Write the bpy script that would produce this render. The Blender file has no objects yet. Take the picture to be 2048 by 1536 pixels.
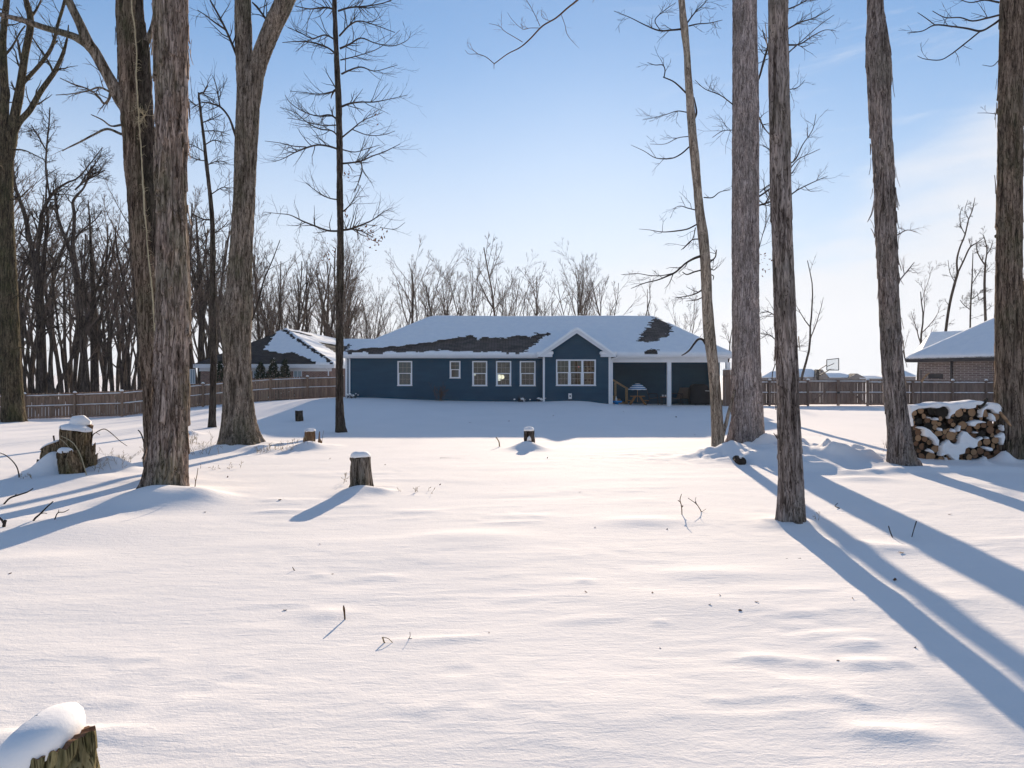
import bpy, math, random
import numpy as np
from mathutils import Vector

R = math.radians
F, CX, HV, CZ = 1400.0, 1024.0, 750.0, 2.0
SC = bpy.context.scene
COL = SC.collection
SUN_EL, SUN_AZ = R(14.9), R(7.2)          # azimuth clockwise from +Y
SKY_DUST, SKY_TINT, SKY_S, SUN_E, EXPO = .1, (.76, .95, 1.20), .10, 4.4, 1.0
SKY_K = (5.9, 8.0, 10.8)
HAZE = .0002
CLOUD_AZ, CLOUD_0, CLOUD_C = .30, .06, (4.35, 4.45, 4.7)

def P(u, v, Y):
    return ((u - CX) / F * Y, Y, CZ - (v - HV) / F * Y)

# ------------------------------------------------------------------ noise
def _h(a, b, c):
    n = (a.astype(np.uint32) * np.uint32(374761393) + b.astype(np.uint32) * np.uint32(668265263)
         + c.astype(np.uint32) * np.uint32(2147483647))
    n = (n ^ (n >> np.uint32(13))) * np.uint32(1274126177)
    n = n ^ (n >> np.uint32(16))
    return (n & np.uint32(0xffff)).astype(np.float32) / 32767.5 - 1.0

def vnoise(x, y, z=None):
    """smooth value noise, -1..1"""
    x = np.asarray(x, dtype=np.float64); y = np.asarray(y, dtype=np.float64)
    z = np.zeros_like(x) if z is None else np.asarray(z, dtype=np.float64)
    xi = np.floor(x); yi = np.floor(y); zi = np.floor(z)
    fx = x - xi; fy = y - yi; fz = z - zi
    xi = xi.astype(np.int64); yi = yi.astype(np.int64); zi = zi.astype(np.int64)
    sx = fx * fx * fx * (fx * (fx * 6 - 15) + 10); sy = fy * fy * fy * (fy * (fy * 6 - 15) + 10)
    sz = fz * fz * fz * (fz * (fz * 6 - 15) + 10)
    def L(a, b, t): return a + (b - a) * t
    def c(i, j, k): return _h(xi + i, yi + j, zi + k)
    a = L(L(c(0, 0, 0), c(1, 0, 0), sx), L(c(0, 1, 0), c(1, 1, 0), sx), sy)
    b = L(L(c(0, 0, 1), c(1, 0, 1), sx), L(c(0, 1, 1), c(1, 1, 1), sx), sy)
    return L(a, b, sz)

def fbm(x, y, z=None, o=4):
    s = 0; a = 1.0; t = 0
    x = np.asarray(x, float); y = np.asarray(y, float)
    z = np.zeros_like(x) if z is None else np.asarray(z, float)
    for i in range(o):
        s = s + a * vnoise(x + 17.3 * i, y + 9.1 * i, z + 5.7 * i); t += a
        a *= .5; x = x * 2.03; y = y * 2.03; z = z * 2.03
    return s / t

def sstep(a, b, x):
    t = np.clip((x - a) / (b - a), 0, 1)
    return t * t * (3 - 2 * t)

# ------------------------------------------------------------------ materials
MATS = {}
class N:
    """tiny node helper"""
    def __init__(s, name):
        s.m = bpy.data.materials.new(name); s.m.use_nodes = True
        s.t = s.m.node_tree; s.n = s.t.nodes; s.l = s.t.links
        s.b = s.n['Principled BSDF']; s.tc = s.n.new('ShaderNodeTexCoord')
        MATS[name] = s.m
    def map(s, scale, src='Object', rot=(0, 0, 0)):
        k = s.n.new('ShaderNodeMapping'); k.inputs['Scale'].default_value = scale
        k.inputs['Rotation'].default_value = rot
        s.l.new(s.tc.outputs[src], k.inputs['Vector']); return k.outputs[0]
    def noise(s, vec, scale=1, detail=5, rough=.6, dist=0):
        k = s.n.new('ShaderNodeTexNoise'); k.inputs['Scale'].default_value = scale
        k.inputs['Detail'].default_value = detail; k.inputs['Roughness'].default_value = rough
        k.inputs['Distortion'].default_value = dist
        s.l.new(vec, k.inputs['Vector']); return k.outputs[0]
    def ramp(s, fac, stops):
        k = s.n.new('ShaderNodeValToRGB'); e = k.color_ramp.elements
        e[0].position, e[0].color = stops[0][0], (*stops[0][1], 1)
        e[1].position, e[1].color = stops[-1][0], (*stops[-1][1], 1)
        for p, c in stops[1:-1]:
            q = e.new(p); q.color = (*c, 1)
        s.l.new(fac, k.inputs[0]); return k.outputs[0]
    def mix(s, fac, a, b, mode='MIX'):
        k = s.n.new('ShaderNodeMix'); k.data_type = 'RGBA'; k.blend_type = mode
        for i, v in ((0, fac), (6, a), (7, b)):
            if hasattr(v, 'links') or hasattr(v, 'is_linked'): s.l.new(v, k.inputs[i])
            else: k.inputs[i].default_value = v if i == 0 else (*v, 1)
        return k.outputs[2]
    def bump(s, h, strength=.3, dist=.01, prev=None):
        k = s.n.new('ShaderNodeBump'); k.inputs['Strength'].default_value = strength
        k.inputs['Distance'].default_value = dist; s.l.new(h, k.inputs['Height'])
        if prev is not None: s.l.new(prev, k.inputs['Normal'])
        return k.outputs[0]
    def out(s, col=None, rough=.8, normal=None, spec=.3, metal=0):
        if col is not None:
            if hasattr(col, 'is_linked'): s.l.new(col, s.b.inputs['Base Color'])
            else: s.b.inputs['Base Color'].default_value = (*col, 1)
        s.b.inputs['Roughness'].default_value = rough
        s.b.inputs['Specular IOR Level'].default_value = spec
        s.b.inputs['Metallic'].default_value = metal
        if normal is not None: s.l.new(normal, s.b.inputs['Normal'])
        return s.m

def simple(name, c, var=.25, scale=6, rough=.7, spec=.3, metal=0, bump=.15, stretch=(1, 1, 1)):
    k = N(name); v = k.map(stretch)
    n = k.noise(v, scale, 5, .65)
    a = tuple(x * (1 - var) for x in c); b = tuple(min(1, x * (1 + var)) for x in c)
    return k.out(k.ramp(n, [(.3, a), (.7, b)]), rough, k.bump(n, bump, .01) if bump else None, spec, metal)

def bark_mat(name, dark, mid, light, moss=None, sc=1.0):
    k = N(name); v = k.map((15 * sc, 15 * sc, 1.5 * sc)); v2 = k.map((1.3, 1.3, .7)); v3 = k.map((42 * sc, 42 * sc, 7 * sc))
    n = k.noise(v, 1, 6, .62, .7); n2 = k.noise(v2, 1, 4, .6); n3 = k.noise(v3, 1, 4, .7)
    c = k.ramp(n, [(.36, dark), (.47, mid), (.60, light), (.70, mid)])
    if moss is not None:
        f = k.ramp(n2, [(.48, (0, 0, 0)), (.66, (.55, .55, .55))])
        c = k.mix(f, c, moss)
    c = k.mix(.36, c, k.ramp(n3, [(.38, (.30, .30, .30)), (.60, (1.35, 1.35, 1.35))]), 'MULTIPLY')
    n5 = k.noise(k.map((3.2, 3.2, .9)), 1, 3, .6, .5)
    c = k.mix(.8, c, k.ramp(n5, [(.35, (.68, .66, .64)), (.5, (1, 1, 1)), (.66, (1.28, 1.22, 1.16))]), 'MULTIPLY')
    v4 = k.map((20 * sc, 20 * sc, 2.6 * sc)); n4 = k.noise(v4, 1, 3, .55, 1.2)
    ck = k.ramp(n4, [(.445, (1, 1, 1)), (.475, (.22, .20, .18)), (.495, (.22, .20, .18)), (.53, (1.08, 1.08, 1.08))])
    c = k.mix(.85, c, ck, 'MULTIPLY')
    b = k.bump(n, .5, .02); b = k.bump(ck, .6, .02, b); b = k.bump(n3, .5, .008, b)
    return k.out(c, .97, b, .05)

bark_mat('bark_shaggy', (.060, .042, .032), (.22, .165, .135), (.42, .335, .285), (.17, .17, .10))
bark_mat('bark_grey', (.050, .040, .030), (.165, .135, .108), (.31, .26, .215), (.11, .112, .07))
bark_mat('bark_brown', (.035, .025, .018), (.14, .103, .078), (.28, .215, .165), (.085, .09, .05))
bark_mat('bark_furrowed', (.13, .103, .098), (.33, .28, .265), (.48, .42, .40), (.23, .205, .19), 1.5)
bark_mat('bark_ruddy', (.065, .050, .044), (.215, .175, .155), (.36, .305, .275), (.13, .12, .095), 1.1)
bark_mat('bark_tan', (.14, .105, .08), (.30, .245, .195), (.44, .37, .30), (.24, .225, .17))
bark_mat('bark_dark', (.020, .016, .014), (.055, .044, .037), (.10, .082, .07), (.045, .048, .03))
bark_mat('bark_far', (.030, .022, .018), (.060, .046, .038), (.10, .078, .065), None, .5)
bark_mat('bark_mossy', (.016, .013, .009), (.062, .050, .032), (.14, .115, .075), (.050, .060, .024))
simple('twig', (.045, .036, .030), .3, 3, .9, .1, 0, 0)
simple('twig_far', (.10, .072, .06), .25, .3, .95, .1, 0, 0)
simple('twig_brown', (.13, .075, .04), .35, 20, .9, .1, 0, 0)
simple('vine_pale', (.42, .36, .24), .25, 20, .9, .1)
simple('leaf_dead', (.16, .075, .04), .4, 30, .9, .1, 0, 0)
simple('dry_weed', (.32, .235, .13), .3, 20, .9, .1, 0, 0)
simple('wood_rot', (.17, .10, .055), .55, 12, .95, .1, 0, .6, (3, 3, .6))
simple('wood_cut', (.38, .235, .135), .35, 16, .9, .1, 0, .2)
simple('wood_cut_dull', (.22, .125, .075), .45, 22, .9, .1, 0, .3)
simple('wood_cut_dark', (.030, .025, .02), .4, 22, .9, .1, 0, .3)
simple('white_paint', (.74, .74, .74), .05, 2, .55, .3, 0, 0)
simple('white_vinyl', (.78, .78, .79), .04, 2, .4, .4, 0, 0)
simple('lumber', (.36, .25, .14), .2, 5, .85, .2, 0, .1, (1, 1, 4))
simple('deck_wood', (.30, .16, .07), .2, 5, .8, .2)
simple('concrete', (.30, .30, .29), .12, 3, .9, .2)
simple('black_metal', (.018, .018, .02), .2, 5, .45, .5, .3, 0)
simple('black_cover', (.012, .012, .014), .3, 3, .7, .3)
simple('blue_plastic', (.01, .25, .62), .05, 3, .3, .5, 0, 0)
simple('white_plastic', (.75, .75, .74), .05, 3, .35, .5, 0, 0)
simple('chair_fabric', (.15, .12, .10), .2, 30, .9, .1)
simple('dark_trim', (.025, .025, .03), .2, 3, .6, .3, 0, 0)
simple('interior', (.135, .105, .092), .25, .8, .9, .1, 0, 0)
simple('curtain', (.33, .40, .42), .15, 3, .9, .1, 0, .1, (8, 8, .2))
simple('plush', (.80, .74, .58), .08, 15, .95, .1)
simple('brass', (.5, .45, .32), .1, 5, .5, .4, 0, 0)
simple('muntin_grey', (.30, .285, .27), .05, 5, .6, .3, 0, 0)

k = N('evergreen'); n = k.noise(k.map((4, 4, 4)), 1, 4)
k.out(k.ramp(n, [(.3, (.008, .018, .010)), (.7, (.028, .050, .022))]), .8, None, .2)

def emis(name, c, s):
    k = N(name); k.out(c, .6); k.b.inputs['Emission Color'].default_value = (*c, 1); k.b.inputs['Emission Strength'].default_value = s
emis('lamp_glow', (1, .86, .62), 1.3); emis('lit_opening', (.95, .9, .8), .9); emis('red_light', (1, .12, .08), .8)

# snow
def snow_mat(name, fine=1.0):
    k = N(name)
    v = k.map((1, 1, 1)); vw = k.map((3.0, 11.0, 6.0), rot=(0, 0, R(-6)))
    g = k.noise(v, 55 * fine, 3, .7); w = k.noise(vw, 1.0, 6, .62, .5); g2 = k.noise(v, 260, 2, .6)
    g0 = k.noise(v, 16 * fine, 4, .75); b = k.bump(w, .55, .012); b = k.bump(g0, .28, .012, b); b = k.bump(g, .30, .006, b); b = k.bump(g2, .3, .0015, b)
    # ice crystals: sparse facets with their own tilt
    vo = k.n.new('ShaderNodeTexVoronoi'); vo.inputs['Scale'].default_value = 150
    k.l.new(v, vo.inputs['Vector'])
    sep = k.n.new('ShaderNodeSeparateColor'); k.l.new(vo.outputs['Color'], sep.inputs[0])
    th = k.n.new('ShaderNodeMath'); th.operation = 'GREATER_THAN'; th.inputs[1].default_value = .997
    k.l.new(sep.outputs[0], th.inputs[0])
    dd = k.n.new('ShaderNodeMath'); dd.operation = 'LESS_THAN'; dd.inputs[1].default_value = .35
    k.l.new(vo.outputs['Distance'], dd.inputs[0])
    mm = k.n.new('ShaderNodeMath'); mm.operation = 'MULTIPLY'; k.l.new(th.outputs[0], mm.inputs[0]); k.l.new(dd.outputs[0], mm.inputs[1])
    col = k.ramp(k.noise(v, .6, 4), [(.3, (.87, .832, .795)), (.7, (.91, .866, .828))])
    k.out(col, .9, b, .06)
    gl = k.n.new('ShaderNodeBsdfGlossy'); gl.inputs['Roughness'].default_value = .4
    nm = k.n.new('ShaderNodeNewGeometry')
    sub = k.n.new('ShaderNodeVectorMath'); sub.operation = 'SUBTRACT'; sub.inputs[1].default_value = (.5, .5, .5)
    k.l.new(vo.outputs['Color'], sub.inputs[0])
    scl = k.n.new('ShaderNodeVectorMath'); scl.operation = 'SCALE'; scl.inputs['Scale'].default_value = .9
    k.l.new(sub.outputs[0], scl.inputs[0])
    ad = k.n.new('ShaderNodeVectorMath'); ad.operation = 'ADD'
    k.l.new(scl.outputs[0], ad.inputs[0]); k.l.new(nm.outputs['Normal'], ad.inputs[1])
    no = k.n.new('ShaderNodeVectorMath'); no.operation = 'NORMALIZE'; k.l.new(ad.outputs[0], no.inputs[0])
    k.l.new(no.outputs[0], gl.inputs['Normal'])
    mx = k.n.new('ShaderNodeMixShader'); k.l.new(mm.outputs[0], mx.inputs[0])
    k.l.new(k.b.outputs[0], mx.inputs[1]); k.l.new(gl.outputs[0], mx.inputs[2])
    snow_mat_done = True
snow_mat('snow')
k = N('snow_cap'); v = k.map((1, 1, 1)); g = k.noise(v, 40, 4, .7)
k.out((.885, .868, .85), .85, k.bump(g, .25, .006), .08)
k = N('snow_roof'); v = k.map((1, 1, 1)); g = k.noise(v, 3, 5, .6)
k.out(k.ramp(g, [(.3, (.83, .84, .84)), (.7, (.90, .90, .88))]), .9, k.bump(g, .4, .02), .05)

# siding / shingles / brick / fence wood / glass
k = N('siding_blue'); n = k.noise(k.map((.7, .7, 3)), 1, 5, .6); n2 = k.noise(k.map((2, 2, 40)), 1, 3)
c = k.ramp(n, [(.3, (.011, .050, .088)), (.7, (.020, .074, .120))])
k.out(c, .6, k.bump(n2, .15, .004), .3)
def shingle(name, a, b):
    k = N(name); br = k.n.new('ShaderNodeTexBrick')
    k.l.new(k.map((1, 1.12, 1)), br.inputs['Vector'])
    br.inputs['Scale'].default_value = 1; br.inputs['Brick Width'].default_value = .32; br.inputs['Row Height'].default_value = .145
    br.inputs['Mortar Size'].default_value = .012; br.inputs['Mortar'].default_value = (*[x * .4 for x in a], 1)
    br.inputs['Color1'].default_value = (*a, 1); br.inputs['Color2'].default_value = (*b, 1)
    n = k.noise(k.map((1, 1, 1)), 14, 5, .7)
    c = k.mix(.5, br.outputs['Color'], k.ramp(n, [(.3, (.45, .45, .45)), (.7, (1.3, 1.3, 1.3))]), 'MULTIPLY')
    k.out(c, .95, k.bump(n, .4, .01), .15)
shingle('shingles', (.075, .063, .057), (.16, .135, .12))
shingle('shingles_grey', (.030, .030, .032), (.058, .056, .056))
def brick(name, a, b, mort, s=1.0):
    k = N(name); tc = k.tc
    sx = k.n.new('ShaderNodeSeparateXYZ'); k.l.new(tc.outputs['Object'], sx.inputs[0])
    ad = k.n.new('ShaderNodeMath'); k.l.new(sx.outputs[0], ad.inputs[0]); k.l.new(sx.outputs[1], ad.inputs[1])
    cb = k.n.new('ShaderNodeCombineXYZ'); k.l.new(ad.outputs[0], cb.inputs[0]); k.l.new(sx.outputs[2], cb.inputs[1])
    br = k.n.new('ShaderNodeTexBrick'); k.l.new(cb.outputs[0], br.inputs['Vector'])
    br.inputs['Scale'].default_value = s; br.inputs['Brick Width'].default_value = .24; br.inputs['Row Height'].default_value = .09
    br.inputs['Mortar Size'].default_value = .012; br.inputs['Mortar'].default_value = (*mort, 1)
    br.inputs['Color1'].default_value = (*a, 1); br.inputs['Color2'].default_value = (*b, 1)
    k.out(br.outputs['Color'], .9, k.bump(br.outputs['Fac'], .4, -.01), .15)
brick('brick_red', (.17, .075, .055), (.28, .14, .105), (.30, .27, .24))
brick('brick_brown', (.12, .090, .082), (.20, .155, .142), (.32, .30, .29), .75)
bark_mat('bark_moss_green', (.022, .020, .009), (.11, .10, .045), (.27, .225, .12), (.065, .10, .018))
bark_mat('bark_stump', (.035, .025, .014), (.15, .105, .06), (.32, .235, .15), (.085, .095, .03))

def fence_mat(name, a, b):
    k = N(name); n = k.noise(k.map((8, 8, 1.2)), 1, 6, .7); n2 = k.noise(k.map((5.5, 5.5, .2)), 1, 2)
    c = k.ramp(n, [(.3, a), (.7, b)])
    c = k.mix(.7, c, k.ramp(n2, [(.35, (.6, .6, .6)), (.65, (1.25, 1.2, 1.15))]), 'MULTIPLY')
    k.out(c, .92, k.bump(n, .3, .01), .1)
fence_mat('fence_brown', (.21, .125, .085), (.40, .27, .19))
fence_mat('fence_grey', (.15, .098, .075), (.29, .205, .165))

k = N('window_glass'); tr = k.n.new('ShaderNodeBsdfTransparent'); tr.inputs[0].default_value = (.62, .66, .66, 1)
gl = k.n.new('ShaderNodeBsdfGlossy'); gl.inputs['Roughness'].default_value = .04
lw = k.n.new('ShaderNodeFresnel'); lw.inputs[0].default_value = 1.6
mx = k.n.new('ShaderNodeMixShader'); k.l.new(lw.outputs[0], mx.inputs[0]); k.l.new(tr.outputs[0], mx.inputs[1]); k.l.new(gl.outputs[0], mx.inputs[2])
k.l.new(mx.outputs[0], k.n['Material Output'].inputs['Surface'])
k = N('backboard_clear'); tr = k.n.new('ShaderNodeBsdfTransparent'); tr.inputs[0].default_value = (.85, .88, .9, 1)
gl = k.n.new('ShaderNodeBsdfGlossy'); gl.inputs['Roughness'].default_value = .2
mx = k.n.new('ShaderNodeMixShader'); mx.inputs[0].default_value = .2; k.l.new(tr.outputs[0], mx.inputs[1]); k.l.new(gl.outputs[0], mx.inputs[2])
k.l.new(mx.outputs[0], k.n['Material Output'].inputs['Surface'])
k = N('umbrella_stripe'); w = k.n.new('ShaderNodeTexWave'); w.wave_type = 'BANDS'; w.bands_direction = 'Z'; w.inputs['Scale'].default_value = 3.0
w.inputs['Distortion'].default_value = 0
k.l.new(k.tc.outputs['Object'], w.inputs['Vector'])
k.out(k.ramp(w.outputs[0], [(.48, (.02, .16, .36)), (.54, (.75, .78, .8))]), .8)

# ------------------------------------------------------------------ mesh helpers
def fast_mesh(name, V, Fq, smooth=True):
    me = bpy.data.meshes.new(name)
    V = np.asarray(V, dtype=np.float32).reshape(-1, 3); Fq = np.asarray(Fq, dtype=np.int32)
    nf, k_ = Fq.shape
    me.vertices.add(len(V)); me.vertices.foreach_set('co', V.ravel())
    me.loops.add(nf * k_); me.loops.foreach_set('vertex_index', Fq.ravel())
    me.polygons.add(nf); me.polygons.foreach_set('loop_start', np.arange(0, nf * k_, k_, dtype=np.int32))
    me.polygons.foreach_set('use_smooth', np.full(nf, smooth))
    me.update(calc_edges=True); me.validate()
    return me

def link(o, parent=None):
    COL.objects.link(o)
    if parent is not None:
        o.parent = parent
    return o

def meta(o, label=None, cat=None, group=None, kind=None):
    if label: o['label'] = label
    if cat: o['category'] = cat
    if group: o['group'] = group
    if kind: o['kind'] = kind
    return o

def empty(name, loc, label, cat, group=None, rz=0):
    o = bpy.data.objects.new(name, None); o.location = loc; o.rotation_euler = (0, 0, rz)
    o.empty_display_size = .1
    link(o); return meta(o, label, cat, group)

def obj(name, me, mat, parent=None, world=True):
    """mesh given in world coordinates unless world=False; converted to the parent's frame"""
    if mat is not None and not me.materials: me.materials.append(MATS[mat])
    o = bpy.data.objects.new(name, me); link(o, parent)
    if parent is not None and world:
        off = np.array(parent.location if parent.parent is None else (0, 0, 0), dtype=np.float32)
        if parent.parent is not None:
            # parent is a mesh part already in its root's frame
            q = parent; off = np.array((0, 0, 0), dtype=np.float32)
            while q is not None:
                off += np.array(q.location, dtype=np.float32); q = q.parent
        n = len(me.vertices); a = np.empty(n * 3, dtype=np.float32); me.vertices.foreach_get('co', a)
        a = a.reshape(-1, 3) - off; me.vertices.foreach_set('co', a.ravel()); me.update()
    return o

def solo(name, me, mat, loc, label=None, cat=None, group=None, kind=None):
    """a thing that is one mesh: world mesh, origin moved to loc"""
    me.materials.append(MATS[mat])
    n = len(me.vertices); a = np.empty(n * 3, dtype=np.float32); me.vertices.foreach_get('co', a)
    a = a.reshape(-1, 3) - np.array(loc, dtype=np.float32); me.vertices.foreach_set('co', a.ravel()); me.update()
    o = bpy.data.objects.new(name, me); o.location = loc; link(o)
    return meta(o, label, cat, group, kind)

class MB:
    def __init__(s): s.v = []; s.f = []
    def add(s, vs, fs):
        b = len(s.v); s.v.extend([tuple(p) for p in vs]); s.f.extend([tuple(i + b for i in f) for f in fs])
    def box(s, x0, x1, y0, y1, z0, z1):
        vs = [(x, y, z) for z in (z0, z1) for x, y in ((x0, y0), (x1, y0), (x1, y1), (x0, y1))]
        s.add(vs, [(0, 3, 2, 1), (4, 5, 6, 7), (0, 1, 5, 4), (1, 2, 6, 5), (2, 3, 7, 6), (3, 0, 4, 7)])
        return s
    def obox(s, a, b, w, h, up=(0, 0, 1)):
        """bar from a to b, width w across, height h along up"""
        a = Vector(a); b = Vector(b); d = (b - a).normalized(); up = Vector(up)
        if abs(d.dot(up)) > .98: up = Vector((0, 1, 0))
        sd = d.cross(up).normalized(); u = sd.cross(d).normalized()
        vs = []
        for p in (a, b):
            for i, j in ((-1, -1), (1, -1), (1, 1), (-1, 1)):
                vs.append(p + sd * (i * w / 2) + u * (j * h / 2))
        s.add(vs, [(0, 3, 2, 1), (4, 5, 6, 7), (0, 1, 5, 4), (1, 2, 6, 5), (2, 3, 7, 6), (3, 0, 4, 7)])
        return s
    def tube(s, pts, rad, n=6, cap=True):
        pts = [Vector(p) for p in pts]
        m = len(pts)
        if not hasattr(rad, '__len__'): rad = [rad] * m
        vs = []
        ref = None
        for i, p in enumerate(pts):
            t = (pts[min(i + 1, m - 1)] - pts[max(i - 1, 0)])
            if t.length < 1e-9: t = Vector((0, 0, 1))
            t.normalize()
            if ref is None:
                ref = Vector((1, 0, 0)) if abs(t.x) < .9 else Vector((0, 1, 0))
            e1 = (ref - t * ref.dot(t)).normalized(); e2 = t.cross(e1); ref = e1
            for k_ in range(n):
                a = 2 * math.pi * k_ / n
                vs.append(p + (e1 * math.cos(a) + e2 * math.sin(a)) * rad[i])
        fs = []
        for i in range(m - 1):
            for k_ in range(n):
                a = i * n + k_; b = i * n + (k_ + 1) % n
                fs.append((a, b, b + n, a + n))
        if cap:
            fs.append(tuple(range(n - 1, -1, -1))); fs.append(tuple((m - 1) * n + i for i in range(n)))
        s.add(vs, fs); return s
    def mesh(s, name, smooth=False):
        me = bpy.data.meshes.new(name); me.from_pydata(s.v, [], s.f)
        if smooth: me.polygons.foreach_set('use_smooth', [True] * len(me.polygons))
        me.update(); return me
    def part(s, name, mat, parent, smooth=False, label=None):
        o = obj(name, s.mesh(name, smooth), mat, parent)
        if label: o['label'] = label
        return o

def catmull(pts, n_per=6):
    pts = np.asarray(pts, float)
    p = np.vstack([2 * pts[0] - pts[1], pts, 2 * pts[-1] - pts[-2]])
    out = []
    for i in range(1, len(p) - 2):
        for t in np.linspace(0, 1, n_per, endpoint=False):
            a, b, c, d = p[i - 1], p[i], p[i + 1], p[i + 2]
            out.append(.5 * ((2 * b) + (-a + c) * t + (2 * a - 5 * b + 4 * c - d) * t * t + (-a + 3 * b - 3 * c + d) * t ** 3))
    out.append(pts[-1]); return np.array(out)

# ------------------------------------------------------------------ terrain
cp = []
for y_ in (0, 5, 10, 15, 20):
    for x_ in (-16, -10, -5, 0, 5, 10, 16): cp.append((x_, y_, 0))
cp += [(-11.4, 26.6, 0), (-6, 24.3, 0), (0, 25, .0), (6, 25, 0), (12, 25, 0), (18, 25, 0), (24, 25, 0), (-18, 25, -.08), (-24, 22, -.12)]
FENCE_L = []
for u, vt, vb in ((-190, 795, 846), (-52, 792, 843), (49, 790, 840), (150, 787.5, 836.5), (244, 784.5, 834), (325, 777, 824), (406, 769, 814), (474, 763, 807), (541, 758, 802), (615, 755, 798), (684, 753.5, 795.5)):
    Y = 1.45 * F / (vb - vt); p = P(u, vb, Y); FENCE_L.append(p); cp.append(p)
cp += [(-25.6, 36, -.45), (-20, 33, -.22), (-15, 33, .0), (-9.3, 37.9, .72), (-7, 38.2, .70), (-5.6, 38.4, .60), (-4, 38.4, .56), (-1, 38.4, .52),
       (1.5, 38.2, .52), (2.6, 37.6, .60), (4.1, 37.6, .60), (5.3, 38.0, .38), (8, 38.6, .29), (12, 38.6, .29), (-8, 34, .42), (-3, 34, .30), (3, 34, .28), (9, 34, .18),
       (-11.5, 30, .03), (-5, 30, .05), (2, 30, .04), (9, 30, .04), (15, 34, .08), (14, 43, .10), (20, 43, .10), (26, 43, .08), (34, 43, .05), (22, 34, .05), (30, 34, .03),
       (-30, 60, -.8), (-16, 60, 0), (0, 60, .2), (16, 60, 0), (34, 60, -.1), (-42, 45, -.9), (-42, 30, -.4), (42, 30, 0), (42, 45, 0)]
cp = np.array(cp, float)
def _tps(d2): return np.where(d2 > 1e-9, .5 * d2 * np.log(np.maximum(d2, 1e-9)), 0)
_d2 = (cp[:, None, 0] - cp[None, :, 0]) ** 2 + (cp[:, None, 1] - cp[None, :, 1]) ** 2
_n = len(cp); _A = np.zeros((_n + 3, _n + 3)); _A[:_n, :_n] = _tps(_d2) + np.eye(_n) * 1.0
_A[:_n, _n] = 1; _A[:_n, _n + 1] = cp[:, 0]; _A[:_n, _n + 2] = cp[:, 1]; _A[_n:, :_n] = _A[:_n, _n:].T
_w = np.linalg.solve(_A, np.concatenate([cp[:, 2], [0, 0, 0]]))
def base_h(x, y):
    x = np.clip(np.asarray(x, float), -43, 43); y = np.clip(np.asarray(y, float), -1, 62)
    s = _w[_n] + _w[_n + 1] * x + _w[_n + 2] * y
    for i in range(_n):
        s = s + _w[i] * _tps((x - cp[i, 0]) ** 2 + (y - cp[i, 1]) ** 2)
    return s
def G0(x, y): return float(base_h(np.array([x]), np.array([y]))[0])
def hit(u, v):
    """where the view ray through a pixel meets the ground"""
    ys = np.concatenate([np.linspace(1.5, 20, 800), np.linspace(20, 60, 900)])
    g = base_h((u - CX) / F * ys, ys); z = CZ - (v - HV) / F * ys
    i = int(np.argmax(z <= g)); y = float(ys[i]); return ((u - CX) / F * y, y)

# tree footprints (u, v, mound radius, mound height)
MOUNDS = []
def mound(u, v, rad, h, dx=0, dy=0, sx=1.0, p=2):
    x, y = hit(u, v); MOUNDS.append((x + dx, y + dy, rad, h, sx, p))

TREE_XY = {}
mound(325, 1003, .55, .13, 0, -.2, 1.3); mound(280, 1012, .4, .05); mound(410, 1000, .35, .06)
for nm, u, v, r_, h_ in (('A', 332, 990, .62, .12), ('B', 318, 962, .6, .05), ('C', 480, 893, .75, .12), ('D', 680, 866, .3, .04), ('E', 424, 856, .3, .03), ('F', 28, 846, .7, .1),
                         ('G', 1437, 899, .35, .06), ('H', 1494, 897, .7, .10), ('I', 1583, 1049, .35, .07), ('J', 1804, 934, .35, .05), ('K', 2021, 919, .4, .06), ('L', 2062, 917, .5, .08)):
    x, y = hit(u, v); TREE_XY[nm] = (x, y); MOUNDS.append((x, y, r_, h_, 1.15, 2))
mound(300, 1000, .5, .06); mound(395, 1000, .5, .07)
# stumps
mound(722, 985, .30, .10); mound(700, 992, .35, .05); mound(765, 985, .22, .05)
mound(1058, 897, .42, .19, 0, -.15); mound(1040, 897, .3, .05)
mound(620, 896, .42, .20, 0, -.12); mound(655, 893, .35, .07)
mound(98, 950, .34, .34, 0, .0, 1.1); mound(118, 948, .24, .16); mound(205, 945, .40, .30, 0, .25, 1.2); mound(150, 960, .8, .08); mound(80, 940, .25, .20, 0, .3)
mound(505, 884, .40, .12, 0, -.35); mound(520, 900, .5, .12); mound(460, 897, .3, .05); mound(540, 890, .5, .06); mound(380, 870, .35, .16)
# brush heap under snow on the right
for a in ((1440, 914, .55, .16, 1.6), (1468, 912, .4, .14, 1.2), (1495, 905, .42, .25, 1.2), (1520, 900, .45, .30, 1.3), (1548, 900, .5, .32, 1.2), (1575, 905, .55, .30, 1.2), (1600, 912, .45, .25, 1.2), (1630, 905, .45, .26, 1.3),
          (1655, 915, .33, .26, 1.2), (1680, 906, .38, .28, 1.2), (1620, 935, .42, .26, 1.5), (1652, 942, .42, .20, 1.2), (1690, 925, .42, .24, 1.3), (1715, 915, .42, .27, 1.3), (1740, 925, .33, .20, 1.2),
          (1665, 925, .28, .18, 1.0), (1700, 948, .45, .10, 1.4), (1745, 946, .32, .09, 1.4), (1600, 940, .5, .2, 1.2), (1560, 930, .7, .2, 1.2), (1530, 925, .6, .14, 1.2), (1490, 925, .5, .10, 1.4), (1410, 915, .5, .06, 1.8), (1790, 943, .45, .1, 1.5)):
    mound(a[0], a[1], a[2] * .62, a[3] * .82, 0, 0, a[4], 2)
for a in ((1500, 915, 1.0, .12), (1580, 918, 1.1, .13), (1660, 922, 1.0, .12), (1725, 930, .7, .08)): mound(*a)
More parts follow.
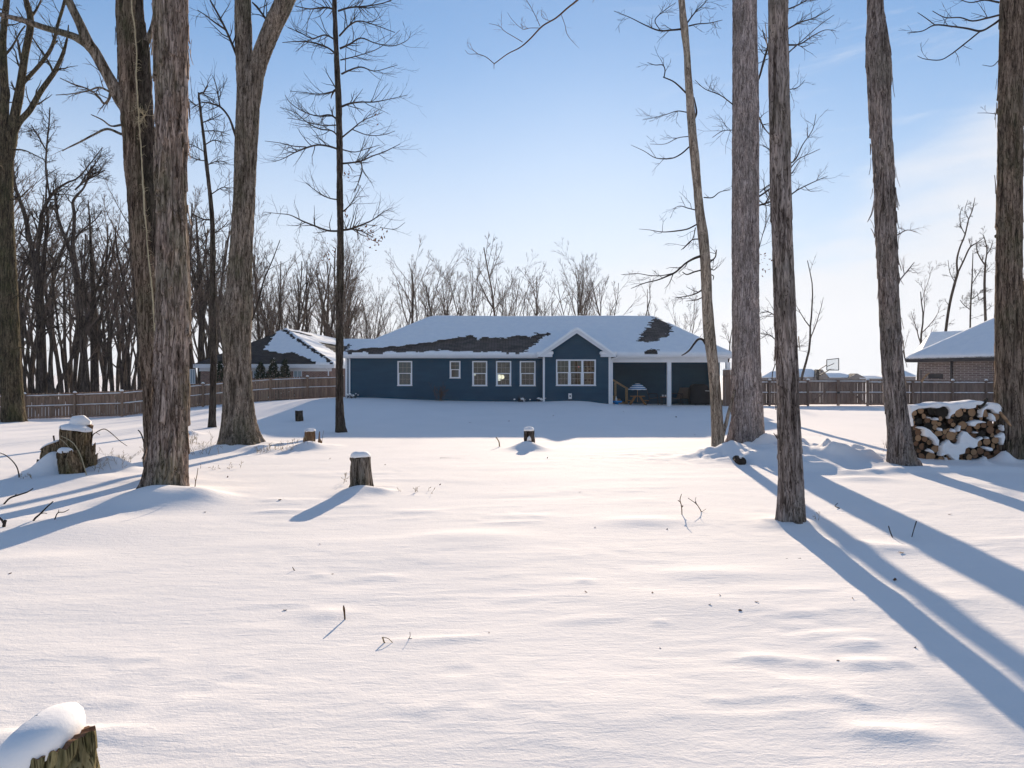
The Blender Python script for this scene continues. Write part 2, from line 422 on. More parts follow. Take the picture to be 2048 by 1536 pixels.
# apron under the woodpile
for uu in range(1830, 2040, 28): mound(uu, 940, .30, .05, 0, -.2, 1.3)
mound(1965, 928, .16, .10, 0, -.05); mound(1870, 934, .2, .04); mound(2003, 922, .2, .24, 0, -.1)
# drift features in the foreground
for a in ((940, 1075, .45, .035, 1.8), (1285, 1043, .3, .035, 1.8), (1810, 1475, .10, .020, 1.9), (1730, 1470, .09, .014, 1.6), (1530, 1320, .10, .018, 1.8), (1620, 1325, .09, .012, 1.5), (1735, 1330, .10, .02, 1.6), (1800, 1328, .08, .014, 1.4), (1980, 1500, .3, .02, 2.0), (1700, 1290, .12, .014, 1.6), (1740, 1288, .07, .012, 1.3), (1690, 1400, .08, .012, 1.6), (1720, 1410, .06, .010, 1.3), (1320, 1245, .06, .010, 1.5), (1590, 1390, .2, .012, 2.2), (1480, 1150, .3, .016, 2.2), (1400, 1150, .25, .016, 2),
          (850, 1110, .7, .02, 2), (1450, 1200, .5, .02, 2.2), (655, 1230, .2, .02, 1), (1210, 1420, .5, .02, 2), (1640, 1440, .16, .012, 2.2), (110, 1055, .6, .04, 2), (1730, 1095, .3, .03, 1.5), (1870, 1200, .3, .02, 2.2), (770, 1155, .10, .010, 2.4), (640, 1152, .08, .012, 1.5), (830, 1024, .18, .02, 2.4), (1055, 1033, .2, .016, 2.2), (570, 1023, .15, .016, 2.2), (80, 1120, .3, .02, 2), (1130, 1165, .16, .010, 2.5), (1170, 1163, .07, .012, 1.4), (300, 1330, .14, .008, 2.4), (520, 1260, .15, .007, 2.6), (860, 1420, .10, .008, 2), (1730, 958, .3, .05, 1.8), (1790, 1100, .2, .02, 1.8)):
    mound(*a[:4], 0, 0, a[4])

def detail_h(x, y):
    s = np.zeros_like(x)
    for mx_, my_, r_, h_, sx, p_ in MOUNDS:
        d = ((x - mx_) / (r_ * sx)) ** 2 + ((y - my_) / r_) ** 2
        m_ = d < 9
        s[m_] += h_ * np.exp(-d[m_] * 1.1)
    near = np.exp(-np.hypot(x, y) / 60)
    s += near * .024 * fbm(x * .22, y * .35, o=3)
    ang = R(7); xr = x * math.cos(ang) + y * math.sin(ang); yr = -x * math.sin(ang) + y * math.cos(ang)
    w = fbm(xr * .55, yr * 2.0 + 1.2 * vnoise(x * .4, y * .4), o=3)
    s += near * .009 * w
    # wind-carved lips: asymmetric ridges
    q = fbm(xr * .9 + 40, yr * 3.4, o=2)
    s += near * .010 * np.clip(q - .25, 0, 1) * 3 * sstep(.1, .6, vnoise(x * .35 + 9, y * .5))
    mk = sstep(.0, .5, vnoise(x * .55 + 31, y * .6 + 7)); s += near * .0030 * mk * (1 - 2 * np.abs(vnoise(xr * 1.5 + 5, yr * 5.0)))
    s += near * .0035 * sstep(.1, .6, vnoise(x * .8 + 3, y * .9 + 17)) * vnoise(x * 5.5, y * 7)
    # brush heap roughness
    hx, hy = hit(1590, 915); dd = np.exp(-(((x - hx) / 3.0) ** 2 + ((y - hy) / 1.1) ** 2) * 1.3)
    s += dd * (.16 * np.abs(vnoise(x * 2.1 + 3, y * 2.9)) + .07 * np.abs(vnoise(x * 4.6 + 3, y * 5.2)))
    return s
def GH(x, y):
    xa = np.array([x], float); ya = np.array([y], float)
    return float((base_h(xa, ya) + detail_h(xa, ya))[0])

th = np.concatenate([np.linspace(-R(41), R(41), 940), np.linspace(R(41), 2 * math.pi - R(41), 90)[1:-1]])
rr = np.concatenate([np.geomspace(.7, 62, 660), np.geomspace(62, 2500, 60)[1:]])
TH, RR = np.meshgrid(th, rr); X = np.sin(TH) * RR; Y_ = np.cos(TH) * RR
Z = base_h(X, Y_) + detail_h(X, Y_) 
Z = Z * np.where(RR > 150, np.exp(-(RR - 150) / 200), 1)
nr, nc = X.shape
idx = np.arange(nr * nc).reshape(nr, nc)
a = idx[:-1, :]; b = idx[1:, :]; a2 = np.roll(idx, -1, 1)[:-1, :]; b2 = np.roll(idx, -1, 1)[1:, :]
Fq = np.stack([a, a2, b2, b], -1).reshape(-1, 4)
V = np.stack([X, Y_, Z], -1).reshape(-1, 3)
# close the hole under the camera
V = np.vstack([V, [[0, 0, G0(0, 0)]]])
me = fast_mesh('snow_ground', V, Fq[:, ::-1])
import bmesh
gro = obj('snow_ground', me, 'snow'); meta(gro, kind='structure')
me2 = bpy.data.meshes.new('cap'); ring = V[:nc]
fan = [(nc, (i + 1) % nc, i) for i in range(nc)]
me2.from_pydata([tuple(p) for p in ring] + [(0, 0, float(ring[:, 2].mean()))], [], fan); me2.update()
o = obj('snow_ground_middle', me2, 'snow'); meta(o, kind='structure')

# ------------------------------------------------------------------ trunks
def trunk_mesh(pts, style, nth=96, dz=.03, seed=0, lobes=0, amp=1.0, zfade=None, bottom=-.5, top_jag=0):
    """pts: list of (x, y, z, r) from the bottom up"""
    sp = catmull(pts, 12)
    seg = np.linalg.norm(np.diff(sp[:, :3], axis=0), axis=1); s = np.concatenate([[0], np.cumsum(seg)])
    n = max(8, int(s[-1] / dz)); ss = np.linspace(0, s[-1], n)
    C = np.stack([np.interp(ss, s, sp[:, i]) for i in range(4)], 1)
    T = np.gradient(C[:, :3], axis=0); T /= np.linalg.norm(T, axis=1)[:, None] + 1e-9
    ex = np.array([1.0, 0, 0]); E1 = ex - T * (T @ ex)[:, None]; E1 /= np.linalg.norm(E1, axis=1)[:, None]
    E2 = np.cross(T, E1)
    tht = np.linspace(0, 2 * math.pi, nth, endpoint=False)
    TT, SS = np.meshgrid(tht, ss); r = C[:, 3][:, None] * np.ones_like(TT)
    px = np.cos(TT) * r; py = np.sin(TT) * r; off = seed * 13.7
    low = fbm(px * 3 + off, py * 3, SS * .8, o=3)
    if style == 'furrow':
        a_ = 1 / .042
        wx = fbm(px * 8 + off, py * 8, SS * 3, o=2) * .8
        q = vnoise(px * a_ + wx, py * a_ + off, SS * a_ / 7.5 + wx)
        q2 = vnoise(px * a_ * 2.2, py * a_ * 2.2 + off, SS * a_ / 3)
        d = .026 * (np.clip(np.abs(q) * 3.0, 0, 1) - 1) + .006 * q2
    elif style == 'shag':
        K = max(6, int(2 * math.pi * float(np.mean(C[:, 3])) / .085))
        c = TT / (2 * math.pi) * K + .8 * vnoise(px * 3 + off, py * 3, SS * 1.7) + .25 * vnoise(px * 11, py * 11 + off, SS * 7)
        ci = np.floor(c); fc = c - ci; cim = np.mod(ci, K).astype(np.int64)
        hsh = _h(cim, cim * 7 + seed, cim * 0 + 3)
        Lp = .85 * (1 + .4 * hsh)
        t = SS / Lp + hsh * 5 + .25 * vnoise(px * 9, py * 9, SS * 4); ti = np.floor(t); ft = t - ti
        h2 = _h(cim, ti.astype(np.int64), cim * 0 + seed)
        d = .026 * (1 - ft) ** 3 * (.55 + .45 * h2) + .014 * h2
        edge = np.clip(np.minimum(fc, 1 - fc) / .15, 0, 1); d = d * edge - .028 * (1 - edge)
        d += .010 * (np.clip(np.abs(vnoise(px * 26 + off, py * 26, SS * 3.2)) * 3, 0, 1) - 1) + .004 * vnoise(px * 50, py * 50 + off, SS * 9) - .014
    elif style == 'rough':
        a_ = 1 / .03
        q = vnoise(px * a_ + off, py * a_, SS * a_ / 4)
        d = .016 * (np.clip(np.abs(q) * 3, 0, 1) - 1) + .026 * fbm(px * 9, py * 9 + off, SS * 3, o=3)
    else:
        q = vnoise(px * 30 + off, py * 30, SS * 6); d = .004 * q + .006 * fbm(px * 9, py * 9 + off, SS * 2, o=2)
    d = d * amp + low * .05 * r
    rad = r + d
    if lobes:
        hh = np.exp(-np.maximum(SS - .45, 0) / .38)
        ph = seed * 1.3
        rad *= 1 + hh * (.13 * np.cos(TT * lobes + ph) + .07 * np.cos(TT * (lobes + 3) + ph * 2))
    rad = np.maximum(rad, .002)
    Vv = C[:, None, :3] + np.cos(TT)[..., None] * E1[:, None, :] * rad[..., None] + np.sin(TT)[..., None] * E2[:, None, :] * rad[..., None]
    if top_jag:
        k_ = np.exp(-(ss[-1] - SS) / (top_jag * 1.2)); kj = k_ * top_jag * (vnoise(np.cos(TT) * 3 + off, np.sin(TT) * 3, SS * 0) + .6 * vnoise(np.cos(TT) * 9 + off, np.sin(TT) * 9, SS * 0))
        Vv[..., 2] += kj
    nr_, nt_ = TT.shape; ix = np.arange(nr_ * nt_).reshape(nr_, nt_)
    a = ix[:-1]; b = ix[1:]; a2 = np.roll(ix, -1, 1)[:-1]; b2 = np.roll(ix, -1, 1)[1:]
    Fq = np.stack([a, a2, b2, b], -1).reshape(-1, 4)
    return Vv, Fq, C, E1, E2, ss

def px_pts(lst, Y, under=.45, vb=None):
    """traced (u, v, width px) -> (x, y, z, r); adds a buried foot"""
    out = []
    for u, v, w in lst:
        x, y, z = P(u, v, Y); out.append((x, y, z, w / F * Y / 2))
    x, y, z, r = out[0]
    if under: out.insert(0, (x, y, z - under, r * 1.12))
    return out

def strips(C, E1, E2, n, seed, zmax, lmin=.18, lmax=.5, wmin=.02, wmax=.05, out=.05, zmin=.6):
    """peeling strips of bark, each a thin curved slab"""
    rng = random.Random(seed); out_l = []; m = len(C)
    z0 = C[:, 2]
    ok = [i for i in range(m) if zmin < z0[i] < zmax]
    for _ in range(n):
        i = rng.choice(ok); th_ = rng.uniform(0, 2 * math.pi); L = rng.uniform(lmin, lmax); w = rng.uniform(wmin, wmax); o_ = out * rng.uniform(.3, 1.3)
        free_top = rng.random() < .25; k_ = 7; vs = []
        for j in range(k_ + 1):
            t = j / k_; zz = C[i, 2] + (t - .5) * L
            ii = int(np.argmin(np.abs(z0 - zz)))
            c = C[ii]; lift = (t if free_top else (1 - t)) ** 2 * o_ + .012
            ww = w * (1 - .55 * (t if free_top else 1 - t) ** 2); side = .25 * (t - .5) * (rng.random() - .5)
            for sg in (-1, 1):
                a_ = th_ + side + sg * ww / 2 / c[3]
                for dr in (0, .007):
                    rad = c[3] + lift + dr
                    p = c[:3] + E1[ii] * math.cos(a_) * rad + E2[ii] * math.sin(a_) * rad; p = p.copy(); p[2] = zz
                    vs.append(tuple(p))
        fs = []
        for j in range(k_):
            b = j * 4; q = b + 4
            fs += [(b, q, q + 2, b + 2), (b + 1, b + 3, q + 3, q + 1), (b, b + 1, q + 1, q), (b + 2, q + 2, q + 3, b + 3)]
        fs += [(0, 2, 3, 1), (k_ * 4, k_ * 4 + 1, k_ * 4 + 3, k_ * 4 + 2)]
        mb = MB(); mb.add(vs, fs); out_l.append(mb)
    return out_l

def grow(acc, p, d, L, r, lvl, rng, maxl, up=.08, wob=.16, dens=1.0, spread=(28, 58), seglen=.5, rmin=.004, kidl=(.38, .68), start=.25):
    n = max(3, int(L / seglen)); st = L / n; pts = [Vector(p)]; rad = [r]; d = Vector(d).normalized(); dirs = [d.copy()]
    for i in range(n):
        d = (d + Vector((rng.gauss(0, wob), rng.gauss(0, wob), rng.gauss(0, wob) + up))).normalized()
        pts.append(pts[-1] + d * st); rad.append(max(rmin, r * (1 - .72 * (i + 1) / n))); dirs.append(d.copy())
    acc.append((lvl, pts, rad))
    if lvl >= maxl: return
    nk = max(1, int(round(dens * rng.uniform(.8, 1.2) * (5 if lvl == 0 else 4))))
    for k_ in range(nk):
        t = start + (1 - start) * (k_ + rng.random()) / nk; i = min(n, max(1, int(t * n)))
        dd = dirs[i]; ax = dd.cross(Vector((rng.gauss(0, 1), rng.gauss(0, 1), rng.gauss(0, 1)))).normalized()
        ang = R(rng.uniform(*spread)); kd = dd * math.cos(ang) + ax * math.sin(ang)
        grow(acc, pts[i], kd, L * rng.uniform(*kidl) * (1 - .25 * t), max(rmin, rad[i] * rng.uniform(.5, .75)), lvl + 1, rng, maxl, up, wob, dens, spread, seglen * .7, rmin, kidl, start)

def acc_to(mb, acc, sides=(8, 5, 4, 3, 3, 3)):
    for lvl, pts, rad in acc: mb.tube(pts, rad, sides[min(lvl, len(sides) - 1)], cap=False)

def limb(mb, lst, Y, Y2=None, n=6, sub=4):
    """traced branch: (u, v, w) list, drifting in depth from Y to Y2"""
    Y2 = Y if Y2 is None else Y2; m = len(lst); pts = []
    for i, (u, v, w) in enumerate(lst):
        yy = Y + (Y2 - Y) * i / max(1, m - 1); x, y, z = P(u, v, yy); pts.append((x, y, z, max(w, .35) / F * yy / 2))
    sp = catmull(pts, sub); mb.tube([p[:3] for p in sp], [max(.002, float(p[3])) for p in sp], n, cap=False)
    return sp

def twigs_on(mb, sp, rng, n, L, lvl=2, up=.04, maxl=3, spread=(30, 60), seg=.18, start=.2, dens=.7, rfac=.55, wob=.2, rmin=.0022):
    m = len(sp)
    for _ in range(n):
        i = int((start + (1 - start) * rng.random()) * (m - 2)); p = Vector(sp[i][:3]); d = (Vector(sp[i + 1][:3]) - p).normalized()
        ax = d.cross(Vector((rng.gauss(0, 1), rng.gauss(0, 1), rng.gauss(0, 1)))).normalized(); a_ = R(rng.uniform(*spread))
        acc = []; grow(acc, p, d * math.cos(a_) + ax * math.sin(a_), L * rng.uniform(.5, 1.2), max(rmin, float(sp[i][3]) * rfac), lvl, rng, maxl, up, wob, dens, (25, 55), seg, rmin)
        acc_to(mb, acc)

def big_tree(name, label, lst, key, mat, style, nth, dz, seed, lobes, strip=0, extra=None, group=None, cat='tree', amp=1.0, strip_out=.05, twmat='twig'):
    x, y = TREE_XY[key]
    root = empty(name, (x, y, GH(x, y)), label, cat, group)
    pts = px_pts(lst, y)
    Vv, Fq, C, E1, E2, ss = trunk_mesh(pts, style, nth, dz, seed, lobes, amp)
    t = obj('trunk', fast_mesh('trunk', Vv, Fq), mat, root)
    if strip:
        for s_ in strips(C, E1, E2, strip, seed, 9, out=strip_out): s_.part('bark_strip', mat, root, True)
    return root, y, (C, E1, E2)

rng = random.Random(4)
# --- A : shaggy hickory in front left
rA, yA, cA = big_tree('hickory_tree', 'big shaggy-barked trunk nearest on the left, with a cone of snow round its foot',
    [(332, 992, 99.6), (333, 960, 86.5), (336, 900, 77.1), (340, 840, 71.4), (344, 780, 67.7), (345, 700, 68.6), (345, 600, 66.7), (344, 500, 63.9), (342, 400, 60.2), (343, 300, 61.1), (344, 200, 63.9), (342, 100, 67.7), (341, 0, 70.5), (342, -150, 67.7), (345, -500, 56.4), (342, -1000, 32.0), (340, -1300, 13.2)],
    'A', 'bark_shaggy', 'shag', 190, .018, 1, 5, 75, strip_out=.045, amp=1.05)
mb = MB()
for lst, y2 in (([(375, -500, 20), (420, -700, 14), (470, -1000, 8), (500, -1300, 3)], 10.5), ([(320, -400, 20), (250, -650, 14), (180, -900, 8), (120, -1200, 3)], 13.5), ([(345, -700, 18), (380, -950, 12), (400, -1300, 4)], 14.5)):
    sp = limb(mb, lst, yA, y2); twigs_on(mb, sp, rng, 14, 1.6)
mb.part('crown', 'twig', rA, True)

# --- B : double stem behind A, with vine and big limb
rB, yB, cB = big_tree('double_trunk_tree', 'twin-stemmed tree behind the shaggy trunk, a pale vine climbing its bark',
    [(320, 966, 62), (317, 930, 54), (315, 880, 50), (311, 800, 48), (306, 700, 48), (299, 600, 48), (290, 500, 47), (280, 400, 46), (271, 300, 45), (264, 200, 44), (259, 100, 43), (255, 0, 43), (250, -250, 38), (242, -700, 24), (236, -1100, 8)],
    'B', 'bark_brown', 'rough', 110, .03, 2, 4, 15, amp=1.0, strip_out=.03)
pts = px_pts([(322, 900, 38), (316, 750, 38), (310, 600, 38), (304, 500, 38), (302, 400, 38), (292, 300, 36), (286, 200, 35), (281, 100, 34), (277, 60, 30), (272, 0, 28), (262, -200, 24), (250, -600, 12)], yB + .05, 0)
Vv, Fq, *_r = trunk_mesh(pts, 'rough', 80, .03, 9, 0, 1.0); obj('stem', fast_mesh('stem', Vv, Fq), 'bark_dark', rB)
mb = MB()
sp = limb(mb, [(250, 218, 20), (240, 196, 27), (215, 150, 21), (190, 105, 21), (176, 86, 22), (160, 48, 17), (135, -5, 15), (100, -100, 11), (60, -300, 6)], yB, yB - .8, 10)
sp2 = limb(mb, [(178, 90, 20), (150, 74, 15), (120, 64, 13), (88, 55, 12), (50, 42, 11), (20, 34, 9), (-20, 22, 8), (-120, -20, 5), (-260, -120, 2)], yB - .35, yB - 1.2, 8)
sp3 = limb(mb, [(292, 85, 14), (303, 62, 11), (311, 30, 11), (314, -30, 9), (330, -200, 5)], yB, yB + .3, 8)
lb = limb(mb, [(242, 268, 6), (215, 258, 5), (190, 268, 4), (160, 284, 3.5), (135, 296, 2.5), (125, 302, 1.5)], yB, yB + .3)
twigs_on(mb, lb, rng, 4, .45)
lb = limb(mb, [(242, 250, 5), (222, 252, 3.5), (205, 240, 3), (182, 229, 2)], yB, yB - .4)
lb = limb(mb, [(236, 196, 7), (222, 186, 6), (218, 198, 5), (208, 207, 5), (196, 192, 4), (176, 178, 3), (150, 170, 2.5), (120, 156, 1.5)], yB, yB + .5); twigs_on(mb, lb, rng, 10, .4)
lb = limb(mb, [(230, 190, 5), (200, 175, 4), (175, 182, 3), (140, 188, 2), (112, 190, 1.5)], yB, yB + .7); twigs_on(mb, lb, rng, 8, .4)
twigs_on(mb, sp2, rng, 6, .6, rfac=.15); twigs_on(mb, sp, rng, 5, .6, rfac=.15)
for lst, y2 in (([(248, -300, 18), (200, -550, 10), (150, -900, 3)], 12), ([(255, -500, 14), (300, -800, 8), (350, -1100, 3)], 15)):
    s_ = limb(mb, lst, yB, y2); twigs_on(mb, s_, rng, 12, 1.4)
mb.part('crown', 'bark_grey', rB, True)
mb = MB()
# vine hugging the near face of the stem
vp = []
Cb = cB[0]
for u, v in ((264, -120), (263, 0), (267, 50), (270, 100), (271, 135), (272, 170), (276, 225), (278, 255), (283, 320), (287, 385), (290, 430), (294, 470), (296, 500), (303, 560), (307, 610), (311, 680), (313, 740)):
    for it in range(3):
        yy = yB - .2 if it == 0 else yy
        z = CZ - (v - HV) / F * yy; i = int(np.argmin(np.abs(Cb[:, 2] - z))); x = (u - CX) / F * yy
        rr_ = Cb[i, 3] + .02; dx = np.clip((x - Cb[i, 0]) / rr_, -.97, .97); yy = Cb[i, 1] - rr_ * math.sqrt(1 - dx * dx) - .05
    vp.append((x, yy, z, .013 + .004 * math.sin(v)))
sp = catmull(vp, 8); sp[:, 0] += .006 * vnoise(sp[:, 2] * 9, sp[:, 2] * 0)
mb.tube([p[:3] for p in sp], [float(p[3]) for p in sp], 7)
for i in range(60):
    q = sp[rng.randrange(len(sp))]; a_ = rng.choice((-1, 1)); mb.tube([q[:3], (q[0] + a_ * .05, q[1] + .0, q[2] + rng.uniform(-.03, .05)), (q[0] + a_ * .09, q[1] + .02, q[2] + rng.uniform(-.06, .09))], [.004, .003, .001], 4)
q = P(288, 232, yB - .3)
acc = []
for i in range(16): grow(acc, q, (rng.gauss(0, 1), -.4, rng.gauss(0, .8)), rng.uniform(.15, .4), .004, 2, rng, 3, -.05, .4, .8, (25, 60), .05, .0018)
acc_to(mb, acc)
mb.part('vine', 'vine_pale', rB, True)

# --- C : forked ash
rC, yC, cC = big_tree('forked_tree', 'tall forked trunk with flared foot and knothole in front of the left brick house',
    [(481, 897, 92), (480, 880, 80), (478, 850, 68), (476, 800, 58), (474, 740, 53), (473, 680, 54), (471, 640, 62), (473, 615, 60), (478, 580, 49), (479, 550, 46), (483, 480, 43), (488, 400, 42), (492, 300, 43), (496, 220, 45), (497, 180, 44)],
    'C', 'bark_grey', 'furrow', 170, .03, 3, 6)
for nm, lst, sd in (('limb', [(490, 215, 32), (489, 170, 30), (488, 130, 31), (487, 60, 33), (486, 0, 31), (486, -200, 27), (480, -500, 20), (470, -900, 8)], 11), ('limb', [(499, 230, 34), (505, 185, 36), (513, 140, 34), (528, 95, 35), (548, 48, 36), (568, 5, 36), (600, -70, 32), (660, -250, 24), (720, -500, 14), (760, -800, 6)], 12)):
    Vv, Fq, *_r = trunk_mesh(px_pts(lst, yC, 0), 'furrow', 110, .03, sd); obj(nm, fast_mesh(nm, Vv, Fq), 'bark_grey', rC)
mb = MB()
for lst, y2, n_ in (([(474, 112, 6), (465, 90, 5), (452, 60, 4.5), (437, 30, 4), (420, 0, 3)], 19, 8), ([(452, 60, 4), (430, 45, 3), (410, 30, 2), (395, 20, 1.5)], 19.5, 5), ([(475, 285, 5), (468, 262, 5), (458, 235, 4), (442, 215, 4), (425, 208, 3), (405, 205, 2), (385, 214, 1.2)], 19, 9), ([(440, 214, 3), (436, 190, 2.5), (432, 170, 2), (425, 150, 1.2)], 19.4, 8),
                    ([(540, 55, 7), (533, 40, 5), (520, 22, 4), (505, 5, 3)], 20.5, 5), ([(505, 640, 4), (517, 600, 3.5), (528, 560, 3), (545, 520, 2.5), (560, 480, 1.5)], 21, 8),
                    ([(488, -300, 14), (440, -450, 9), (400, -650, 4)], 21, 12), ([(640, -200, 14), (600, -350, 9), (590, -600, 4)], 18, 12)):
    s_ = limb(mb, lst, yC, y2); twigs_on(mb, s_, rng, n_, .7 if lst[0][1] > 0 else 1.6)
mb.part('crown', 'twig', rC, True)
# knothole
mb = MB(); q = P(466, 622, yC - .43)
for sc_, dy in ((1, 0), (.75, -.03)): pass
ks = []
for i in range(16):
    a_ = 2 * math.pi * i / 16; ks.append((q[0] + .055 * math.cos(a_), q[1] + .03 * abs(math.cos(a_)), q[2] + .14 * math.sin(a_)))
mb.tube(ks + [ks[0]], .022, 6); mb.part('knothole', 'bark_grey', rC, True)
mb = MB(); mb.add([(p[0], p[1] + .012, p[2]) for p in ks], [tuple(range(16))]); mb.part('hollow', 'wood_cut_dark', rC)
# snow in the crotch
mb = MB(); q = P(502, 160, yC - .1)
mb.tube([(q[0] - .10, q[1], q[2] - .10), (q[0] - .03, q[1], q[2] - .03), (q[0] + .06, q[1], q[2] + .06)], [.04, .09, .05], 8)
mb.part('snow_patch', 'snow_cap', rC, True)

# --- D : slim tree with level branches
def leaf_cluster(mb, p, n, rng, s=.035, spread=.25):
    for _ in range(n):
        c = Vector((p[0] + rng.gauss(0, spread), p[1] + rng.gauss(0, spread), p[2] + rng.gauss(0, spread)))
        a = Vector((rng.gauss(0, 1), rng.gauss(0, 1), rng.gauss(0, 1))).normalized(); b = a.cross(Vector((rng.random(), rng.random(), 1))).normalized()
        k_ = a.cross(b) * s * .3
        mb.add([c - a * s, c + b * s * .5 + k_, c + a * s, c - b * s * .5 + k_], [(0, 1, 2, 3)])
rD, yD, cD = big_tree('slim_tree', 'slim straight dark tree with level side branches, left of the blue house',
    [(681, 869, 25), (680, 850, 20), (679, 800, 16), (679, 700, 15), (680, 600, 15), (681, 500, 14), (680, 400, 13), (679, 300, 12.5), (677, 200, 12), (674, 130, 11), (671, 60, 9.5), (669, 0, 9), (667, -150, 7), (665, -350, 4), (664, -480, 1.5)],
    'D', 'bark_dark', 'rough', 36, .05, 4, 3, amp=.7)
mb = MB()
DB = [([(681, 462, 4.5), (655, 461, 4), (630, 452, 3.5), (605, 442, 3), (580, 430, 2), (555, 427, 1.4), (530, 424, 1)], 25.3, 14), ([(684, 460, 5), (700, 458, 4.5), (722, 450, 3.5), (745, 440, 2.5), (765, 425, 1.5), (785, 415, 1)], 23.5, 16), ([(700, 458, 3.5), (722, 462, 2.5), (745, 474, 2)], 23.3, 6), ([(760, 455, 1.5), (790, 458, 1.2), (810, 445, .8)], 24, 3),
      ([(680, 300, 4), (660, 293, 4), (636, 290, 3.5), (612, 296, 3.5), (590, 305, 2.5), (565, 318, 1.6), (545, 324, 1)], 25, 14), ([(612, 294, 2.5), (585, 292, 2), (560, 286, 1.5), (530, 282, 1)], 25.2, 6),
      ([(684, 327, 4.5), (705, 325, 3.5), (722, 322, 3.5), (745, 312, 2.5), (770, 303, 2), (800, 288, 1)], 23.3, 14), ([(722, 323, 3), (724, 340, 2.5), (718, 362, 2), (708, 385, 1.2)], 23.6, 10), ([(684, 299, 3), (710, 304, 2), (735, 297, 1.5), (760, 290, 1)], 24.6, 6),
      ([(680, 278, 3.5), (665, 262, 3), (640, 258, 2.5), (615, 245, 2), (590, 225, 1.5), (560, 215, 1)], 25.5, 14), ([(679, 242, 4), (660, 230, 3.5), (635, 232, 2.5), (605, 222, 2), (580, 205, 1.5), (570, 190, 1)], 24.8, 16), ([(679, 250, 3), (640, 250, 2), (600, 240, 1.4), (575, 236, 1)], 23.8, 10),
      ([(684, 213, 4.5), (700, 207, 4), (722, 204, 3), (748, 204, 2.5), (780, 198, 1.5), (815, 190, 1)], 23.3, 14), ([(684, 275, 3.5), (705, 258, 3), (725, 242, 2), (748, 232, 1.4), (765, 225, 1)], 25, 10), ([(705, 259, 2.4), (735, 270, 1.8), (765, 270, 1.4), (790, 262, 1)], 25, 5),
      ([(679, 185, 4.5), (670, 180, 5), (664, 190, 3), (662, 197, 1.5)], 24, 3), ([(670, 182, 3), (640, 188, 2), (610, 185, 1.5), (580, 182, 1)], 24.7, 8), ([(683, 148, 4), (700, 140, 3.5), (722, 134, 3), (748, 142, 2), (775, 136, 1.3), (795, 130, 1)], 23.6, 10),
      ([(674, 110, 4), (655, 95, 3.5), (625, 85, 3), (595, 83, 2), (565, 85, 1.4)], 25, 10), ([(674, 82, 4), (650, 70, 3), (625, 77, 2.5), (600, 65, 2), (575, 55, 1.2)], 24, 14), ([(680, 97, 4.5), (700, 88, 3.5), (722, 76, 3), (750, 86, 2.2), (785, 92, 1.8), (815, 80, 1.2), (822, 62, .8)], 23.6, 14), ([(679, 72, 4), (700, 50, 3.5), (720, 42, 2.8), (750, 50, 2), (790, 65, 1.4)], 25, 14),
      ([(672, 20, 4), (650, 15, 3.5), (620, 18, 2.6), (590, 12, 1.8)], 24.8, 14), ([(676, 22, 4), (700, 15, 3.5), (735, 12, 2.8), (770, 5, 2), (800, -10, 1.2)], 24, 16), ([(672, 0, 4), (650, -8, 3), (620, -10, 2), (585, -25, 1)], 24, 12),
      ([(680, 400, 3), (655, 395, 2.4), (630, 380, 1.8), (612, 365, 1)], 24, 7), ([(684, 425, 3), (700, 410, 2.4), (712, 390, 1.8), (722, 370, 1)], 24.9, 6), ([(681, 120, 3), (720, 110, 2), (760, 95, 1.5), (800, 60, .8)], 25.2, 10)]
for v in range(-60, -460, -22):
    for sg in (-1, 1):
        L_ = 30 + (460 + v) * .22; u0 = 668; DB.append(([(u0, v, 3), (u0 + sg * L_ * .5, v - 10, 2), (u0 + sg * L_, v - 25, 1)], 24 + rng.uniform(-1, 1), 8))
for lst, y2, n_ in DB:
    s_ = limb(mb, lst, yD, y2, 5); twigs_on(mb, s_, rng, int(n_ * 1.15), .85, up=.06, start=.12, seg=.16, rmin=.0026, wob=.13)
mb.part('crown', 'twig', rD, True)
mb = MB()
for u, v, n_, sp_ in ((745, 472, 12, .13), (757, 482, 7, .1), (770, 465, 3, .06), (738, 466, 6, .1), (640, 435, 0, .1), (755, 230, 4, .06), (690, 350, 4, .05), (660, 505, 7, .12), (690, 425, 5, .1), (725, 455, 8, .12)):
    leaf_cluster(mb, P(u, v, yD - .3), int(n_ * 1.8), rng, .06, sp_ * 1.3)
mb.part('leaves', 'leaf_dead', rD)

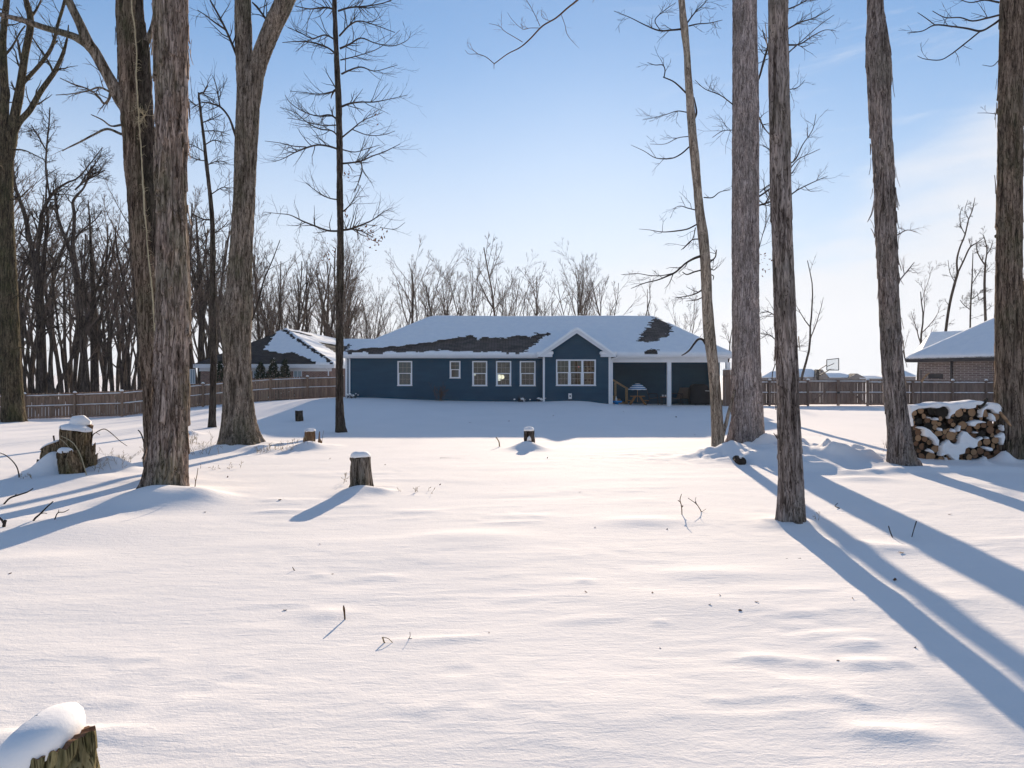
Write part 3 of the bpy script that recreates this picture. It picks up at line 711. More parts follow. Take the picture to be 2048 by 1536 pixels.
# --- E
rE, yE, cE = big_tree('slender_tree', 'slender crooked tree between the shaggy trunk and the forked trunk',
    [(424, 860, 19), (424, 840, 15), (426, 780, 13), (427, 700, 13), (426, 620, 12), (425, 550, 11), (425, 480, 10), (424, 430, 9), (418, 370, 7.5), (412, 320, 7), (408, 280, 6), (402, 230, 5), (398, 195, 4), (397, 185, 3)],
    'E', 'bark_dark', 'rough', 30, .05, 5, 3, amp=.6)
mb = MB()
for lst, y2, n_ in (([(397, 190, 3.5), (402, 186, 3.5), (408, 184, 3), (415, 170, 2)], 26.5, 4), ([(424, 440, 3.5), (405, 438, 3), (385, 428, 2)], 26, 6), ([(412, 322, 2.5), (390, 318, 2), (372, 305, 1.5)], 27, 6), ([(414, 330, 2.5), (435, 322, 2), (455, 325, 1.5)], 27, 6), ([(405, 245, 2.5), (425, 238, 2), (445, 228, 1.5)], 26, 6), ([(400, 215, 2), (385, 205, 2), (375, 195, 1)], 27, 5),
                    ([(420, 390, 2.5), (445, 375, 2), (462, 378, 1.2)], 26, 6), ([(409, 290, 2.5), (430, 280, 2), (450, 290, 1)], 26.8, 6), ([(408, 262, 2.5), (435, 262, 2), (460, 270, 1)], 26.2, 6), ([(411, 305, 2.2), (385, 290, 1.8), (370, 290, 1)], 26, 6), ([(424, 470, 2.5), (445, 455, 2), (458, 440, 1.2)], 26, 8), ([(426, 560, 3), (440, 530, 2), (448, 500, 1.3)], 27.4, 7), ([(425, 520, 3), (408, 490, 2), (395, 470, 1.3)], 27.4, 7)):
    s_ = limb(mb, lst, yE, y2, 5); twigs_on(mb, s_, rng, n_ + 4, .7, seg=.16, rmin=.005)
mb.part('crown', 'twig', rE, True)

# --- F far left big tree
rF, yF_, cF = big_tree('spreading_tree', 'large tree at the left edge that splits into three rising limbs, standing before the fence',
    [(29, 850, 47.5), (27, 830, 42.2), (24, 780, 37.8), (21, 700, 35.2), (18, 600, 31.7), (14, 500, 29.0), (11, 400, 27.3), (10, 330, 28.2), (13, 290, 33.4), (17, 265, 33.4)],
    'F', 'bark_mossy', 'furrow', 70, .06, 6, 5, amp=1.4)
mb = MB()
FB = [([(10, 290, 22), (8, 240, 18), (9, 190, 16), (7, 130, 14), (6, 80, 12), (10, 30, 12), (14, -20, 10), (10, -200, 5)], 33.5, 8), ([(20, 285, 24), (28, 240, 18), (37, 195, 17), (42, 165, 15), (50, 110, 13), (60, 60, 13), (60, 30, 12), (52, 0, 10), (45, -60, 7), (60, -200, 4)], 34.5, 8),
      ([(24, 275, 14), (38, 245, 12), (60, 220, 11), (80, 185, 10), (105, 150, 9), (112, 138, 8), (125, 110, 7), (134, 78, 4), (137, 50, 2)], 35, 12), ([(46, 165, 9), (65, 145, 8), (88, 118, 8), (105, 90, 7), (115, 50, 6), (127, 10, 6), (135, -30, 4)], 33, 10), ([(108, 148, 5), (98, 125, 4), (80, 98, 3.5), (65, 75, 2.5)], 34, 6), ([(105, 90, 4), (115, 82, 3)], 34, 2),
      ([(42, 120, 5), (38, 95, 5), (35, 80, 3), (30, 60, 2)], 35, 6), ([(12, 108, 5), (25, 92, 4), (40, 65, 3), (50, 52, 3)], 34, 6), ([(15, 300, 5), (45, 300, 3), (70, 310, 2), (100, 325, 1.5)], 33, 10), ([(18, 400, 4), (40, 395, 3), (55, 380, 2)], 34, 5), ([(22, 600, 4), (40, 590, 2.5), (55, 600, 1.5)], 33, 6), ([(24, 700, 4), (45, 695, 2.5), (60, 705, 1.5)], 33, 6), ([(10, 730, 4), (-10, 715, 2.5), (-25, 720, 1.5)], 33, 4), ([(10, 350, 4), (0, 330, 3), (-20, 340, 1.5)], 33, 4),
      ([(58, 40, 6), (75, 15, 4), (90, -20, 2)], 34, 8)]
for lst, y2, n_ in FB:
    s_ = limb(mb, lst, yF_, y2, 8 if lst[0][2] > 9 else 5); twigs_on(mb, s_, rng, n_, 1.3, seg=.3, rmin=.006, rfac=.35)
mb.part('crown', 'bark_mossy', rF, True)

# --- G leaning tan
rG, yG, cG = big_tree('leaning_tree', 'slim leaning tan tree in front of the porch, with a sprout low at its foot',
    [(1438, 903, 27), (1436, 880, 25), (1433, 820, 23), (1427, 740, 21), (1421, 690, 22), (1418, 660, 23), (1414, 600, 21), (1411, 530, 20), (1406, 470, 20), (1400, 430, 18), (1395, 380, 16), (1390, 320, 17), (1385, 270, 16), (1380, 200, 15), (1376, 150, 14), (1374, 110, 13), (1369, 60, 15), (1363, 0, 12), (1352, -150, 10), (1340, -350, 6), (1335, -480, 2)],
    'G', 'bark_tan', 'smooth', 60, .03, 7, 3)
mb = MB()
GB = [([(1413, 690, 6), (1405, 679, 5), (1396, 679, 4.5), (1388, 688, 4), (1380, 699, 3.5), (1372, 706, 3), (1363, 711, 2)], 18.9, 0), ([(1402, 512, 5.5), (1388, 517, 5), (1372, 526, 4), (1362, 535, 4), (1350, 545, 4), (1335, 552, 3.5), (1315, 560, 2.5), (1290, 566, 2), (1262, 577, 1)], 18.2, 5), ([(1352, 545, 2.5), (1325, 551, 2), (1300, 551, 1.6), (1275, 547, 1.2), (1245, 549, .8)], 18.4, 4),
      ([(1393, 449, 3), (1375, 458, 3), (1352, 462, 3), (1325, 464, 2), (1300, 460, 1.4), (1278, 458, .8)], 18.6, 2), ([(1403, 540, 3), (1388, 544, 3), (1374, 549, 2.5), (1365, 544, 1.5)], 19.6, 2), ([(1398, 478, 3), (1384, 480, 2.4), (1368, 495, 1.6), (1362, 500, 1)], 19.6, 3), ([(1391, 455, 2), (1385, 478, 1.8), (1366, 498, 1.4)], 19, 2),
      ([(1404, 580, 3.5), (1390, 588, 2.5), (1375, 592, 2), (1350, 596, 1.5)], 19.5, 5), ([(1404, 595, 2.5), (1392, 600, 2), (1372, 602, 1.2)], 19.8, 3), ([(1418, 525, 4), (1430, 515, 3), (1433, 500, 2)], 19.8, 4), ([(1418, 535, 3), (1428, 540, 2), (1436, 530, 1)], 19, 2), ([(1418, 548, 2), (1427, 552, 2), (1426, 560, 1.5)], 19, 0),
      ([(1378, 294, 3), (1362, 308, 2.8), (1342, 317, 2.2), (1312, 316, 1.8), (1288, 302, 1.3), (1262, 290, .8)], 18.8, 4), ([(1376, 273, 2), (1355, 276, 1.6), (1330, 288, 1.2), (1300, 288, .8)], 19.7, 3), ([(1372, 186, 4), (1358, 172, 3.5), (1345, 162, 3), (1326, 154, 2.5)], 18.8, 0), ([(1328, 155, 2.4), (1330, 140, 2.2), (1325, 130, 2), (1310, 130, 1.6), (1295, 125, 1)], 18.6, 4),
      ([(1376, 225, 2.5), (1355, 222, 2), (1335, 228, 1.6), (1310, 235, 1.2), (1285, 240, .8)], 19.8, 8), ([(1388, 240, 4), (1393, 225, 4), (1390, 205, 3), (1388, 195, 2)], 19.4, 0), ([(1364, 58, 4), (1345, 60, 3.5), (1318, 61, 3), (1290, 50, 2.2), (1260, 35, 1.5), (1228, 22, 1)], 18.6, 8), ([(1320, 60, 2), (1310, 40, 2), (1330, 20, 1.6), (1352, 5, 1)], 19, 6),
      ([(1378, 52, 3), (1395, 48, 2.4), (1420, 46, 1.8), (1445, 40, 1)], 19.7, 8), ([(1375, 45, 3), (1390, 25, 2.5), (1410, 5, 1.6), (1430, -20, 1)], 19, 8), ([(1408, 395, 2.5), (1425, 395, 2.2), (1440, 384, 1.6), (1460, 380, 1)], 19.6, 3), ([(1391, 420, 2.4), (1375, 416, 2), (1360, 412, 1.5), (1345, 418, 1)], 19.6, 4),
      ([(1360, -60, 5), (1330, -120, 3), (1300, -200, 1.5)], 19, 10), ([(1350, -150, 5), (1390, -230, 3), (1420, -330, 1.5)], 20, 10), ([(1345, -250, 4), (1310, -330, 2.4), (1290, -420, 1)], 19.6, 10)]
for lst, y2, n_ in GB:
    s_ = limb(mb, lst, yG, y2, 6); twigs_on(mb, s_, rng, n_, .55, seg=.13, rmin=.0035)
mb.part('crown', 'twig', rG, True)
mb = MB(); limb(mb, [(1440, 898, 11), (1444, 875, 10), (1447, 858, 11), (1452, 848, 8), (1456, 830, 7), (1461, 812, 6.5), (1470, 780, 4)], yG, yG + .1, 10); limb(mb, [(1447, 856, 8), (1446, 849, 6)], yG, yG, 8)
mb.part('sprout', 'bark_tan', rG, True)

# --- H
rH, yH, cH = big_tree('furrowed_tree', 'thick upright trunk with fine vertical furrows, right of the leaning tan tree',
    [(1494, 901, 88), (1494, 885, 76), (1494, 860, 67), (1494, 820, 61), (1493, 780, 58), (1492, 700, 54), (1491, 600, 53), (1491, 500, 53), (1491, 400, 52), (1491, 300, 52), (1491, 200, 51), (1490, 100, 49), (1489, 0, 47), (1489, -300, 42), (1488, -700, 28), (1488, -900, 16)],
    'H', 'bark_furrowed', 'furrow', 190, .028, 8, 5, amp=1.1)
mb = MB()
for lst, y2 in (([(1512, 170, 4), (1520, 150, 4), (1528, 120, 4), (1540, 80, 3), (1560, 30, 2)], 21), ([(1515, 395, 3.5), (1530, 385, 3.5), (1548, 372, 3), (1580, 350, 2), (1600, 320, 1)], 21), ([(1514, 412, 3.5), (1530, 407, 3.5), (1545, 402, 3)], 21), ([(1467, 210, 2.5), (1440, 190, 2), (1410, 178, 1.6), (1390, 160, 1)], 21), ([(1467, 260, 2), (1445, 262, 1.6), (1425, 275, 1)], 21), ([(1516, 230, 3), (1528, 255, 2.5), (1540, 270, 2)], 21),
                ([(1490, -400, 20), (1440, -550, 14), (1390, -800, 6)], 18.5), ([(1490, -500, 18), (1550, -650, 12), (1600, -850, 5)], 21), ([(1516, 505, 1.6), (1528, 460, 1.5), (1540, 430, 1)], 20)):
    s_ = limb(mb, lst, yH, y2, 6); twigs_on(mb, s_, rng, 9, .9 if lst[0][1] > 0 else 1.6, rmin=.003)
mb.part('crown', 'twig', rH, True)
mb = MB(); leaf_cluster(mb, P(1529, 522, 20), 14, rng, .045, .16); leaf_cluster(mb, P(1531, 545, 20), 5, rng, .045, .08); mb.part('leaves', 'leaf_dead', rH)

# --- I
rI, yI, cI = big_tree('rough_barked_tree', 'straight rough trunk standing nearest on the right, its shadow running to the corner',
    [(1583, 1052, 62), (1583, 1030, 58), (1583, 1000, 55), (1582, 950, 51), (1580, 900, 48), (1578, 850, 46), (1576, 800, 44), (1573, 700, 43), (1569, 600, 43), (1565, 500, 42), (1562, 400, 42), (1560, 300, 42), (1559, 200, 42), (1558, 100, 41), (1556, 0, 40), (1553, -300, 38), (1550, -900, 30), (1548, -1500, 14)],
    'I', 'bark_ruddy', 'shag', 130, .016, 9, 4, 10, amp=.5, strip_out=.02)
mb = MB()
for lst, y2 in (([(1553, -700, 18), (1450, -950, 12), (1350, -1300, 6)], 8), ([(1553, -900, 16), (1650, -1200, 10), (1720, -1600, 5)], 10.5)):
    s_ = limb(mb, lst, yI, y2, 6); twigs_on(mb, s_, rng, 12, 1.2)
limb(mb, [(1561, 882, 4), (1555, 877, 3.5), (1551, 871, 3), (1547, 866, 1.2)], yI, yI, 6); limb(mb, [(1555, 877, 2.5), (1553, 868, 1)], yI, yI, 5)
mb.part('crown', 'bark_furrowed', rI, True)

# --- J
rJ, yJ, cJ = big_tree('peeling_tree', 'leaning shaggy trunk with loose bark strips at the left end of the woodpile',
    [(1806, 937, 66), (1803, 920, 56), (1800, 890, 49), (1797, 850, 45), (1791, 800, 43), (1786, 740, 42), (1781, 660, 41), (1777, 580, 40), (1773, 500, 40), (1770, 420, 40), (1767, 340, 40), (1763, 270, 42), (1759, 190, 45), (1757, 130, 47), (1754, 80, 42), (1752, 40, 35), (1750, 0, 32), (1745, -200, 30), (1735, -600, 20), (1730, -900, 8)],
    'J', 'bark_ruddy', 'shag', 110, .022, 10, 4, 55, amp=.8, strip_out=.06)
mb = MB()
for lst, y2 in (([(1748, -300, 16), (1690, -480, 10), (1640, -700, 5)], 14), ([(1745, -400, 16), (1810, -600, 10), (1860, -800, 5)], 17), ([(1800, 560, 3), (1812, 545, 2.5), (1828, 525, 1.5)], 16), ([(1795, 470, 2.5), (1815, 460, 2), (1835, 465, 1)], 17)):
    s_ = limb(mb, lst, yJ, y2, 6); twigs_on(mb, s_, rng, 8, 1.2 if lst[0][1] < 0 else .4)
limb(mb, [(1751, 370, 3), (1749, 400, 3.5), (1744, 425, 3), (1738, 438, 2.2), (1735, 444, 1)], yJ - .1, yJ - .3, 5)
mb.part('crown', 'bark_furrowed', rJ, True)

# --- K, L
rK, yK, cK = big_tree('rugged_tree', 'rugged dark trunk at the right end of the woodpile, branches high on its left side',
    [(2022, 924, 68.8), (2021, 900, 61.4), (2020, 860, 55.8), (2019, 800, 52.1), (2018, 700, 49.3), (2018, 600, 48.4), (2018, 500, 47.4), (2019, 400, 46.5), (2020, 300, 45.6), (2021, 200, 44.6), (2023, 100, 43.7), (2025, 0, 42.8), (2028, -300, 39.1), (2032, -800, 20.5)],
    'K', 'bark_brown', 'shag', 110, .024, 12, 4, 28, amp=.7, strip_out=.04)
mb = MB()
for lst, y2, n_ in (([(1999, 40, 5), (1985, 50, 4.5), (1962, 62, 4), (1935, 57, 3.5), (1905, 53, 3), (1870, 50, 3), (1845, 62, 2), (1815, 66, 1.3)], 16, 4), ([(1962, 61, 3.5), (1945, 75, 3), (1920, 95, 3), (1900, 110, 2.5), (1880, 120, 2), (1850, 118, 1.5), (1835, 112, 1)], 15.8, 3), ([(1999, 30, 4), (1975, 36, 3.5), (1945, 42, 3), (1920, 35, 2.5), (1890, 35, 2), (1865, 22, 1.4)], 17.5, 5), ([(1870, 50, 2.2), (1850, 35, 1.8), (1835, 25, 1.2)], 16.6, 0), ([(1999, 5, 4), (1970, 0, 3), (1940, 5, 2), (1910, -5, 1)], 17, 6),
                    ([(1998, 120, 2), (1985, 132, 1.6), (1965, 130, 1)], 17, 0), ([(1994, 228, 1.6), (1975, 226, 1.2), (1955, 226, .8)], 17, 1), ([(2028, -250, 14), (1970, -400, 9), (1920, -600, 4)], 15, 10), ([(2030, -350, 14), (2090, -500, 9), (2120, -700, 4)], 18, 10)):
    s_ = limb(mb, lst, yK, y2, 6); twigs_on(mb, s_, rng, n_, .45 if lst[0][1] > 0 else 1.4, seg=.12, rmin=.003)
mb.part('crown', 'twig', rK, True)
mb = MB(); limb(mb, [(2000, 824, 5), (2006, 832, 6), (2014, 842, 6), (2022, 852, 3)], yK - .55, yK - .5, 6); mb.part('torn_bark', 'wood_cut', rK, True)
rL, yL, cL = big_tree('edge_tree', 'dark trunk leaning out of the frame at the far right edge',
    [(2068, 922, 86), (2066, 880, 70), (2068, 800, 56), (2071, 700, 52), (2075, 600, 50), (2082, 400, 46), (2092, 200, 42), (2105, 0, 40), (2130, -400, 30), (2150, -800, 14)],
    'L', 'bark_brown', 'shag', 70, .03, 13, 4, 6, amp=.7)

# --- M thin tree hidden behind I, branches showing either side
x, y = hit(1566, 846); TREE_XY['M'] = (x, y)
rM, yM, cM = big_tree('branchy_tree', 'thin tree hidden behind the rough right trunk, only its fine branches showing either side',
    [(1568, 850, 14), (1568, 700, 13), (1567, 500, 12), (1565, 300, 11), (1563, 100, 10), (1561, 0, 9), (1558, -300, 5), (1556, -450, 2)],
    'M', 'bark_dark', 'rough', 24, .08, 14, 0, amp=.5)
mb = MB()
MBR = [([(1572, 330, 3), (1590, 320, 3), (1605, 290, 2), (1625, 260, 1.6), (1632, 228, 1)], 28, 5), ([(1575, 345, 2.5), (1595, 320, 2), (1625, 305, 1.4), (1640, 298, 1)], 31, 4), ([(1575, 395, 3), (1595, 380, 2.5), (1625, 365, 2), (1655, 352, 1)], 29, 5), ([(1575, 90, 4), (1600, 88, 3), (1625, 72, 2.4), (1650, 60, 1.5), (1672, 62, 1)], 29, 6), ([(1572, 60, 3), (1600, 45, 3), (1630, 35, 2), (1660, 18, 1.5)], 30, 8), ([(1572, 20, 3), (1600, 8, 2.5), (1630, -10, 2)], 28, 8),
       ([(1572, 110, 3), (1600, 85, 2), (1640, 50, 1.5), (1668, 30, 1)], 31, 5), ([(1560, 150, 4), (1535, 90, 3), (1525, 60, 2)], 28, 6), ([(1560, 310, 2.4), (1540, 300, 2), (1525, 290, 1.4)], 31, 3), ([(1560, 360, 3), (1535, 372, 2.5), (1520, 385, 2)], 30, 3), ([(1572, 180, 2), (1595, 175, 1.6), (1610, 160, 1)], 29, 3), ([(1572, 700, 2), (1590, 695, 1.6), (1610, 690, 1)], 29, 3), ([(1560, 640, 2.4), (1540, 625, 2), (1525, 625, 1)], 29, 6), ([(1560, 690, 2.4), (1540, 670, 2), (1522, 668, 1)], 29, 6)]
for lst, y2, n_ in MBR:
    s_ = limb(mb, lst, yM, y2, 5); twigs_on(mb, s_, rng, n_ + 3, .8, seg=.16, rmin=.004)
mb.part('crown', 'twig', rM, True)

# overhanging branch at the top
q = P(1110, 33, 12); mb = MB()
ob = limb(mb, [(1420, -240, 9), (1300, -130, 7), (1210, -50, 5), (1155, 0, 4), (1135, 16, 3.6), (1112, 36, 3.4), (1085, 52, 3.2), (1060, 78, 3), (1040, 95, 2.6), (1015, 108, 2.2), (988, 128, 2)], 12.5, 12, 6)
for lst, n_ in (([(988, 127, 1.8), (972, 114, 1.5), (955, 108, 1.2), (938, 108, .8), (930, 100, .6)], 2), ([(956, 108, .9), (945, 98, .7), (940, 85, .5)], 1), ([(988, 128, 1.4), (988, 138, .8)], 0), ([(1045, 84, 1.6), (1030, 75, 1.3), (1010, 63, 1.1), (998, 52, .9), (978, 47, .6)], 3), ([(1080, 56, 1.4), (1060, 56, 1.2), (1045, 58, 1), (1025, 40, .8), (1015, 25, .5)], 5), ([(1080, 52, 1.4), (1070, 30, 1.2), (1058, 8, 1), (1045, -10, .6)], 5),
                ([(1122, 28, 1.2), (1130, 50, 1), (1135, 70, .9), (1150, 88, .6), (1158, 96, .5)], 2), ([(1210, -50, 2), (1200, -20, 1.2), (1185, 5, .7)], 4), ([(1100, 42, 1.2), (1085, 35, .9), (1082, 20, .6)], 2)):
    s_ = limb(mb, lst, 12.1, 12.1 + rng.uniform(-.4, .4), 4); twigs_on(mb, s_, rng, n_, .22, seg=.06, rmin=.0016, rfac=.5)
solo('overhanging_branch', mb.mesh('overhanging_branch', True), 'twig_brown', q, 'thin bare branch reaching down into the open sky above the house', 'branch')

# ------------------------------------------------------------------ background trees
def far_tree(seed, H, kind):
    rng = random.Random(seed); acc = []
    if kind == 'wood':      # tall, slender, crown in the top half
        grow(acc, (0, 0, -.5), (rng.gauss(0, .03), rng.gauss(0, .03), 1), H, H * .0118, 0, rng, 3, .06, .045, 1.75, (20, 44), H / 14, .008, (.22, .40), .42)
    elif kind == 'bushy':
        grow(acc, (0, 0, -.5), (rng.gauss(0, .05), rng.gauss(0, .05), 1), H * .9, H * .013, 0, rng, 4, .09, .07, 1.05, (20, 42), H / 12, .008, (.34, .55), .34)
    elif kind == 'clump':
        n = rng.randint(3, 5)
        for i in range(n):
            a_ = 2 * math.pi * i / n + rng.random(); sp_ = rng.uniform(.08, .30)
            grow(acc, (.2 * math.cos(a_), .2 * math.sin(a_), -.5), (sp_ * math.cos(a_), sp_ * math.sin(a_), 1), H * rng.uniform(.75, 1), H * .0070, 0, rng, 3, .05, .06, 1.55, (16, 36), H / 12, .008, (.28, .48), .42)
    elif kind == 'dead':
        grow(acc, (0, 0, -.5), (rng.gauss(0, .06), rng.gauss(0, .06), 1), H, H * .009, 0, rng, 3, .06, .09, 1.1, (20, 50), H / 12, .007, (.15, .4), .35)
    tb, cb = MB(), MB()
    for lvl, pts, rad in acc:
        (tb if lvl == 0 else cb).tube(pts, rad, (7, 5, 3, 3, 3)[lvl], cap=False)
    return tb.mesh('trunk', True), cb.mesh('crown', True)

PROTO = {}
for kind, seeds in (('wood', range(1, 7)), ('bushy', range(11, 15)), ('clump', range(21, 27)), ('dead', range(31, 34))):
    PROTO[kind] = [far_tree(s, 16, kind) for s in seeds]
for kk in PROTO:
    for t_, c_ in PROTO[kk]:
        t_.materials.append(MATS['bark_far']); c_.materials.append(MATS['twig_far'])
def put_tree(name, kind, i, x, y, H, rz, label, group=None, lean=0, cat='tree'):
    t_, c_ = PROTO[kind][i % len(PROTO[kind])]
    r_ = bpy.data.objects.new(name, None); r_.location = (x, y, G0(x, y)); r_.rotation_euler = (0, lean, rz); s = H / 16; r_.scale = (s, s, s); link(r_)
    meta(r_, label, cat, group)
    for nm, m_ in (('trunk', t_), ('crown', c_)):
        link(bpy.data.objects.new(nm, m_), r_)
    return r_
def toppx(v, Y): return CZ - (v - HV) / F * Y
rng = random.Random(77)
LW = 'slim bare tree in the dense wood beyond the left fence'; LG = 'bare trees of the wood beyond the left fence'
cnt = 0
# nearer rows to the left: u range, depth, top line
def wood_top(u):
    return np.interp(u, [-150, 0, 120, 230, 300, 380, 450, 500, 560, 600, 660, 740, 775], [330, 330, 420, 440, 430, 400, 440, 460, 470, 500, 450, 480, 620])
for i in range(115):
    u = rng.uniform(-160, 460); Y = 46 + 60 * rng.random() ** 1.2
    if Y < 60 and u > 300: Y += 24
    H = toppx(wood_top(u) + rng.uniform(-30, 160), Y) + .5
    kind = rng.choice(('wood', 'wood', 'bushy', 'wood', 'dead') if Y > 60 else ('wood', 'dead', 'dead'))
    put_tree('bare_tree', kind, rng.randrange(6), (u - CX) / F * Y, Y, H, rng.uniform(0, 6.28), LW, LG, R(rng.gauss(0, 2)))
for i in range(40):
    u = rng.uniform(450, 765); Y = 86 + 34 * rng.random()
    H = toppx(wood_top(u) + rng.uniform(-5, 110), Y)
    put_tree('bare_tree', rng.choice(('clump', 'bushy', 'clump', 'wood', 'wood')), rng.randrange(6), (u - CX) / F * Y, Y, H, rng.uniform(0, 6.28), 'slim bare tree showing above the roof of the left brick house', 'bare trees above the left brick house')
# row behind the blue house
RT = 'bare tree in the row rising behind the blue house roof'; RG = 'bare trees in a row behind the blue house'
for u, v, k_ in ((792, 520, 'clump'), (820, 497, 'bushy'), (845, 495, 'clump'), (872, 530, 'bushy'), (912, 508, 'clump'), (940, 500, 'clump'), (1000, 540, 'clump'), (1012, 480, 'wood'), (1035, 545, 'clump'), (1068, 540, 'wood'), (1085, 575, 'bushy'),
               (1100, 565, 'bushy'), (1150, 518, 'clump'), (1160, 525, 'bushy'), (1195, 516, 'clump'), (1200, 530, 'bushy'), (860, 575, 'clump'), (905, 585, 'bushy')):
    Y = rng.uniform(88, 112); put_tree('bare_tree', k_, rng.randrange(6), (u - CX) / F * Y, Y, toppx(v, Y) * .98, rng.uniform(0, 6.28), RT, RG)
for u, v, k_, lab in ((1253, 545, 'dead', 'sparse upright tree with few limbs above the right part of the blue roof'), (1300, 600, 'bushy', 'low bushy tree just showing above the right end of the ridge'), (1335, 560, 'dead', 'thin leafless tree between the ridge end and the leaning trunk'), (1362, 575, 'clump', 'small many-stemmed tree above the right hip of the blue roof'),
                    (1456, 620, 'bushy', 'small tree left of the furrowed trunk above the porch corner'), (1540, 640, 'dead', 'low crooked tree between the two thick right trunks'), (1600, 480, 'dead', 'tall thin tree just right of the rough barked trunk, beyond the fence')):
    Y = rng.uniform(72, 80); put_tree('bare_tree', k_, rng.randrange(4), (u - CX) / F * Y, Y, toppx(v, Y), rng.uniform(0, 6.28), lab)
for u, v, k_, s_, lab in ((1835, 550, 'bushy', 2, 'pale thin tree behind the peeling trunk, left of the right brick house'), (1815, 600, 'dead', 1, 'faint small tree beside the right brick house eave')):
    Y = 85; put_tree('bare_tree', k_, s_, (u - CX) / F * Y, Y, toppx(v, Y), 1, lab)

# traced middle-distance trees
def traced(name, label, base, Y, main, branches, seed, mat='bark_far', tw=1.0, n_=8, style='rough'):
    x, y, z = P(base[0], base[1], Y); rg = random.Random(seed)
    root = empty(name, (x, y, G0(x, y)), label, 'tree')
    mb = MB(); s0 = limb(mb, main, Y, Y, 9); mb.part('trunk', mat, root, True)
    mb = MB()
    for lst in branches:
        s_ = limb(mb, lst, Y, Y + rg.uniform(-1.5, 1.5), 5); twigs_on(mb, s_, rg, n_, tw, seg=.35, rmin=.009, rfac=.5, maxl=4, dens=.9, lvl=2)
    twigs_on(mb, s0, rg, n_, tw * 1.2, seg=.35, rmin=.009, rfac=.3, start=.4, maxl=4, dens=.9)
    mb.part('crown', mat, root, True)
traced('forked_wood_tree', 'dark forked tree beyond the left fence, with three upright limbs from mid height', (82, 800), 48,
       [(82, 806, 22), (83, 740, 19), (82, 680, 17), (80, 620, 16), (76, 560, 16), (72, 530, 16)],
       [[(72, 530, 12), (66, 505, 10), (58, 470, 9), (50, 430, 8), (38, 395, 7), (30, 370, 6), (25, 330, 4), (15, 290, 2)], [(74, 535, 10), (76, 500, 8), (80, 460, 8), (85, 425, 7), (100, 395, 6), (112, 380, 5), (135, 365, 4), (160, 352, 3), (205, 295, 1.5)], [(84, 560, 9), (88, 520, 8), (92, 480, 7), (96, 440, 6), (92, 400, 4), (95, 340, 2)], [(86, 565, 7), (95, 550, 6), (110, 530, 6), (125, 500, 5), (138, 480, 4), (150, 465, 2)], [(74, 545, 6), (62, 530, 5), (50, 500, 3), (35, 480, 2)],
        [(100, 395, 4), (92, 340, 4), (94, 290, 3.5), (98, 250, 3), (100, 215, 2)], [(92, 300, 3), (75, 270, 2.6), (62, 250, 2)]], 5, tw=1.5, n_=13)
traced('twisted_wood_tree', 'curving dark tree beyond the left fence with a lower limb reaching left', (172, 800), 47,
       [(174, 806, 16), (170, 740, 14), (165, 680, 12.5), (158, 600, 11), (150, 540, 10), (143, 505, 10)],
       [[(143, 505, 8), (132, 480, 7), (122, 455, 7), (115, 430, 6), (111, 395, 5), (110, 385, 2)], [(144, 505, 8), (147, 470, 7), (149, 430, 7), (146, 405, 6), (155, 390, 5), (168, 375, 4), (180, 345, 5), (184, 330, 1.5)], [(162, 640, 5), (145, 635, 4), (125, 615, 3.5), (105, 595, 2.5), (95, 580, 1.5)], [(148, 480, 4), (165, 460, 3.5), (190, 440, 2.5), (205, 420, 1.5)], [(150, 380, 4), (170, 362, 3.5), (190, 352, 3), (210, 340, 2)], [(160, 370, 3), (176, 345, 2.5), (196, 320, 2), (204, 298, 1)]], 6, tw=1.4, n_=12)
traced('broad_wood_tree', 'thick dark trunk beyond the left fence just left of the twin-stemmed tree', (190, 800), 50,
       [(190, 806, 17), (189, 730, 15), (188, 660, 13), (187, 590, 9), (183, 520, 6), (180, 450, 4), (176, 400, 2)],
       [[(187, 600, 5), (200, 560, 4), (215, 520, 3), (225, 480, 1.5)], [(187, 620, 5), (172, 590, 4), (165, 540, 3), (160, 500, 1.5)], [(188, 660, 5), (205, 625, 4), (225, 595, 3), (240, 560, 1.5)], [(189, 690, 4), (208, 685, 3), (225, 660, 2)]], 7, tw=1.5, n_=12)
traced('upright_wood_tree', 'dark tree beyond the fence seen between the slender tree and the forked trunk', (402, 790), 62,
       [(402, 796, 14), (402, 700, 12), (404, 640, 12), (400, 560, 9), (396, 500, 6), (392, 430, 3)],
       [[(404, 650, 8), (412, 600, 7), (425, 550, 5), (432, 500, 3)], [(401, 600, 7), (390, 560, 5), (380, 520, 3), (372, 480, 2)], [(402, 560, 5), (410, 510, 4), (415, 460, 2)]], 8, tw=1.8, n_=12)
traced('curved_far_tree', 'tall curving bare tree above the right brick house roof', (1886, 770), 72,
       [(1884, 790, 6), (1888, 700, 5.5), (1893, 650, 5.2), (1900, 605, 5), (1910, 565, 5), (1916, 545, 4.5)],
       [[(1915, 548, 4), (1914, 520, 3.8), (1920, 495, 3.2), (1930, 470, 3), (1937, 440, 2.4), (1945, 420, 2), (1950, 395, 1)], [(1916, 545, 3.6), (1928, 520, 3.2), (1940, 495, 3), (1955, 485, 2), (1967, 475, 1)], [(1930, 468, 2), (1922, 452, 1.6), (1920, 430, 1.6), (1924, 415, 1)], [(1910, 565, 1.6), (1900, 545, 1.3), (1896, 520, .8)], [(1937, 438, 1.6), (1930, 420, 1.2), (1936, 400, .8)]], 11, tw=1.0, n_=5)
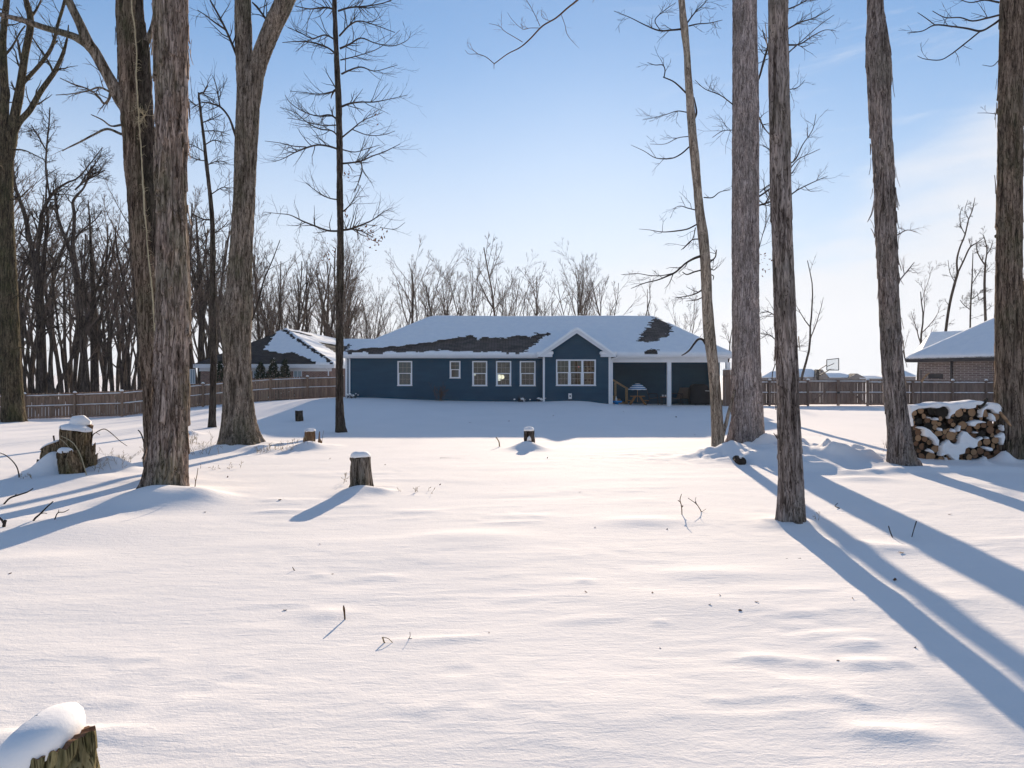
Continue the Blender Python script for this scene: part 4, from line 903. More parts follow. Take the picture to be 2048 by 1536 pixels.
traced('straight_far_tree', 'thin straight bare tree above the right brick roof, middle of three', (1939, 770), 74,
       [(1939, 790, 3.6), (1940, 700, 3.2), (1941, 620, 3), (1944, 560, 2.4), (1946, 505, 1.5)],
       [[(1941, 600, 2), (1955, 590, 1.6), (1970, 575, 1)], [(1941, 620, 2), (1928, 610, 1.6), (1920, 600, 1)], [(1943, 570, 1.8), (1955, 550, 1.4), (1962, 540, 1)]], 12, tw=1.0, n_=7)
traced('forked_far_tree', 'bare forked tree above the right brick roof, next to the rugged trunk', (1972, 770), 70,
       [(1976, 790, 6), (1973, 700, 5.5), (1971, 640, 5), (1969, 570, 4.5), (1971, 525, 3.6)],
       [[(1970, 530, 3), (1960, 515, 2.5), (1954, 500, 1.8), (1952, 480, 1)], [(1971, 525, 3), (1974, 500, 2.6), (1970, 480, 2), (1967, 470, 1.2)], [(1973, 510, 2.2), (1982, 495, 1.6), (1986, 480, 1)], [(1968, 595, 2), (1958, 600, 1.6), (1955, 585, 1)]], 13, tw=1.0, n_=6)
# wood floor brush, one uncountable mass
rg = random.Random(9); mb = MB()
for i in range(170):
    u = rg.uniform(-180, 700); Y = rg.uniform(52, 100) if u < 360 else rg.uniform(88, 110)
    x = (u - CX) / F * Y; z = G0(x, Y); h = rg.uniform(1.5, 5); acc = []
    grow(acc, (x, Y, z - .2), (rg.gauss(0, .25), rg.gauss(0, .25), 1), h, .008 + .003 * h, 1, rg, 2, .03, .12, .8, (20, 50), .8, .01)
    for l_, p_, r_ in acc: mb.tube(p_, [max(.006, q_ * .6) for q_ in r_], 3, cap=False)
solo('underbrush', mb.mesh('underbrush', True), 'twig_far', (0, 60, 0), 'tangle of thin brush and saplings on the floor of the left wood', 'brush', None, 'stuff')

# ------------------------------------------------------------------ house tools
def siding(x0, x1, z0, z1, y, holes=(), lap=.14, clip=None, axis='x'):
    """lapped boards on a wall facing -y (axis x) ; holes = [(xa, xb, za, zb)]"""
    mb = MB(); z = z0
    zs = []
    while z < z1 - 1e-6: zs.append((z, min(z + lap, z1))); z += lap
    for a, b in zs:
        # split a course at hole edges so openings are clean
        cuts = sorted({a, b} | {h[2] for h in holes if a < h[2] < b} | {h[3] for h in holes if a < h[3] < b})
        for p, q in zip(cuts[:-1], cuts[1:]):
            iv = [(x0, x1)]
            if clip:
                l, r = clip(p, q)
                if l >= r: continue
                iv = [(l, r)]
            for hx0, hx1, hz0, hz1 in holes:
                if hz0 < q - 1e-6 and hz1 > p + 1e-6:
                    nv = []
                    for s, e in iv:
                        if hx1 <= s or hx0 >= e: nv.append((s, e)); continue
                        if hx0 > s: nv.append((s, hx0))
                        if hx1 < e: nv.append((hx1, e))
                    iv = nv
            for s, e in iv:
                fp = .028 * (1 - (p - a) / lap); fq = .028 * (1 - (q - a) / lap)
                if axis == 'x': vs = [(s, y - fp, p), (e, y - fp, p), (e, y - fq, q), (s, y - fq, q), (s, y + .02, p), (e, y + .02, p)]
                else: vs = [(y - fp, s, p), (y - fp, e, p), (y - fq, e, q), (y - fq, s, q), (y + .02, s, p), (y + .02, e, p)]
                mb.add(vs, [(0, 1, 2, 3), (4, 5, 1, 0)])
    return mb

def window(parent, x0, x1, z0, z1, y, mull=(), grid=(3, 2), lower=True, name='window', sash=True, label=None, trim=.07):
    """framed double-hung window with its opening in a wall facing -y"""
    f = MB(); t = trim
    f.box(x0, x1, y - .045, y + .03, z1 - t, z1).box(x0, x1, y - .045, y + .03, z0, z0 + t).box(x0, x0 + t, y - .045, y + .03, z0 + t, z1 - t).box(x1 - t, x1, y - .045, y + .03, z0 + t, z1 - t)
    f.box(x0 - .02, x1 + .02, y - .07, y - .046, z0 - .012, z0 + .03)
    xs = [x0 + t]
    for m in mull: f.box(m - .055, m + .055, y - .043, y + .03, z0 + t, z1 - t); xs += [m - .055, m + .055]
    xs.append(x1 - t)
    w = f.part(name, 'white_vinyl', parent, False, label)
    pn = MB(); s = MB(); mu = MB()
    zm = (z0 + z1) / 2
    for a, b in zip(xs[::2], xs[1::2]):
        pn.box(a, b, y + .035, y + .041, z0 + t, z1 - t)
        if sash:
            s.box(a, b, y - .005, y + .03, zm - .022, zm + .022); s.box(a, a + .03, y - .003, y + .03, z0 + t, zm - .022); s.box(b - .03, b, y - .003, y + .03, z0 + t, zm - .022)
        for lo, hi, on in ((zm + .022, z1 - t, True), (z0 + t, zm - .022, lower)):
            if not on: continue
            for i in range(1, grid[0]):
                xx = a + (b - a) * i / grid[0]; mu.box(xx - .006, xx + .006, y + .018, y + .028, lo, hi)
            for j in range(1, grid[1]):
                zz = lo + (hi - lo) * j / grid[1]; mu.box(a, b, y + .016, y + .029, zz - .008, zz + .008)
    if sash: s.part('sash', 'white_vinyl', w)
    pn.part('pane', 'window_glass', w); mu.part('muntin', 'muntin_grey', w)
    return w

def snow_field(x0, x1, y0, y1, step, roof, thick, inside=None, edge=.10, rot=None):
    """snow lying on a roof: height field over its plan, open where thick < 0; rot=(cx, cy, angle)"""
    xs = np.arange(x0, x1 + step / 2, step); ys = np.arange(y0, y1 + step / 2, step)
    Xg, Yg = np.meshgrid(xs, ys); zr = roof(Xg, Yg); t = thick(Xg, Yg, zr)
    dE = np.minimum(np.minimum(Xg - x0, x1 - Xg), np.minimum(Yg - y0, y1 - Yg))
    t = np.where(t > 0, t * np.sqrt(np.clip(dE / edge + .12, 0, 1)), t)
    keep = t > -.012
    top = zr + np.where(keep, np.maximum(t, -.03), -.03)
    V = np.stack([Xg, Yg, top], -1).reshape(-1, 3)
    ix = np.arange(Xg.size).reshape(Xg.shape)
    k4 = keep[:-1, :-1] & keep[1:, :-1] & keep[:-1, 1:] & keep[1:, 1:]
    q = np.stack([ix[:-1, :-1], ix[:-1, 1:], ix[1:, 1:], ix[1:, :-1]], -1)[k4]
    # skirt at the outer edge
    n0 = len(V); sk = []; add = []
    def skirt(line, kk, flip):
        nonlocal n0
        base = n0
        for i in line: p = V[i].copy(); p[2] -= .16 if False else .11; add.append(p)
        n0 += len(line)
        for j in range(len(line) - 1):
            if kk[j]: sk.append((line[j], base + j, base + j + 1, line[j + 1]) if not flip else (line[j], line[j + 1], base + j + 1, base + j))
    skirt(ix[0], k4[0], False); skirt(ix[-1], k4[-1], True); skirt(ix[:, 0], k4[:, 0], True); skirt(ix[:, -1], k4[:, -1], False)
    V = np.vstack([V, np.array(add)]); q = np.vstack([q, np.array(sk, dtype=np.int64).reshape(-1, 4)])
    if rot:
        cx, cy, an = rot; xx = V[:, 0].copy(); yy = V[:, 1].copy()
        V[:, 0] = cx + xx * math.cos(an) - yy * math.sin(an); V[:, 1] = cy + xx * math.sin(an) + yy * math.cos(an)
    return fast_mesh('snow', V, q)

def smin(a, b, k_): h = np.clip(.5 + .5 * (b - a) / k_, 0, 1); return b + (a - b) * h - k_ * h * (1 - h)
def in_poly(u, v, poly):
    ins = np.zeros(u.shape, bool); n = len(poly); j = n - 1
    for i in range(n):
        xi, yi = poly[i]; xj, yj = poly[j]
        c = ((yi > v) != (yj > v)) & (u < (xj - xi) * (v - yi) / (yj - yi + 1e-12) + xi); ins ^= c; j = i
    return ins
def bare(Xg, Yg, zr, polys, ju=9, jv=2.2, fu=.6, fv=5):
    """bare patches: traced outlines carried onto the roof, with ragged edges along the shingle rows"""
    u = CX + F * Xg / Yg; v = HV - F * (zr - CZ) / Yg
    nu = fbm(Xg * fu * 3, zr * 22, o=3); nv = fbm(Xg * 2.2 + 7, zr * 9, o=3)
    row = np.floor(zr / .062); sh = _h((row).astype(np.int64), np.floor(Xg * 2.6 + row * .5).astype(np.int64), row.astype(np.int64) * 0 + 5)
    uu = u + nu * ju * 1.3 + sh * 3.2; vv = v + nv * jv * 1.25 + sh * .9; m = np.zeros(u.shape, bool)
    for p in polys: m |= in_poly(uu, vv, p)
    return m

# ------------------------------------------------------------------ the blue house
HX0, HX1, HY = -9.28, 12.0, 39.0
EX0, EX1, EY0, EY1 = -9.5, 12.28, 38.55, 48.65
RZ0, RY = 3.13, 43.6; RX0, RX1 = -5.05, 8.84; RZ1 = 5.62
GX, GZ, GY, GS = 3.54, 4.56, 38.2, .70      # gable: peak x, peak z, front y, slope
house = empty('blue_house', (1.4, 39.0, .5), 'long single-storey blue house with white trim and a snow-covered hip roof', 'house')
def hz(v): return CZ - (v - HV) / F * HY
def hx(u): return (u - CX) / F * HY
wins = [(795, 824.5, 722, 771.5), (899.5, 921, 722, 756.5), (944.5, 974.5, 722, 772), (992, 1022.5, 722, 772), (1039.5, 1071, 722, 772)]
W = [(hx(a), hx(b), hz(d), hz(c)) for a, b, c, d in wins]
siding(HX0, 1.75, -.1, 2.95, HY, W).part('wall', 'siding_blue', house)
BY = 38.5
def bxx(u): return (u - CX) / F * BY
def bz(v): return CZ - (v - HV) / F * BY
tri = (bxx(1112), bxx(1191.5), bz(771.5), bz(719)); BX0, BX1 = bxx(1086), bxx(1221)
def gclip(p, q):
    z = max(p, q)
    half = (GZ - .12 - z) / GS
    return (max(BX0, GX - half), min(BX1, GX + half))
siding(BX0, BX1, -.1, 4.6, BY, [tri], clip=gclip).part('gable_wall', 'siding_blue', house)
siding(BY, 42.0, -.1, 3.0, BX1 + .0, (), axis='y').part('side_wall', 'siding_blue', house)
mb = siding(BX1, HX1, -.1, 3.0, 41.6); mb.part('porch_wall', 'siding_blue', house)
mb = MB(); mb.box(HX0 + .02, HX0 + .12, HY + .05, 48.2, -.1, 3.0); mb.box(HX1 - .12, HX1, 40.4, 48.2, -.1, 3.0); mb.box(HX0, HX1, 48.1, 48.2, -.1, 3.0)
mb.part('rear_wall', 'siding_blue', house)
ws = []
for i, w in enumerate(W): ws.append(window(house, *w, HY - .005, grid=(3, 2) if i != 1 else (2, 2), lower=(i != 1), label='small window' if i == 1 else None))
tw = window(house, *tri, BY - .005, mull=(tri[0] + (tri[1] - tri[0]) / 3 + .01, tri[0] + (tri[1] - tri[0]) * 2 / 3 - .01), grid=(3, 2), name='triple_window')
# rooms behind the glass
mb = MB()
for x0, x1, y0, dep in ((W[0][0] - .3, W[0][1] + .3, HY + .06, .5), (W[1][0] - .2, W[1][1] + .2, HY + .06, .7), (W[2][0] - .6, 1.70, HY + .06, 2.0), (BX0 + .1, BX1 - .1, BY + .06, 2.4)):
    y1 = y0 + dep; z0, z1 = .9, 2.9
    mb.add([(x0, y0, z0), (x1, y0, z0), (x1, y1, z0), (x0, y1, z0), (x0, y0, z1), (x1, y0, z1), (x1, y1, z1), (x0, y1, z1)], [(0, 1, 2, 3), (7, 6, 5, 4), (3, 2, 6, 7), (0, 3, 7, 4), (2, 1, 5, 6)])
mb.part('room', 'interior', house)
mb = MB(); mb.box(W[0][0] + .08, W[0][1] - .08, HY + .12, HY + .14, W[0][2], W[0][3]); mb.box(W[1][0] + .08, W[1][1] - .08, HY + .12, HY + .14, W[1][2], W[1][3]); mb.part('curtain', 'curtain', house)
# white trim: fascia, gutters, corner boards, porch beam
mb = MB()
mb.box(EX0, BX0 - .28, EY0, EY0 + .025, 2.95, RZ0 + .02); mb.box(BX1 + .36, EX1, EY0, EY0 + .025, 2.95, RZ0 + .02)
mb.box(EX0, EX0 + .025, EY0 + .03, EY1, 2.95, RZ0 + .02); mb.box(EX1 - .025, EX1, EY0 + .03, EY1, 2.95, RZ0 + .02)
mb.part('fascia', 'white_paint', house)
mb = MB(); mb.box(EX0 + .03, BX0 - .02, EY0 + .03, HY + .01, 2.93, 2.948); mb.box(BX1 + .02, EX1 - .03, EY0 + .03, 41.6, 2.93, 2.948); mb.part('soffit', 'white_paint', house)
def gutter(x0, x1, y, z):
    prof = [(0, 0), (-.07, 0), (-.10, .035), (-.105, .095), (-.12, .10), (-.12, .115), (-.09, .115), (-.09, .02), (0, .02)]
    mb = MB(); n = len(prof); vs = [(x, y + a, z + b) for x in (x0, x1) for a, b in prof]
    mb.add(vs, [(i, i + n, (i + 1) % n + n, (i + 1) % n) for i in range(n)] + [tuple(range(n)), tuple(range(2 * n - 1, n - 1, -1))]); return mb
gutter(EX0, BX0 - .30, EY0 - .003, RZ0 - .125).part('gutter', 'white_vinyl', house)
gutter(BX1 + .38, EX1, EY0 - .003, RZ0 - .125).part('gutter', 'white_vinyl', house)
def downspout(x, ztop, zbot, y, elbow=None):
    mb = MB(); mb.box(x - .04, x + .04, y - .06, y - .003, zbot, ztop)
    if elbow: mb.obox((x, y - .035, ztop - .02), elbow, .07, .055)
    return mb.part('downspout', 'white_vinyl', house)
mb = MB(); mb.box(HX0, HX0 + .11, HY - .03, HY + .08, -.1, 2.93); mb.part('corner_board', 'white_paint', house)
mb = MB(); mb.box(BX0 - .01, BX0 + .10, BY - .03, BY + .06, -.1, 3.02); mb.part('corner_board', 'white_paint', house)
mb = MB(); mb.box(BX1 - .11, BX1 + .03, BY - .03, BY + .10, -.1, 3.02); mb.part('corner_board', 'white_paint', house)
downspout(HX0 + .24, 2.9, .1, HY - .02, (HX0 + .24, EY0 - .05, 3.02))
downspout(BX1 + .09, 2.86, .05, BY + .08, None)
mb = MB(); q0 = (BX1 + .09, BY + .05, 2.84); q1 = (BX1 + .16, BY - .02, 2.92); q2 = (BX1 + .34, BY - .0, 2.96); q3 = (BX1 + .42, BY + .02, 3.04)
mb.tube([q0, q1, q2, q3], .036, 6); mb.part('downspout_elbow', 'white_vinyl', house, True)
mb = MB(); mb.box(BX1 + .04, EX1 - .3, HY - .16, HY + .04, 2.70, 2.93); mb.part('porch_beam', 'white_paint', house)
for ux in (1337.5, 1455):
    x = hx(ux); mb = MB(); mb.box(x - .11, x + .11, HY - .15, HY + .06, -.1, 2.70); mb.part('porch_post', 'white_paint', house)
mb = MB(); mb.box(BX1 + .05, HX1, HY - .2, 41.55, -.3, .285); mb.part('porch_floor', 'concrete', house)
mb = MB(); mb.box(4.2, HX1, BY - .0 + .3, 41.6, .286, .35); 
# gable rakes and eave returns
mb = MB()
for sg in (-1, 1):
    top = (GX, GY + .02, GZ - .02); half = (GZ - 3.12) / GS; end = (GX + sg * half, GY + .02, 3.12)
    d = Vector(end) - Vector(top); d.normalize(); nrm = Vector((d.z * sg, 0, -d.x * sg)) * (1 if sg > 0 else 1)
    dn = Vector((0, 0, -1)); w = .26
    vs = []
    for yy in (GY, GY + .03):
        vs += [(top[0], yy, top[2]), (end[0], yy, end[2]), (end[0] - sg * .16, yy, end[2] - .13), (top[0], yy, top[2] - w)]
    mb.add(vs, [(0, 1, 2, 3), (7, 6, 5, 4), (0, 4, 5, 1), (1, 5, 6, 2), (2, 6, 7, 3)])
mb.part('rake_board', 'white_paint', house)
mb = MB()
for sg in (-1, 1):
    top = (GX, 0, GZ - .2); half = (GZ - 3.12) / GS
    e = GX + sg * half
    vs = [(GX, GY + .03, GZ - .15), (e, GY + .03, 3.0), (e, BY, 3.0), (GX, BY, GZ - .15)]
    mb.add(vs, [(0, 1, 2, 3) if sg < 0 else (3, 2, 1, 0)])
mb.part('gable_soffit', 'white_paint', house)
RETX = []
for a, b in ((BX0 - .34, BX0 + .50), (BX1 - .56, BX1 + .28)):
    mb = MB(); mb.box(a, b, GY - .02, BY - .02, 2.99, 3.13); r_ = mb.part('eave_return', 'white_paint', house)
    pts = [(a - .01 + (b - a + .02) * i / 8, GY + .13, 3.185 + .02 * math.sin(i * 1.1)) for i in range(9)]
    m2 = MB(); m2.tube([(a - .06, GY + .13, 3.17)] + pts + [(b + .06, GY + .13, 3.17)], [.04] + [.11] * 9 + [.04], 10)
    m2.part('snow', 'snow_cap', r_, True)
# roof
mb = MB()
A, B, C_, D = (EX0, EY0, RZ0), (EX1, EY0, RZ0), (EX1, EY1, RZ0), (EX0, EY1, RZ0); E, G_ = (RX0, RY, RZ1), (RX1, RY, RZ1)
mb.add([A, B, C_, D, E, G_], [(0, 1, 5, 4), (1, 2, 5), (2, 3, 4, 5), (3, 0, 4), (3, 2, 1, 0)])
hb = 44.0; half = (GZ - 3.13) / GS
yb = EY0 + (GZ - RZ0) / ((RZ1 - RZ0) / (RY - EY0)) + .1
mb.add([(GX - half - .06, GY - .02, 3.10), (GX, GY - .02, GZ + .02), (GX + half + .06, GY - .02, 3.10), (GX - half - .06, EY0 + .4, 3.10), (GX, yb, GZ + .02), (GX + half + .06, EY0 + .4, 3.10)], [(0, 1, 4, 3), (1, 2, 5, 4)])
mb.part('roof', 'shingles', house)
sf = (RZ1 - RZ0) / (RY - EY0); sb = (RZ1 - RZ0) / (EY1 - RY); sl = (RZ1 - RZ0) / (RX0 - EX0); sr = (RZ1 - RZ0) / (EX1 - RX1)
def roof_main(x, y):
    a = RZ0 + (y - EY0) * sf; b = RZ0 + (EY1 - y) * sb; c = RZ0 + (x - EX0) * sl; d = RZ0 + (EX1 - x) * sr
    return np.minimum(np.minimum(a, b), np.minimum(c, d))
def roof_soft(x, y):
    a = RZ0 + (y - EY0) * sf; b = RZ0 + (EY1 - y) * sb; c = RZ0 + (x - EX0) * sl; d = RZ0 + (EX1 - x) * sr
    m = smin(smin(a, b, .25), smin(c, d, .2), .30) + .03
    g = GZ - GS * np.abs(x - GX)
    return np.where(g > m - .0, smin(g, g * 0 + GZ - .01, .05), m) * (g > m) + np.where(g > m, 0, m)
P1 = [(693, 705.5), (735, 701), (790, 697), (850, 689), (905, 682), (930, 676), (946, 675), (952, 684), (964, 679), (1000, 677), (1008, 682), (1033, 675), (1046, 676), (1062, 681), (1074, 675), (1090, 672), (1082, 680), (1069, 690), (1047, 707.5), (990, 707.5), (935, 705.5), (880, 704), (850, 706.5), (800, 707.3), (740, 707)]
P1b = [(1072, 671), (1100, 670), (1092, 675)]
P2 = [(1272, 687), (1282, 677), (1299, 656), (1309, 638), (1322, 642), (1338, 650), (1341, 662), (1338, 676), (1322, 681), (1302, 686), (1286, 688)]
P3 = [(1284, 706), (1300, 702.5), (1316, 705), (1312, 707.5)]
P4 = [(1312, 633), (1330, 638), (1350, 647), (1358, 653), (1346, 650), (1325, 641)]
def th_main(x, y, zr):
    t = .10 + .025 * fbm(x * .5, y * .6, o=3) + .012 * fbm(x * 2.5, y * 3, o=2)
    b = bare(x, y, zr, (P1, P1b, P2, P3, P4)) & (y < RY + .1)
    return np.where(b, -.05, t)
xs_ = EX0; me = snow_field(EX0 + .01, EX1 - .01, EY0 - .02, EY1, .045, roof_soft, th_main)
obj('snow', me, 'snow_roof', house)
# snow on the gable roof in front of the main eave
def roof_g(x, y): return GZ + .02 - GS * np.abs(x - GX) - .03 * np.exp(-((x - GX) / .12) ** 2)
me = snow_field(GX - half - .04, GX + half + .04, GY - .03, EY0 + .05, .04, roof_g, lambda x, y, z: .085 + .01 * fbm(x * 2, y * 3, o=2), edge=.06)
obj('snow', me, 'snow_roof', house)
# things seen through the windows
def in_room(name, v0, label, cat): pass
zc = .9
x = (1175 - CX) / F * 39.4; cat = empty('cat_tree', (x, 39.4, .9), 'cream cat tree with perches seen through the right pane of the triple window', 'cat tree')
mb = MB(); mb.box(x - .16, x + .16, 39.25, 39.55, 1.38, 1.68); mb.part('house_box', 'plush', cat)
mb = MB(); mb.tube([(x, 39.4, .9), (x, 39.4, 2.5)], .05, 8); mb.part('pole', 'plush', cat)
mb = MB(); mb.box(x - .15, x + .15, 39.27, 39.53, 1.75, 2.15); mb.part('cubby', 'plush', cat)
mb = MB(); mb.box(x - .24, x + .24, 39.2, 39.6, 2.30, 2.36); mb.box(x - .2, x - .14, 39.2, 39.6, 2.36, 2.46); mb.box(x + .14, x + .2, 39.2, 39.6, 2.36, 2.46); mb.part('perch', 'plush', cat)
mb = MB(); x = (1004.5 - CX) / F * 40.2; z = CZ - (754 - HV) / F * 40.2
vs = [(x + .125 * math.cos(a_ * .3927), 40.2, z + .125 * math.sin(a_ * .3927)) for a_ in range(16)]
mb.add(vs + [(p[0], 40.24, p[2]) for p in vs], [tuple(range(15, -1, -1))] + [(i, (i + 1) % 16, (i + 1) % 16 + 16, i + 16) for i in range(16)])
solo('round_lamp', mb.mesh('lamp'), 'lamp_glow', (x, 40.2, z), 'round pale lamp glowing in the middle of the three tall windows', 'lamp')
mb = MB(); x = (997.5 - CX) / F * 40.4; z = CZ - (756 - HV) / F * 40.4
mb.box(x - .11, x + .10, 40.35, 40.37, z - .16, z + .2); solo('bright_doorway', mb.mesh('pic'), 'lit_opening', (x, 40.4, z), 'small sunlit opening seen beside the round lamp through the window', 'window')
mb = MB(); x = (949.5 - CX) / F * 39.8; z = CZ - (749 - HV) / F * 39.8; mb.box(x - .045, x + .045, 39.8, 39.85, z - .06, z + .07)
solo('wall_lamp', mb.mesh('lamp'), 'lit_opening', (x, 39.8, z), 'tiny bright lamp in the lower left pane of the first of the three tall windows', 'lamp')
mb = MB(); x = (1157.5 - CX) / F * 39.8; z = CZ - (733.5 - HV) / F * 39.8; mb.box(x - .025, x + .025, 39.8, 39.83, z - .03, z + .03)
solo('indicator_light', mb.mesh('lamp'), 'red_light', (x, 39.8, z), 'small red light in the middle pane of the triple window', 'light')
# outlet box and porch light
x, z = bxx(1140), bz(793)
mb = MB(); mb.box(x - .09, x + .09, BY - .11, BY - .02, z - .13, z + .17); bxo = solo('meter_box', mb.mesh('meter_box'), 'white_plastic', (x, BY, z), 'small white utility box with a dark dial low on the blue gable wall', 'utility box')
mb = MB(); mb.box(x - .035, x + .035, BY - .118, BY - .112, z - .02, z + .07); mb.box(x - .07, x - .05, BY - .10, BY - .03, z - .42, z - .13); mb.box(x + .05, x + .07, BY - .10, BY - .03, z - .42, z - .13); mb.part('dial', 'black_metal', bxo)
x = (1334 - CX) / F * 41.5; z = CZ - (729 - HV) / F * 41.5
mb = MB(); mb.tube([(x, 41.42, z - .1), (x, 41.42, z + .08), (x, 41.42, z + .12)], [.05, .06, .02], 8); solo('porch_light', mb.mesh('l'), 'brass', (x, 41.45, z), 'small wall lantern beside the middle porch post', 'lantern')

# ------------------------------------------------------------------ porch things
PY = 40.0; PZ = .285
def pp(u, Y=PY): return (u - CX) / F * Y
def pv(v, Y=PY): return CZ - (v - HV) / F * Y
# stair rail
x0, x1 = pp(1230.5), pp(1253); r_ = empty('stair_railing', (x1, PY, PZ), 'plain wooden stair handrail sloping down on two posts inside the porch', 'railing')
mb = MB(); mb.obox((pp(1221), PY, pv(757)), (pp(1256), PY, pv(778)), .09, .10); mb.part('handrail', 'lumber', r_)
mb = MB(); mb.box(x0 - .06, x0 + .06, PY - .05, PY + .05, PZ, pv(765)); mb.part('post', 'lumber', r_)
mb = MB(); mb.box(x1 - .07, x1 + .07, PY - .05, PY + .05, PZ, pv(777)); mb.part('post', 'lumber', r_)
mb = MB()
for i in range(3): mb.box(pp(1221) + 0.0, pp(1232) + i * .28, PY + .1, PY + 1.2, PZ + (2 - i) * .17, PZ + (3 - i) * .17 - .003)
mb.part('stair_steps', 'lumber', r_)
# kids picnic table and parasol
YT = 39.5; xc = pp(1275, YT)
t_ = empty('picnic_table', (xc, YT, PZ), "child's low wooden picnic table under the striped parasol", 'table')
mb = MB(); mb.box(xc - .38, xc + .38, YT - .25, YT + .25, PZ + .50, PZ + .54); mb.part('tabletop', 'deck_wood', t_)
for sg in (-1, 1):
    mb = MB(); mb.box(xc + sg * .50 - .09, xc + sg * .50 + .09, YT - .3, YT + .3, PZ + .26, PZ + .29); mb.part('bench', 'deck_wood', t_)
    for yy in (YT - .2, YT + .2):
        mb = MB(); mb.obox((xc + sg * .46, yy, PZ), (xc + sg * .14, yy, PZ + .5), .07, .05); mb.part('leg', 'deck_wood', t_)
u_ = empty('parasol', (xc, YT, PZ + .54), 'small parasol with blue and white stripes standing in the picnic table', 'parasol')
mb = MB(); mb.tube([(xc, YT, PZ + .2), (xc, YT, pv(767, YT))], .018, 8); mb.part('pole', 'lumber', u_)
zt, ze = pv(767, YT), pv(778, YT); rad = .52; mb = MB(); vs = []
prof = [(0, zt), (.12, zt - .03), (.30, zt - .11), (rad, ze)]
for k_, (r__, z_) in enumerate(prof):
    for i in range(16):
        a_ = i * math.pi / 8; f_ = 1 if i % 2 == 0 else .94; vs.append((xc + r__ * f_ * math.cos(a_), YT + r__ * f_ * math.sin(a_), z_ + (.02 if i % 2 and k_ else 0)))
fs = [(k_ * 16 + i, (k_ + 1) * 16 + i, (k_ + 1) * 16 + (i + 1) % 16, k_ * 16 + (i + 1) % 16) for k_ in range(3) for i in range(16)]
for i in range(16):
    vs.append((vs[48 + i][0], vs[48 + i][1], vs[48 + i][2] - .05))
fs += [(48 + i, 64 + i, 64 + (i + 1) % 16, 48 + (i + 1) % 16) for i in range(16)]
mb.add(vs, fs); cano = mb.part('canopy', 'umbrella_stripe', u_)
# blue water table with a white bottle
YB = 39.2; xc = pp(1233, YB)
t_ = empty('water_table', (xc, YB, PZ), 'bright blue plastic play table low beside the porch corner', 'play table')
mb = MB(); vs = []
for k_, (r__, z_) in enumerate(((.20, PZ + .16), (.30, PZ + .18), (.33, PZ + .27), (.30, PZ + .27), (.26, PZ + .21))):
    for i in range(16): vs.append((xc + r__ * math.cos(i * math.pi / 8), YB + r__ * .8 * math.sin(i * math.pi / 8), z_))
mb.add(vs, [(k_ * 16 + i, k_ * 16 + (i + 1) % 16, (k_ + 1) * 16 + (i + 1) % 16, (k_ + 1) * 16 + i) for k_ in range(4) for i in range(16)] + [tuple(range(64, 80))]); mb.part('tray', 'blue_plastic', t_, True)
mb = MB(); mb.tube([(xc, YB, PZ), (xc, YB, PZ + .18)], [.16, .10], 10); mb.part('base', 'blue_plastic', t_, True)
mb = MB(); mb.tube([(xc - .02, YB, PZ + .21), (xc - .02, YB, PZ + .40), (xc - .02, YB, PZ + .46), (xc - .02, YB, PZ + .52)], [.055, .06, .03, .04], 10); mb.part('fountain', 'white_plastic', t_, True)
mb = MB(); mb.tube([(xc + .05, YB, PZ + .3), (xc + .13, YB, PZ + .38), (xc + .06, YB, PZ + .46)], .014, 6); mb.part('handle', 'black_metal', t_, True)
# sling chairs
def chair(u, Y, face, label, wide=.5):
    x = pp(u, Y); c = empty('sling_chair', (x, Y, PZ), label, 'chair', None, 0)
    def q(a, b, z):   # a: forward (face), b: side
        f = Vector((math.cos(face), math.sin(face))); s = Vector((-f.y, f.x)); return (x + f.x * a + s.x * b, Y + f.y * a + s.y * b, PZ + z)
    w = wide / 2
    mb = MB(); vs = [q(.26, -w, .42), q(.26, w, .42), q(-.2, w, .36), q(-.2, -w, .36)]; mb.add(vs + [(p[0], p[1], p[2] - .02) for p in vs], [(0, 1, 2, 3), (7, 6, 5, 4), (0, 4, 5, 1), (1, 5, 6, 2), (2, 6, 7, 3), (3, 7, 4, 0)]); mb.part('seat', 'chair_fabric', c)
    mb = MB(); vs = [q(-.2, -w, .38), q(-.2, w, .38), q(-.42, w, .98), q(-.42, -w, .98)]; f2 = [(p[0] + .02 * math.cos(face), p[1] + .02 * math.sin(face), p[2]) for p in vs]; mb.add(vs + f2, [(3, 2, 1, 0), (4, 5, 6, 7), (0, 1, 5, 4), (1, 2, 6, 5), (2, 3, 7, 6), (3, 0, 4, 7)]); mb.part('backrest', 'chair_fabric', c)
    for s_ in (-1, 1):
        mb = MB(); mb.tube([q(.3, s_ * w, 0), q(.26, s_ * w, .42), q(.22, s_ * w, .62)], .015, 6); mb.part('leg', 'black_metal', c, True)
        mb = MB(); mb.tube([q(-.38, s_ * w, 0), q(-.2, s_ * w, .37), q(-.28, s_ * w, .62)], .015, 6); mb.part('leg', 'black_metal', c, True)
        mb = MB(); mb.tube([q(.24, s_ * w, .62), q(-.05, s_ * w, .66), q(-.3, s_ * w, .62)], .022, 6); mb.part('armrest', 'black_metal', c, True)
    return c
chair(1306, 40.3, R(-10), 'sling chair with a tilted back standing just left of the middle porch post')
chair(1350, 40.3, R(190), 'sling chair turned left, just right of the middle porch post')
chair(1373, 40.5, R(-90), 'sling chair facing the yard beside the covered grill', .55)
xc = pp(1329, 40.2); t_ = empty('side_table', (xc, 40.2, PZ), 'small dark side table holding two white mugs, left of the middle porch post', 'table')
mb = MB(); mb.box(xc - .2, xc + .2, 40.0, 40.4, PZ + .44, PZ + .47); mb.part('tabletop', 'deck_wood', t_)
